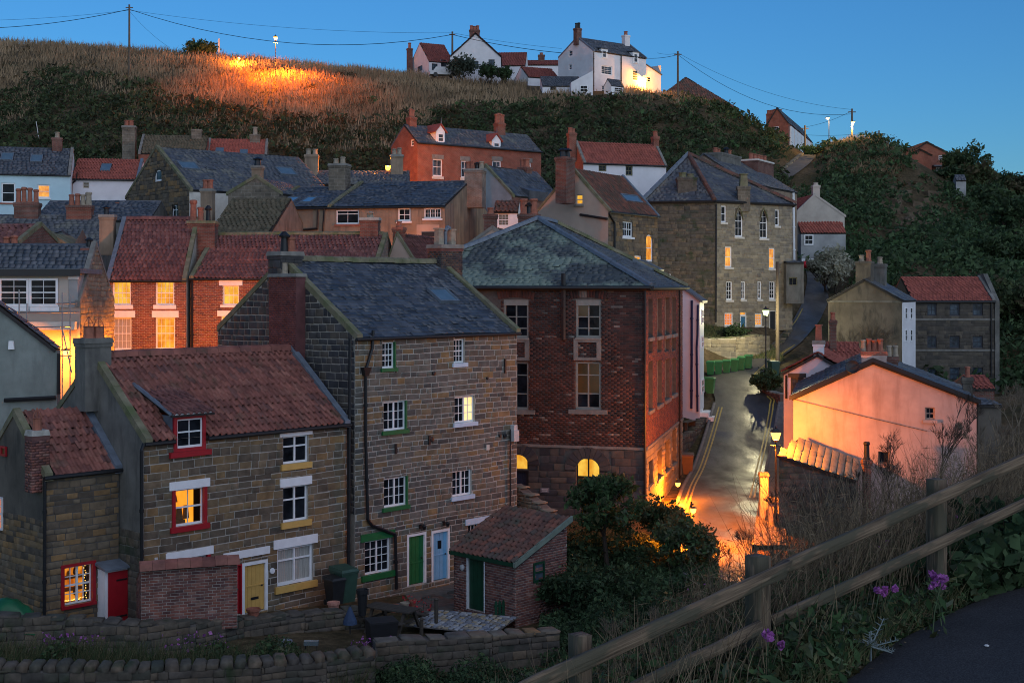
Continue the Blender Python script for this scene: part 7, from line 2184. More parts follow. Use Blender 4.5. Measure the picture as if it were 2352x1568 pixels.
MOS = M_piece('mosaic_stone', [(.22, .24, .27), (.30, .31, .33), (.16, .18, .22), (.32, .25, .14), (.36, .37, .38)], ns=3)
pv = []
for i in range(15):
    for j in range(11):
        pv.append((i * .19 + rr.uniform(0, .05), j * .19 + rr.uniform(0, .05), rr.uniform(.1, .18), rr.uniform(.1, .17), .03))
Mm = Matrix.Translation(o0) @ Matrix.Rotation(R(-20), 4, 'Z')
t.matrix_basis = Mm
emit(t, Mm, 'stone', 'stone', pv, (-1.4, -1.0, -.02), (1, 0, 0), (0, 1, 0), (0, 0, 1), MOS, 100)
MB().quad((-1.5, -1.1, -.03), (1.5, -1.1, -.03), (1.5, 1.2, -.03), (-1.5, 1.2, -.03)).build('bed', MORTAR_DARK, t)
t = thing('picket_gate', 'little green picket gate leaning by the shed corner', 'gate', W(1160, 1424, 42.2), R(25))
for k in range(6):
    MB().prism([(-.36 + k * .13, 0, 0), (-.27 + k * .13, 0, 0), (-.27 + k * .13, 0, .6), (-.315 + k * .13, 0, .68), (-.36 + k * .13, 0, .6)], (0, .025, 0)).build('picket', GREEND, t)
for z in (.15, .45):
    MB().box(-.38, .4, .028, .06, z, z + .07).build('rail', GREEND, t)
t = thing('tarpaulin', 'crumpled dark green tarpaulin over a heap beside the shop cottage', 'tarpaulin', W(18, 1432, 36.6))
nn = 18
V = []; Q = []
for i in range(nn):
    for j in range(nn):
        x, y = i / (nn - 1) * 2 - 1, j / (nn - 1) * 2 - 1
        r = math.hypot(x, y)
        V.append((x * 1.0, y * .7, max(0, .85 * (1 - r ** 1.7)) + rr.uniform(-.05, .05) - .1))
for i in range(nn - 1):
    for j in range(nn - 1):
        Q.append((i * nn + j, (i + 1) * nn + j, (i + 1) * nn + j + 1, i * nn + j + 1))
link('sheet', quadmesh('sheet', np.array(V), np.array(Q), M_plain('green_tarpaulin', (.012, .10, .04), .4, .35, 3), smooth=False), t)
for (u, v, l) in ((1002, 1395, 'thin rope post at the patio edge beside the mosaic paving'), (968, 1440, 'short rope post in front of the mosaic paving')):
    t = thing('rope_post', l, 'post', W(u, v + 20, 39.8))
    MB().lathe([(.06, -.2), (.06, .5), (.08, .52), (.02, .58)], 8).build('post', WOODD, t)
t = thing('bench', 'timber bench on the verge beside the pinkish white house', 'bench', W(1580, 985, 76), R(60))
for k in range(4):
    MB().box(-.8, .8, -.25 + k * .13, -.25 + k * .13 + .11, .42, .46).build('plank', WOODD, t)
for x in (-.65, .6):
    MB().box(x, x + .07, -.22, .22, 0, .42).build('leg', WOODD, t)
t = thing('buoy', 'round red buoy hanging at the top of the lane', 'buoy', W(1851, 608, 121))
MB().lathe([(.02, -.35), (.2, -.28), (.34, -.1), (.36, .05), (.25, .27), (.02, .35)], 12).build('ball', M_plain('red_buoy', (.6, .02, .04), .4), t, smooth=True)
t = thing('parked_car', 'pale car roof showing above the hilltop grass by the white house', 'car', W(1018, 178, 188), R(10))
MB().hexa([(-2, -.8, .3), (2, -.8, .3), (2, .8, .3), (-2, .8, .3), (-1.95, -.78, .85), (1.9, -.78, .85), (1.9, .78, .85), (-1.95, .78, .85)]).hexa([(-1.5, -.75, .851), (1.1, -.75, .851), (1.1, .75, .851), (-1.5, .75, .851), (-1.1, -.62, 1.42), (.5, -.62, 1.42), (.5, .62, 1.42), (-1.1, .62, 1.42)]).build('body', WHITE_DULL, t)
for x in (-1.2, 1.25):
    for y in (-.8, .62):
        MB().tube((x, y, .3), (x, y + .18, .3), .31, n=12).build('wheel', BLACKP, t)

# ================================================================ foreground fence
def M_wood():
    m, nt, p = newmat('weathered_fence_timber')
    tc = nd(nt, 'ShaderNodeTexCoord')
    mp = nd(nt, 'ShaderNodeMapping'); mp.inputs['Scale'].default_value = (1.2, 26, 26)
    nt.links.new(tc.outputs['Object'], mp.inputs[0])
    n = nd(nt, 'ShaderNodeTexNoise'); n.inputs['Scale'].default_value = 2.2; n.inputs['Detail'].default_value = 6
    nt.links.new(mp.outputs[0], n.inputs['Vector'])
    c = ramp(nt, [(.045, .033, .022), (.14, .10, .066), (.235, .175, .115)], n.outputs['Fac'], [.3, .52, .75])
    mp2 = nd(nt, 'ShaderNodeMapping'); mp2.inputs['Scale'].default_value = (1, 3.5, 3.5)
    nt.links.new(tc.outputs['Object'], mp2.inputs[0])
    n2 = nd(nt, 'ShaderNodeTexNoise'); n2.inputs['Scale'].default_value = 2.6; n2.inputs['Detail'].default_value = 4
    nt.links.new(mp2.outputs[0], n2.inputs['Vector'])
    f = ramp(nt, [(0, 0, 0), (1, 1, 1)], n2.outputs['Fac'], [.5, .57])
    c = mixc(nt, c, rgb(nt, (.075, .066, .044)), f)
    nt.links.new(c, p.inputs['Base Color']); p.inputs['Roughness'].default_value = .8; p.inputs['Specular IOR Level'].default_value = .25
    bump(nt, p, n.outputs['Fac'], .012, .8)
    return m
WOOD = M_wood()
fence = thing('wooden_fence', 'weathered two-rail timber fence climbing beside the tarmac path', 'fence', W(1740, 1510, 8))
o0 = W(1740, 1510, 8)
def beam(name, p, q, w, h, side=0, seg=9, jag=False):
    """a sawn timber from p to q, its grain along local x"""
    p, q = p - o0, q - o0
    d = q - p; L = d.length
    ex = d.normalized(); ey = Vector((0, 0, 1)).cross(ex)
    ey = ey.normalized() if ey.length > .05 else Vector((-.55, .835, 0))
    ez = ex.cross(ey).normalized(); ey = ez.cross(ex)
    V = []; Q = []
    r_ = np.random.default_rng(int(abs(p.x * 991) + L * 77))
    for k in range(seg + 1):
        x = L * k / seg
        e = r_.normal(0, .003, 8)
        for i, (y, z) in enumerate(((-w / 2, -h / 2 + .006), (-w / 2 + .006, -h / 2), (w / 2 - .006, -h / 2), (w / 2, -h / 2 + .006), (w / 2, h / 2 - .006), (w / 2 - .006, h / 2), (-w / 2 + .006, h / 2), (-w / 2, h / 2 - .006))):
            xx = x + (r_.uniform(-.05, .03) if (jag and k == seg) else 0)
            V.append((xx, y + e[i] * .6, z + e[(i + 3) % 8] * .6))
    for k in range(seg):
        for i in range(8):
            j = (i + 1) % 8
            Q.append((k * 8 + i, k * 8 + j, k * 8 + 8 + j, k * 8 + 8 + i))
    V = V + [tuple(np.mean(V[:8], 0)), tuple(np.mean(V[-8:], 0))]
    n0, n1 = len(V) - 2, len(V) - 1
    for i in range(0, 8, 2):
        Q.append((n0, (i + 2) % 8, i + 1, i)); Q.append((n1, seg * 8 + i, seg * 8 + i + 1, seg * 8 + (i + 2) % 8))
    Mx = Matrix(((ex[0], ey[0], ez[0], p[0]), (ex[1], ey[1], ez[1], p[1]), (ex[2], ey[2], ez[2], p[2]), (0, 0, 0, 1)))
    return link(name, quadmesh(name, np.array(V), np.array(Q), WOOD), fence, Mx)
def post(u, vt, vb, Y, w):
    b, t_ = W(u, vb, Y), W(u, vt, Y)
    o = beam('post', b - Vector((0, 0, .5)), t_, w, w)
    return o
post(1332, 1456, 1640, 7.25, .1)
post(1741, 1276, 1512, 8.1, .115)
post(2151, 1100, 1190, 9.3, .105)
post(2560, 930, 1080, 10.6, .125)
k_ = Vector((.05, -.075, 0))
beam('rail', W(1120, 1600, 6.7) + k_, W(1786, 1297, 8.05) + k_, .036, .088, jag=True, seg=16)
beam('rail', W(1750, 1303, 8.2) + k_ * 1.3, W(2580, 936, 10.5) + k_ * 1.3, .036, .08, seg=20)
beam('rail', W(1764, 1424, 8.2) + k_ * .4, W(2400, 1128, 10.0) + k_ * .4, .036, .076, seg=14)
beam('rail', W(1150, 1720, 6.8) + k_ * .4, W(1738, 1436, 8.0) + k_ * .4, .036, .076, seg=14)

# ================================================================ vegetation
def M_leaf(name, cols, ns=1.5, lo=.45, hi=1.35, rough=.75):
    m, nt, p = newmat(name)
    c = ramp(nt, cols, rndval(nt))
    c = mul(nt, c, ramp(nt, [(lo,) * 3, (hi,) * 3], wnoise(nt, ns, 3), [.3, .7]))
    nt.links.new(c, p.inputs['Base Color'])
    p.inputs['Roughness'].default_value = rough
    p.inputs['Specular IOR Level'].default_value = .2
    tr = nd(nt, 'ShaderNodeBsdfTranslucent')
    nt.links.new(c, tr.inputs[0])
    mx = nd(nt, 'ShaderNodeMixShader'); mx.inputs[0].default_value = .25
    nt.links.new(p.outputs[0], mx.inputs[1]); nt.links.new(tr.outputs[0], mx.inputs[2])
    nt.links.new(mx.outputs[0], nt.nodes['Material Output'].inputs[0])
    return m
LEAF_DARK = M_leaf('dark_leaf', [(.026, .05, .024), (.045, .085, .036), (.075, .12, .05), (.04, .058, .032)])
LEAF_SCRUB = M_leaf('scrub_leaf', [(.035, .048, .024), (.055, .08, .034), (.085, .11, .045), (.09, .07, .04), (.05, .052, .03)], ns=.35)
LEAF_BROWN = M_leaf('bramble_leaf', [(.08, .052, .026), (.12, .075, .034), (.065, .068, .03), (.15, .095, .042), (.052, .048, .026)], ns=.35)
LEAF_GREEN = M_leaf('green_leaf', [(.04, .085, .03), (.065, .13, .045), (.085, .16, .055), (.05, .075, .035)], ns=.3)
LEAF_GREY = M_leaf('grey_green_leaf', [(.05, .07, .05), (.08, .10, .075), (.035, .055, .04)], ns=.6)
LEAF_FG = M_leaf('weed_leaf', [(.03, .062, .026), (.05, .095, .036), (.07, .125, .045), (.085, .105, .065), (.12, .115, .045), (.036, .056, .03)], ns=5)
STRAW = M_leaf('dry_grass', [(.29, .20, .115), (.38, .265, .155), (.22, .155, .088), (.44, .32, .2), (.15, .105, .06)], ns=.16, lo=.55, hi=1.3, rough=.9)
STRAW_FG = M_leaf('dry_stalk', [(.20, .15, .09), (.28, .21, .13), (.13, .095, .06), (.09, .065, .045)], ns=4, lo=.6, hi=1.25, rough=.85)
GRASS_FG = M_leaf('verge_grass', [(.045, .08, .03), (.07, .11, .045), (.12, .12, .055), (.2, .16, .085), (.036, .06, .026)], ns=4, lo=.5, hi=1.3)
PETAL = M_leaf('purple_petal', [(.36, .10, .36), (.48, .15, .46), (.28, .07, .30), (.55, .22, .50)], ns=9, lo=.7, hi=1.2)
WHITEPETAL = M_leaf('creamy_petal', [(.30, .31, .24), (.38, .38, .30), (.20, .22, .15)], ns=1.5, lo=.6, hi=1.2)
BARK = M_plain('dark_bark', (.05, .038, .028), .9, .35, 8)
ROCK = M_plain('cliff_rock', (.13, .095, .065), .95, .5, .6, .2, .2, ((.10, .09, .06), .5, .5, .65, (1, 1, 2)))

def unit(n):
    v = rng.normal(size=(n, 3))
    return v / np.linalg.norm(v, axis=1, keepdims=True)
def leaves(C, size, rnd=None, up=0.0, asp=.55):
    """one four-sided leaf at each centre"""
    n = len(C)
    nrm = unit(n); nrm[:, 2] += up
    nrm /= np.linalg.norm(nrm, axis=1, keepdims=True)
    a = np.cross(nrm, unit(n)); a /= np.linalg.norm(a, axis=1, keepdims=True) + 1e-9
    b = np.cross(nrm, a)
    s = (size * np.clip(rng.lognormal(-.05, .4, n), .35, 2.2))[:, None]
    A, B = a * s, b * s * asp
    V = np.stack([C - A, C + B * .9 - A * .1, C + A, C - B * .9 + A * .1], 1).reshape(-1, 3)
    Q = np.arange(4 * n).reshape(n, 4)
    return V, Q, (rng.random(n) if rnd is None else rnd)
def unit1(): return unit(1)[0]
def join(parts):
    Vs, Qs, Rs = [], [], []
    b = 0
    for V, Q, r in parts:
        Vs.append(V); Qs.append(Q + b); Rs.append(r); b += len(V)
    return np.vstack(Vs), np.vstack(Qs), np.concatenate(Rs)
def blob(c, r, n, shell=.55):
    """points filling the outer part of an uneven ellipsoid"""
    d = unit(n)
    k = 1 + .22 * np.sin(d[:, 0] * 5 + c[0]) * np.cos(d[:, 1] * 4 + c[1]) + .15 * np.sin(d[:, 2] * 7 + c[0] * 2)
    q = rng.uniform(shell, 1, n) ** .7 * k
    return np.asarray(c) + d * q[:, None] * np.asarray(r)
def blades(P, h, w, lean=.25, dirv=(1, 0), cam=True):
    """tapering grass blades, two quads bent over"""
    n = len(P)
    H = h * rng.uniform(.5, 1.3, n)
    an = rng.uniform(0, 2 * np.pi, n)
    lx = np.cos(an) * lean * H * rng.uniform(.2, 1.4, n) + dirv[0] * H * .12
    ly = np.sin(an) * lean * H * rng.uniform(.2, 1.4, n) + dirv[1] * H * .12
    wa = rng.uniform(-.7, .7, n)
    wx, wy = np.cos(wa) * w / 2, np.sin(wa) * w / 2
    z0 = np.zeros(n)
    def at(f, g, k): return np.column_stack([P[:, 0] + lx * g + wx * k, P[:, 1] + ly * g + wy * k, P[:, 2] + H * f])
    V = np.stack([at(-.05, 0, -1), at(-.05, 0, 1), at(.55, .35, .75), at(.55, .35, -.75), at(.97, 1, .12), at(.97, 1, -.12)], 1).reshape(-1, 3)
    b = np.arange(n)[:, None] * 6
    Q = np.concatenate([b + np.array([[0, 1, 2, 3]]), b + np.array([[3, 2, 4, 5]])])
    r = rng.random(n)
    return V, Q, np.concatenate([r, r])
def project(X, Y, Z): return CX + F * X / Y, VH - F * Z / Y
def stuff(name, part, mat): 
    o = link(name, quadmesh(name, *part[:2], mat, part[2]))
    o['kind'] = 'stuff'
    return o

# ---- hillside planting
def scatter(n, y0, y1, t=.47):
    Y = np.exp(rng.uniform(np.log(y0), np.log(y1), n))
    X = rng.uniform(-t, t, n) * Y
    Z = terr(X, Y)
    u, v = project(X, Y, Z)
    return X, Y, Z, u, v
bu = [-300, 0, 50, 110, 220, 330, 450, 600, 750, 900, 1050, 1200, 1350, 1520, 1700, 2600]
bv = [230, 235, 205, 158, 178, 205, 240, 268, 285, 282, 258, 250, 232, 232, 250, 250]
straw_lo = lambda u: np.interp(u, bu, bv)
HOUSE_ZONE = lambda u, v, Y: (Y > 170) & (((u > 920) & (u < 1300) & (v < 168)) | ((u > 1210) & (u < 1525) & (v < 212)))
X, Y, Z, u, v = scatter(150000, 138, 240)
edge_n = 16 * np.sin(X * .35) + 10 * np.sin(X * .9 + Y * .5)
ok = (u > -150) & (u < 1720) & (v < straw_lo(u) + edge_n) & ~HOUSE_ZONE(u, v, Y)
tuft = np.sin(X * .8 + 2 * np.sin(Y * .31)) * np.cos(Y * .55 + 1.3 * np.sin(X * .23)) + rng.normal(0, .35, len(X))
PT = np.column_stack([X, Y, Z])
V1 = join([blades(PT[ok & (tuft < -.5) & (rng.random(len(X)) < .6)], .45, .1, .7, (.8, -.3)), blades(PT[ok & (tuft >= -.5) & (tuft < .45)], .8, .085, .45, (.6, .2)), blades(PT[ok & (tuft >= .45)], 1.15, .085, .3, (.2, .4))])
ok2 = (u > -150) & (u < 1000) & (v >= straw_lo(u) + edge_n) & (v < straw_lo(u) + 70) & (rng.random(len(u)) < .25)
V2 = blades(np.column_stack([X, Y, Z])[ok2], .9, .09, .35, (.6, .2))
stuff('dry_grass', join([V1, V2]), STRAW)
def scrub(name, mat, n, cond, r0, r1, per, size, y0, y1, flat=.75):
    X, Y, Z, u, v = scatter(n, y0, y1)
    ok = cond(u, v, X, Y)
    X, Y, Z = X[ok], Y[ok], Z[ok]
    pts = []; rn = []
    for x, y, z in zip(X, Y, Z):
        r = rng.uniform(r0, r1)
        k = int(per * (r / r1) ** 2) + 8
        d = unit(k); d[:, 2] = np.abs(d[:, 2]) - .15
        q = rng.uniform(.75, 1.08, k)[:, None]
        pts.append(np.array([x, y, z]) + d * q * np.array([r, r, r * flat]))
        rn.append((rng.random() * .5 + rng.random(k) * .5))
    return stuff(name, leaves(np.vstack(pts), size, np.concatenate(rn), up=.5), mat)
def orange_zone(u, v): return (u > 520) & (u < 1060) & (v > 230)
def right_rock(u, v): return (u > 2035) & (u < 2170) & (v > 415) & (v < 540)
scrub('scrub', LEAF_SCRUB, 5200, lambda u, v, X, Y: (u > -150) & (u < 1800) & (v > straw_lo(u) - 6) & (v < 440) & ~(orange_zone(u, v) & (rng.random(len(u)) < .6)) & ~HOUSE_ZONE(u, v, Y), .7, 2.2, 62, .24, 128, 205)
scrub('bramble', LEAF_BROWN, 3600, lambda u, v, X, Y: (v < 440) & (v > straw_lo(u) - 12) & (((u > 480) & (u < 1080)) | ((u > 1350) & (u < 1560) & (rng.random(len(u)) < .5)) | (rng.random(len(u)) < .1)) & (u < 1750) & ~HOUSE_ZONE(u, v, Y), .5, 1.6, 46, .2, 130, 200)
scrub('low_brambles', LEAF_BROWN, 2200, lambda u, v, X, Y: (u > -150) & (u < 1500) & (v < straw_lo(u)) & (np.sin(X * .5 + Y * .2) + np.cos(Y * .6) > .75) & ~HOUSE_ZONE(u, v, Y), .25, .8, 34, .17, 140, 215)
scrub('scrub', LEAF_GREEN, 2600, lambda u, v, X, Y: (u > 850) & (u < 1800) & (v > 225) & (v < 420) & (rng.random(len(u)) < np.where(u > 1560, .5, .14)), .7, 1.9, 60, .22, 140, 205)
def mound(u, v, X, Y):
    lane = (u > 1765) & (u < 1900) & (Y > 150) & (v > 352)
    low = (u > 1838) & (Y > 118) & (Y < 200)
    side = (u > 2110) & (Y > 92) & (Y <= 118) & (v < 900)
    road = ((u < 1960) & (Y < 128)) | ((u > 2078) & (u < 2192) & (v < 408) & (Y > 160))
    return (low | side) & ~lane & ~road & ~(right_rock(u, v) & (rng.random(len(u)) < .6))
scrub('ivy_scrub', LEAF_DARK, 9000, lambda u, v, X, Y: mound(u, v, X, Y) & (u < 2500), .7, 2.3, 62, .25, 90, 200)
scrub('ivy_scrub', LEAF_GREEN, 3600, lambda u, v, X, Y: mound(u, v, X, Y) & (u < 2500) & (np.sin(X * .4) + np.sin(Y * .33 + X * .2) > .5), .6, 1.8, 56, .23, 90, 200)
scrub('bramble', LEAF_BROWN, 2400, lambda u, v, X, Y: mound(u, v, X, Y) & (u > 1880) & (u < 2180) & (v < 440), .4, 1.2, 40, .18, 150, 200)
X, Y, Z, u, v = scatter(130000, 150, 200)
ok = (u > 1890) & (u < 2110) & (v < 400) & mound(u, v, X, Y)
stuff('dry_grass', blades(np.column_stack([X, Y, Z])[ok], .75, .08, .4), STRAW)
# exposed rock of the slope
rk = thing('rock_face', 'bare brown rock face showing through the scrub on the right slope', 'rock', (0, 0, 0))
X, Y, Z, u, v = scatter(9000, 138, 165)
ok = np.where(right_rock(u, v))[0][:46]
rk.location = (X[ok[0]], Y[ok[0]], Z[ok[0]])
for i in ok:
    V = blob((0, 0, 0), (1.0, 1.0, .6), 8, .95)
    s = rng.uniform(.35, .9)
    mb = MB().box(-s, s, -s, s * 1.2, -s * .6, s * .35, s * .2, s * .15)
    mb.v = [(p[0] + random.uniform(-.2, .2), p[1] + random.uniform(-.2, .2), p[2] + random.uniform(-.12, .12)) for p in mb.v]
    mb.build('rock', ROCK, rk, Matrix.Translation((X[i] - rk.location.x, Y[i] - rk.location.y, Z[i] - rk.location.z)) @ Matrix.Rotation(rng.uniform(0, 3), 4, 'Z'))

# ---- single trees and bushes
def branchy(mb, p, d, L, r, dp, rr, spread=.5, up=.15):
    q = p + d * L
    mb.tube(p, q, r, r * .72, 5 if r > .03 else 4, cap=False)
    tips = []
    if dp == 0: return [q]
    for k in range(rr.choice((2, 3))):
        nd_ = (d + Vector((rr.uniform(-1, 1), rr.uniform(-1, 1), rr.uniform(-.5, 1))) * spread + Vector((0, 0, up))).normalized()
        tips += branchy(mb, q, nd_, L * rr.uniform(.62, .85), r * .66, dp - 1, rr, spread, up)
    return tips
def tree(name, label, cat, u, vb, Y, height, crown_r, mat, n=4000, leaf=.12, seed=1, trunk=.12, stems=1, dp=4, low=.35, group=None, zb=None, dense=.5):
    b = W(u, vb, Y)
    t = thing(name, label, cat, b, 0, group)
    rr = random.Random(seed)
    mb = MB(); tips = []
    for s in range(stems):
        d = Vector((rr.uniform(-.2, .2), rr.uniform(-.2, .2), 1)) if stems == 1 else Vector((rr.uniform(-.6, .6), rr.uniform(-.6, .6), 1))
        d.normalize()
        base = Vector((0, 0, -.4)) if stems == 1 else Vector((rr.uniform(-.3, .3) * crown_r, rr.uniform(-.3, .3) * crown_r, -.4))
        q = base + d * (height * low + .4)
        mb.tube(base, q, trunk, trunk * .75, 7)
        for k in range(3):
            nd_ = (d * .6 + Vector((rr.uniform(-1, 1), rr.uniform(-1, 1), .35))).normalized()
            tips += branchy(mb, q, nd_, height * (1 - low) * .32, trunk * .55, dp - 1, rr, .6)
    mb.build('trunk', BARK, t)
    top = Vector((0, 0, height * (low + (1 - low) * .5)))
    pts = []; rn = []
    # clumps gathered about the limb ends, kept inside the crown's outline
    sel = tips if len(tips) < 90 else rr.sample(tips, 90)
    per = max(6, n // max(1, len(sel)))
    sc_ = Vector((crown_r, crown_r, height * (1 - low) * .55))
    for k in range(len(sel)):
        q = Vector(unit(1)[0]) * rr.uniform(.35, .95)
        sel.append(top + Vector((q.x * sc_.x, q.y * sc_.y, q.z * sc_.z)))
    per = max(6, n // max(1, len(sel)))
    for tp in sel:
        w = tp - top
        k = math.sqrt((w.x / sc_.x) ** 2 + (w.y / sc_.y) ** 2 + (w.z / sc_.z) ** 2)
        if k > 1: tp = top + w / k * rr.uniform(.8, 1.03)
        cr = crown_r * rr.uniform(.18, .34)
        pts.append(blob(tuple(tp), (cr, cr, cr * .75), per, .25))
        rn.append(np.clip(rr.random() * .5 + rng.random(per) * .5, 0, 1))
    V, Q, r = leaves(np.vstack(pts), leaf, np.concatenate(rn), up=.3)
    o = link('crown', quadmesh('crown', V, Q, mat, r), t)
    return t
tree('small_tree', 'dark leafy tree in front of the glowing arched hall window', 'tree', 1398, 1308, 47.5, 3.6, 1.5, LEAF_FG, 6500, .085, 3, .1, 1, 4, .33)
tree('bush', 'round bush catching orange lamplight beside the wet road', 'bush', 1568, 1345, 46, 2.6, 1.15, LEAF_FG, 4600, .075, 5, .05, 4, 3, .2)
tree('bush', 'smaller bush at the foot of the hall corner, rimmed with orange light', 'bush', 1512, 1260, 49, 1.9, 1.0, LEAF_FG, 3500, .075, 6, .05, 3, 3, .2)
tree('bush', 'low bush between the lamplit road and timber fence post', 'bush', 1640, 1400, 41, 1.1, .85, LEAF_FG, 2400, .07, 7, .04, 4, 3, .15)
tree('bush', 'dense dark bush right of the brick shed', 'bush', 1345, 1440, 42.5, 2.15, 1.45, LEAF_DARK, 8000, .07, 8, .05, 5, 3, .1)
tree('bush', 'black shadowed bush behind the shed under the hall tree', 'bush', 1345, 1340, 49, 2.0, 1.7, LEAF_DARK, 4500, .08, 18, .05, 4, 3, .1)
tree('flowering_bush', 'large cream flowering bush at the side of the rising lane', 'bush', 1908, 668, 118, 3.9, 1.9, WHITEPETAL, 7000, .14, 9, .1, 4, 3, .12)
tree('bush', 'green garden bush in the planted bed at the junction', 'bush', 1762, 908, 83.5, 1.7, .95, LEAF_DARK, 3000, .1, 10, .04, 4, 3, .1)
tree('bush', 'bush on the grassy bank under the blue door', 'bush', 1690, 778, 97, 1.0, 1.1, LEAF_DARK, 2000, .1, 12, .04, 3, 3, .1)
tree('bush', 'dark round bush on the grassy hill crest at the left', 'bush', 462, 132, 199, 2.4, 2.9, LEAF_DARK, 2600, .2, 13, .1, 4, 3, .15)
tree('garden_shrub', 'tall loose shrub in front of the large white gable', 'shrub', 1062, 184, 186, 3.6, 2.3, LEAF_GREY, 3200, .17, 14, .08, 5, 3, .15)
tree('garden_shrub', 'darker shrub under the white gable, right of the loose one', 'shrub', 1120, 186, 186, 2.6, 1.5, LEAF_DARK, 2200, .17, 15, .08, 4, 3, .15)
tree('garden_shrub', 'rightmost shrub beside the large white gable', 'shrub', 1160, 190, 186, 2.5, 1.1, LEAF_DARK, 1600, .17, 16, .08, 4, 3, .15)
tree('hedge', 'clipped dark hedge at the top of the upper lane', 'hedge', 1868, 362, 181, 1.8, 1.9, LEAF_GREEN, 2600, .14, 17, .06, 6, 2, .1)
k_lab = ['first big tree right of the ridge house', 'tall tree behind the garden hut', 'broad tree on the slope below the ridge house', 'rounded tree near the right edge of the skyline', 'last tree at the right edge of the skyline', 'tree lower on the right slope near the edge', 'large tree low on the right slope', 'dark tree behind the long red-tiled house', 'tree between the hut and the skyline']
for i, (u, vb, Y, h, r) in enumerate(((2215, 425, 172, 5.2, 3.2), (2245, 450, 168, 4.4, 3.0), (2180, 432, 168, 2.8, 2.2), (2295, 455, 172, 3.6, 3.0), (2345, 470, 170, 4.2, 3.2), (2330, 540, 150, 4.5, 3.2), (2320, 640, 130, 5, 3.4), (2325, 760, 110, 4.6, 3.0), (2270, 500, 160, 4, 2.8))):
    tree('tree', k_lab[i], 'tree', u, vb, Y, h, r, (LEAF_DARK, LEAF_SCRUB, LEAF_DARK)[i % 3], 3000, .22, 30 + i, .12, 3, 3, .2, group='trees on the right slope')
# bank of grass under the sandstone building
X = rng.uniform(14.2, 19.6, 9000); Y = rng.uniform(94, 99.5, 9000); Z = terr(X, Y)
stuff('bank_grass', blades(np.column_stack([X, Y, Z]), .3, .05, .4), GRASS_FG)

# ---- plants in the front garden strip
def patch_leaves(name, poly_uvY, n, size, mat, hmax, y_jit=.5):
    P = []
    for k in range(n):
        i = rng.integers(0, len(poly_uvY) - 1); f = rng.random()
        a, b = poly_uvY[i], poly_uvY[i + 1]
        Yk = a[2] + (b[2] - a[2]) * f + rng.uniform(-y_jit, y_jit)
        u = a[0] + (b[0] - a[0]) * f
        x = (u - CX) / F * Yk
        P.append((x, Yk))
    P = np.array(P); Z = terr(P[:, 0], P[:, 1])
    hh = hmax * (.35 + .65 * np.abs(np.sin(P[:, 0] * 1.7) * np.cos(P[:, 0] * .6 + 1)))
    C = np.column_stack([P, Z + rng.uniform(0, 1, n) * hh])
    return leaves(C, size, up=.4)
strip = [(-60, 1500, 34.4), (300, 1500, 35), (600, 1490, 35.8), (860, 1470, 36)]
stuff('border_plants', join([patch_leaves('b', strip, 26000, .05, LEAF_FG, .95, .55)]), LEAF_FG)
C = np.array([(( -60 + 900 * f - CX) / F * 34.8, 34.8 + rng.uniform(-.6, .6)) for f in rng.random(5000)])
stuff('border_grass', blades(np.column_stack([C, terr(C[:, 0], C[:, 1])]), .9, .022, .3), GRASS_FG)
strip2 = [(830, 1520, 35), (1000, 1540, 35), (1290, 1520, 36)]
stuff('border_plants', patch_leaves('b', strip2, 12000, .05, LEAF_DARK, .9, .9), LEAF_DARK)
stuff('rough_plants', patch_leaves('b', [(1430, 1350, 46), (1540, 1360, 45.5), (1650, 1350, 45)], 12000, .06, LEAF_DARK, .8, 3), LEAF_DARK)
strip3 = [(1240, 1430, 40), (1450, 1430, 39), (1650, 1400, 38)]
stuff('rough_plants', patch_leaves('b', strip3, 16000, .06, LEAF_DARK, 1.1, 2.5), LEAF_DARK)
strip4 = [(1300, 1340, 49), (1480, 1300, 50), (1560, 1280, 49)]
stuff('rough_plants', patch_leaves('b', strip4, 9000, .07, LEAF_DARK, .9, 2.5), LEAF_DARK)
k_lab = ['purple flowers among border plants below the garden wall, near the tarpaulin', 'purple flowers among border plants under the brick outhouse', 'purple flowers by the black planter box', 'red flowers in the pots on the patio wall']
for (u, v, Y, m, l, w) in ((160, 1476, 35.4, PETAL, k_lab[0], .9), (450, 1476, 36, PETAL, k_lab[1], .9), (850, 1488, 36.8, PETAL, k_lab[2], .6), (960, 1388, 43, REDP, k_lab[3], .5)):
    c = W(u, v, Y)
    t = thing('flowers', l, 'flowers', c)
    mb = MB()
    for k in range(22):
        x, z = random.uniform(-w, w), random.uniform(-.25, .3)
        mb.tube((x, random.uniform(-.2, .2), -.8), (x, 0, z), .006, n=3)
    mb.build('stems', GREEND, t)
    P = np.column_stack([rng.uniform(-w, w, 90), rng.uniform(-.25, .25, 90), rng.uniform(-.25, .3, 90)])
    V, Q, r = leaves(P, .035, asp=.9)
    link('petals', quadmesh('petals', V, Q, m, r), t)['kind'] = 'stuff'

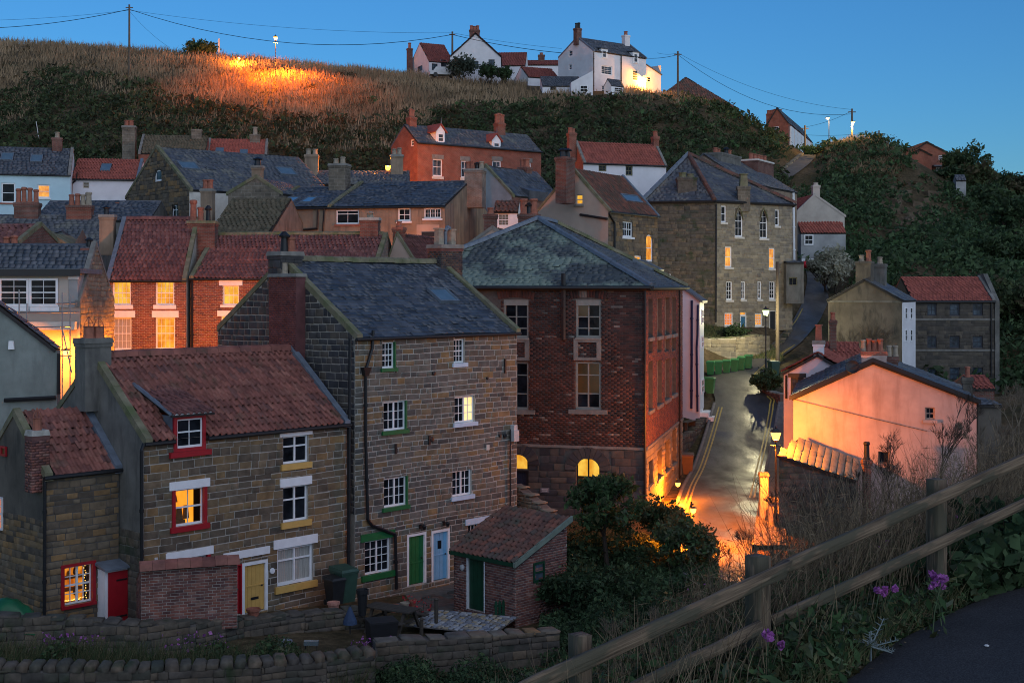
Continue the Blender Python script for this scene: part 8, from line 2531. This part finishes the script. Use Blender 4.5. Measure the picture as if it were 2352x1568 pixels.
# ---- foreground bank
def fg_scatter(n, smin, smax, ymin=5.5, ymax=13, back=True):
    Y = rng.uniform(ymin, ymax, n)
    ed = np.interp(Y, [p[1] for p in PE], [p[0] for p in PE])
    X = ed - rng.uniform(smin, smax, n)
    return X, Y, terr(X, Y)
def clump(X, Y, f=1.0): return .5 + .5 * np.sin(X * 2.3 * f + 1.7 * np.sin(Y * 1.9 * f)) * np.cos(Y * 1.6 * f + X)
parts = []
X, Y, Z = fg_scatter(15000, .02, 1.1)
k = rng.random(len(X)) < .35 + .65 * clump(X, Y)
parts.append(blades(np.column_stack([X, Y, Z])[k], .2, .009, .55))
X, Y, Z = fg_scatter(9000, .7, 3.5, 5.5, 16)
parts.append(blades(np.column_stack([X, Y, Z]), .42, .011, .4))
stuff('verge_grass', join(parts), GRASS_FG)
X, Y, Z = fg_scatter(4200, .25, 3.0, 6, 16)
stuff('dry_grass', blades(np.column_stack([X, Y, Z]), .62, .007, .32), STRAW_FG)
parts = []
X, Y, Z = fg_scatter(62000, .0, 1.6, 5.5, 13)
k = rng.random(len(X)) < .15 + .85 * clump(X, Y, .8)
hh = (.1 + .42 * clump(X, Y, 1.3)) * np.clip((np.interp(Y, [p[1] for p in PE], [p[0] for p in PE]) - X) / .4, .12, 1)
C = np.column_stack([X, Y, Z + rng.random(len(X)) * hh])[k]
parts.append(leaves(C, .032, up=.5, asp=.42))
X, Y, Z = fg_scatter(40000, 1.0, 4.2, 5.5, 17)
C = np.column_stack([X, Y, Z + rng.random(len(X)) * (.15 + .5 * clump(X, Y, .7))])
parts.append(leaves(C, .032, up=.4, asp=.45))
X, Y, Z = fg_scatter(2300, .05, 2.6, 5.6, 14)
C = []
for x, y, z in zip(X, Y, Z):
    d_ = np.interp(y, [p[1] for p in PE], [p[0] for p in PE]) - x
    hgt = rng.uniform(.08, .3) + min(.3, d_ * .22) * rng.random(); k = int(26 + hgt * 70)
    t = rng.random(k)
    an = rng.uniform(0, 6.28, k); rad = rng.uniform(.02, .13, k) * (1.1 - .6 * t)
    C.append(np.column_stack([x + np.cos(an) * rad, y + np.sin(an) * rad, z + t * hgt]))
parts.append(leaves(np.vstack(C), .034, up=.7, asp=.38))
stuff('verge_weeds', join(parts), LEAF_FG)
# tangled dry stems and twigs behind the rails
X, Y, Z = fg_scatter(5200, .8, 2.6, 7, 13.5)
FX = np.interp(Y, [6.7, 7.25, 8.1, 9.3, 10.5, 12], [-.12, .377, 1.52, 3.02, 4.9, 6.6])
k = (X < FX - .12) & (Y > 7.6)
X, Y, Z, FX = X[k], Y[k], Z[k], FX[k]
hh = (.55 + .5 * clump(X, Y, 1.1)) * np.clip((X - .2) / 1.6, .3, 1) * np.where(X > 3.3, 1.35, 1)
stuff('dry_stems', join([blades(np.column_stack([X, Y, Z])[k], h_, .006, .45) for k, h_ in ((hh < .45, .35), ((hh >= .45) & (hh < .8), .7), (hh >= .8, 1.0))]), STRAW_FG)
k = rng.integers(0, len(X), 15000)
t_ = rng.uniform(.45, 1.0, len(k))
C = np.column_stack([X[k] + rng.normal(0, .13, len(k)), Y[k] + rng.normal(0, .13, len(k)), Z[k] + t_ * (.35 + .62 * hh[k])])
stuff('dry_twigs', leaves(C, .045, asp=.045, up=-.2), STRAW_FG)
# ivy mass over the right end of the fence
C = np.vstack([blob((4.2, 10.35, -2.0), (.8, .5, .3), 2200, .4), blob((3.5, 9.8, -2.1), (.5, .4, .24), 900, .4)])
V, Q, r = leaves(C, .045, up=.4, asp=.8)
t = thing('ivy_mass', 'dark broad-leaved ivy smothering the lower rail at the right end of the fence', 'ivy', (4.15, 10.3, -2.1))
o = link('foliage', quadmesh('foliage', V - np.array([4.15, 10.3, -2.1]), Q, LEAF_DARK, r), t)
# flowering plants
FLOW = [(1580, 1352, 8.7), (1600, 1392, 8.3), (1618, 1340, 9.0), (1655, 1312, 9.2), (1690, 1330, 9.2), (1900, 1215, 9.4), (1955, 1245, 9.3), (1970, 1262, 9.3), (2027, 1258, 9.0), (2133, 1240, 9.2), (2152, 1258, 9.25), (2165, 1262, 9.2), (2200, 1190, 9.9), (2020, 1352, 8.7), (2142, 1318, 9.0), (2162, 1330, 9.05), (1765, 1460, 8.2), (2080, 1170, 9.9), (1555, 1420, 8.1), (2235, 1235, 9.7)]
GL = M_plain('valerian_stem', (.06, .09, .04), .7)
sides = ['just left of the middle fence post', 'right of the middle fence post, under the top rail', 'between the middle and right posts, under the lower rail', 'below the right fence post', 'near the right end of the fence']
def fl_where(u): return 'left of the middle fence post' if u < 1717 else 'just right of the middle fence post' if u < 1850 else 'midway between the middle and right posts' if u < 2060 else 'beneath the right fence post' if u < 2175 else 'right of the right fence post'
ORD = ['leftmost', 'second', 'third', 'fourth', 'fifth', 'sixth', 'seventh', 'eighth']
FLOW.sort()
def fl_label(i, u, v):
    k = sum(1 for q in FLOW[:i] if fl_where(q[0]) == fl_where(u))
    return ORD[k] + (' purple valerian ' if k == 0 else ' purple valerian from the left, ') + fl_where(u)
for i, (u, v, Y) in enumerate(FLOW):
    Y = ray_ground(u, v, random.uniform(.3, .5))
    head = W(u, v, Y)
    g = terr([head.x], [head.y])[0]
    t = thing('valerian', fl_label(i, u, v), 'flower', (head.x, head.y, g), 0, 'purple valerian along the fence')
    hgt = max(.15, head.z - g)
    mb = MB()
    dx = random.uniform(-.08, .08)
    mb.path([(-dx, 0, -.05), (-dx * .6, .01, hgt * .5), (0, 0, hgt - .01)], .0045, 4)
    mb.build('stem', GL, t)
    for q in range(random.choice((1, 2, 3))):
        ox, oz = (0, 0) if q == 0 else (random.uniform(-.12, .12), random.uniform(-.13, .05))
        rr_ = random.uniform(.015, .026)
        P = np.vstack([blob((ox + random.uniform(-.015, .015), random.uniform(-.02, .02), hgt + oz + random.uniform(-.02, .015)), (rr_, rr_, rr_ * .8), 70, .2) for _ in range(2)])
        V, Q, r = leaves(P, .0105, asp=.9, up=.4)
        link('flower_head', quadmesh('flower_head', V, Q, PETAL, r), t)
        if q: MB().path([(0, 0, hgt * .4), (ox * .7, 0, hgt * .8), (ox, 0, hgt + oz)], .003, 3).build('stalk', GL, t)
    P = np.column_stack([rng.uniform(-.07, .07, 16), rng.uniform(-.06, .06, 16), rng.uniform(.0, .75, 16) * hgt])
    V, Q, r = leaves(P, .045, asp=.32, up=.3)
    link('leaves', quadmesh('leaves', V, Q, LEAF_FG, r), t)
# dry, bare stalks
STK = M_plain('bare_stalk', (.06, .042, .03), .85, .3, 20)
STKP = M_plain('pale_bare_stalk', (.17, .13, .09), .85, .3, 20)
def dead_plant(label, u, vb, vt, Y, seed, spread=.45, dp=5, stems=1, mat=None, r=.009, name='dead_plant', pods=True):
    Y = min(Y + 1.5, ray_ground(u, vb, .05))
    b = W(u, vb, Y)
    g = min(b.z, terr([b.x], [b.y])[0])
    H = (vb - vt) / F * Y
    t = thing(name, label, 'dead plant', (b.x, b.y, g))
    rr = random.Random(seed)
    mb = MB(); pod = MB()
    def br(p, d, L, r, dp):
        q = p + d * L
        m_ = p + d * L * .5 + Vector((rr.uniform(-1, 1), rr.uniform(-1, 1), 0)) * L * .05
        mb.tube(p, m_, r, r * .85, 4, False).tube(m_, q, r * .85, r * .7, 4, False)
        if dp == 0 or r < .0012:
            for k in range(3 if pods else 1):
                e = (d + Vector((rr.uniform(-1, 1), rr.uniform(-1, 1), rr.uniform(-.4, 1))) * .7).normalized()
                pod.tube(q - d * L * rr.uniform(0, .7), q - d * L * .3 + e * .055, .0016, .0008, 3, False)
            return
        for k in range(rr.choice((2, 2, 3))):
            e = (d + Vector((rr.uniform(-1, 1), rr.uniform(-1, 1), rr.uniform(-.25, .7))) * spread).normalized()
            br(q - d * L * rr.uniform(0, .45), e, L * rr.uniform(.6, .85), r * .68, dp - 1)
    z0 = b.z - g
    for s in range(stems):
        d = Vector((rr.uniform(-.3, .3), rr.uniform(-.3, .3), 1)).normalized()
        base = Vector((rr.uniform(-.05, .05) * stems, rr.uniform(-.05, .05) * stems, -.05))
        k_ = base + Vector((d.x, d.y, 1)) * max(0, z0)
        if z0 > .05: mb.tube(base, k_, r * 1.15, r, 5, False)
        br(k_, d, H * .3, r, dp)
    mb.build('stem', mat or STK, t)
    if pod.f: pod.build('seed_pods', mat or STK, t)['kind'] = 'stuff'
    return t
dead_plant('tallest bare branching stalk silhouetted against the glowing pink wall', 2125, 1130, 850, 11.5, 2, .45, 6, 1, None, .011)
dead_plant('bare stalk leaning left of the tallest one before the pink wall', 2080, 1130, 950, 11.2, 3, .5, 5, 1, None, .008)
dead_plant('bare stalk at the right of the small pink-house window', 2180, 1120, 890, 11.8, 4, .4, 5, 1, None, .008)
dead_plant('pale tangled dry stalks at the right picture edge above the fence', 2330, 1030, 840, 12, 5, .55, 6, 2, STKP, .008)
dead_plant('pale dry stalks leaning over the right end of the top rail', 2260, 1090, 930, 11.5, 6, .6, 5, 3, STKP, .006)
dead_plant('brown seeding stalks in front of the stone outhouse wall', 1850, 1260, 1060, 10.5, 7, .5, 5, 3, None, .006)
dead_plant('brown seeding stalks below the street lamp', 1770, 1290, 1190, 10, 8, .5, 4, 2, None, .004)
dead_plant('thin seeding stalks just left of the middle fence post', 1700, 1300, 1230, 9.5, 9, .5, 3, 2, None, .004)
dead_plant('brown stalks between the lamp post and outhouse chimney', 1920, 1230, 1050, 10.8, 10, .55, 5, 4, None, .005)
dead_plant('dry stalks beneath the pink wall by the outhouse chimney', 2010, 1190, 1010, 11, 11, .55, 5, 3, None, .006)
dead_plant('wispy pale grass stalks above the lower left rail', 1480, 1470, 1370, 9, 12, .4, 4, 4, STKP, .004, pods=False)
dead_plant('wispy pale stalks left of the wispy ones, near the bush', 1420, 1500, 1400, 9, 13, .4, 4, 3, STKP, .004, pods=False)
dead_plant('pale bare twigs wrapped round the foot of the middle post', 1722, 1560, 1400, 7.7, 14, .35, 4, 3, STKP, .006, pods=False)
dead_plant('bare twigs on the right of the right fence post', 2210, 1230, 1090, 9.6, 15, .6, 5, 3, STKP, .005)
dead_plant('dry brown stalks before the stone outhouse, far left of its chimney', 1810, 1310, 1120, 10.2, 16, .5, 5, 4, None, .005)
t = thing('thistle', 'pale spiny thistle beside the tarmac edge', 'thistle', (W(2000, 1500, 8.3).x, W(2000, 1500, 8.3).y, terr([W(2000, 1500, 8.3).x], [8.3])[0]))
mb = MB(); rr = random.Random(9)
for k in range(9):
    an = k * .75; L = rr.uniform(.12, .24)
    p0 = Vector((0, 0, .1)); p1 = Vector((math.cos(an) * L, math.sin(an) * L * .6, .1 + rr.uniform(-.05, .2)))
    mb.tube(p0, p1, .006, .003, 4)
    for j in range(5):
        c = p0 + (p1 - p0) * (.2 + .18 * j)
        for s in (-1, 1):
            mb.tube(c, c + Vector((-math.sin(an) * s * .045, math.cos(an) * s * .03, .02)), .004, .0008, 3)
mb.tube((0, 0, -.05), (0, 0, .2), .008, .006, 5)
mb.build('leaves', M_plain('thistle_grey', (.16, .20, .20), .7, .2, 10), t)
# fallen leaves and litter along the tarmac edge
n = 500
Y = rng.uniform(6, 12, n); X = np.interp(Y, [p[1] for p in PE], [p[0] for p in PE]) + rng.exponential(.08, n) - .06
C = np.column_stack([X, Y, path_z(X, Y) + .008])
V, Q, r = leaves(C, .012, up=6)
stuff('fallen_leaves', (V, Q, r), STRAW_FG)
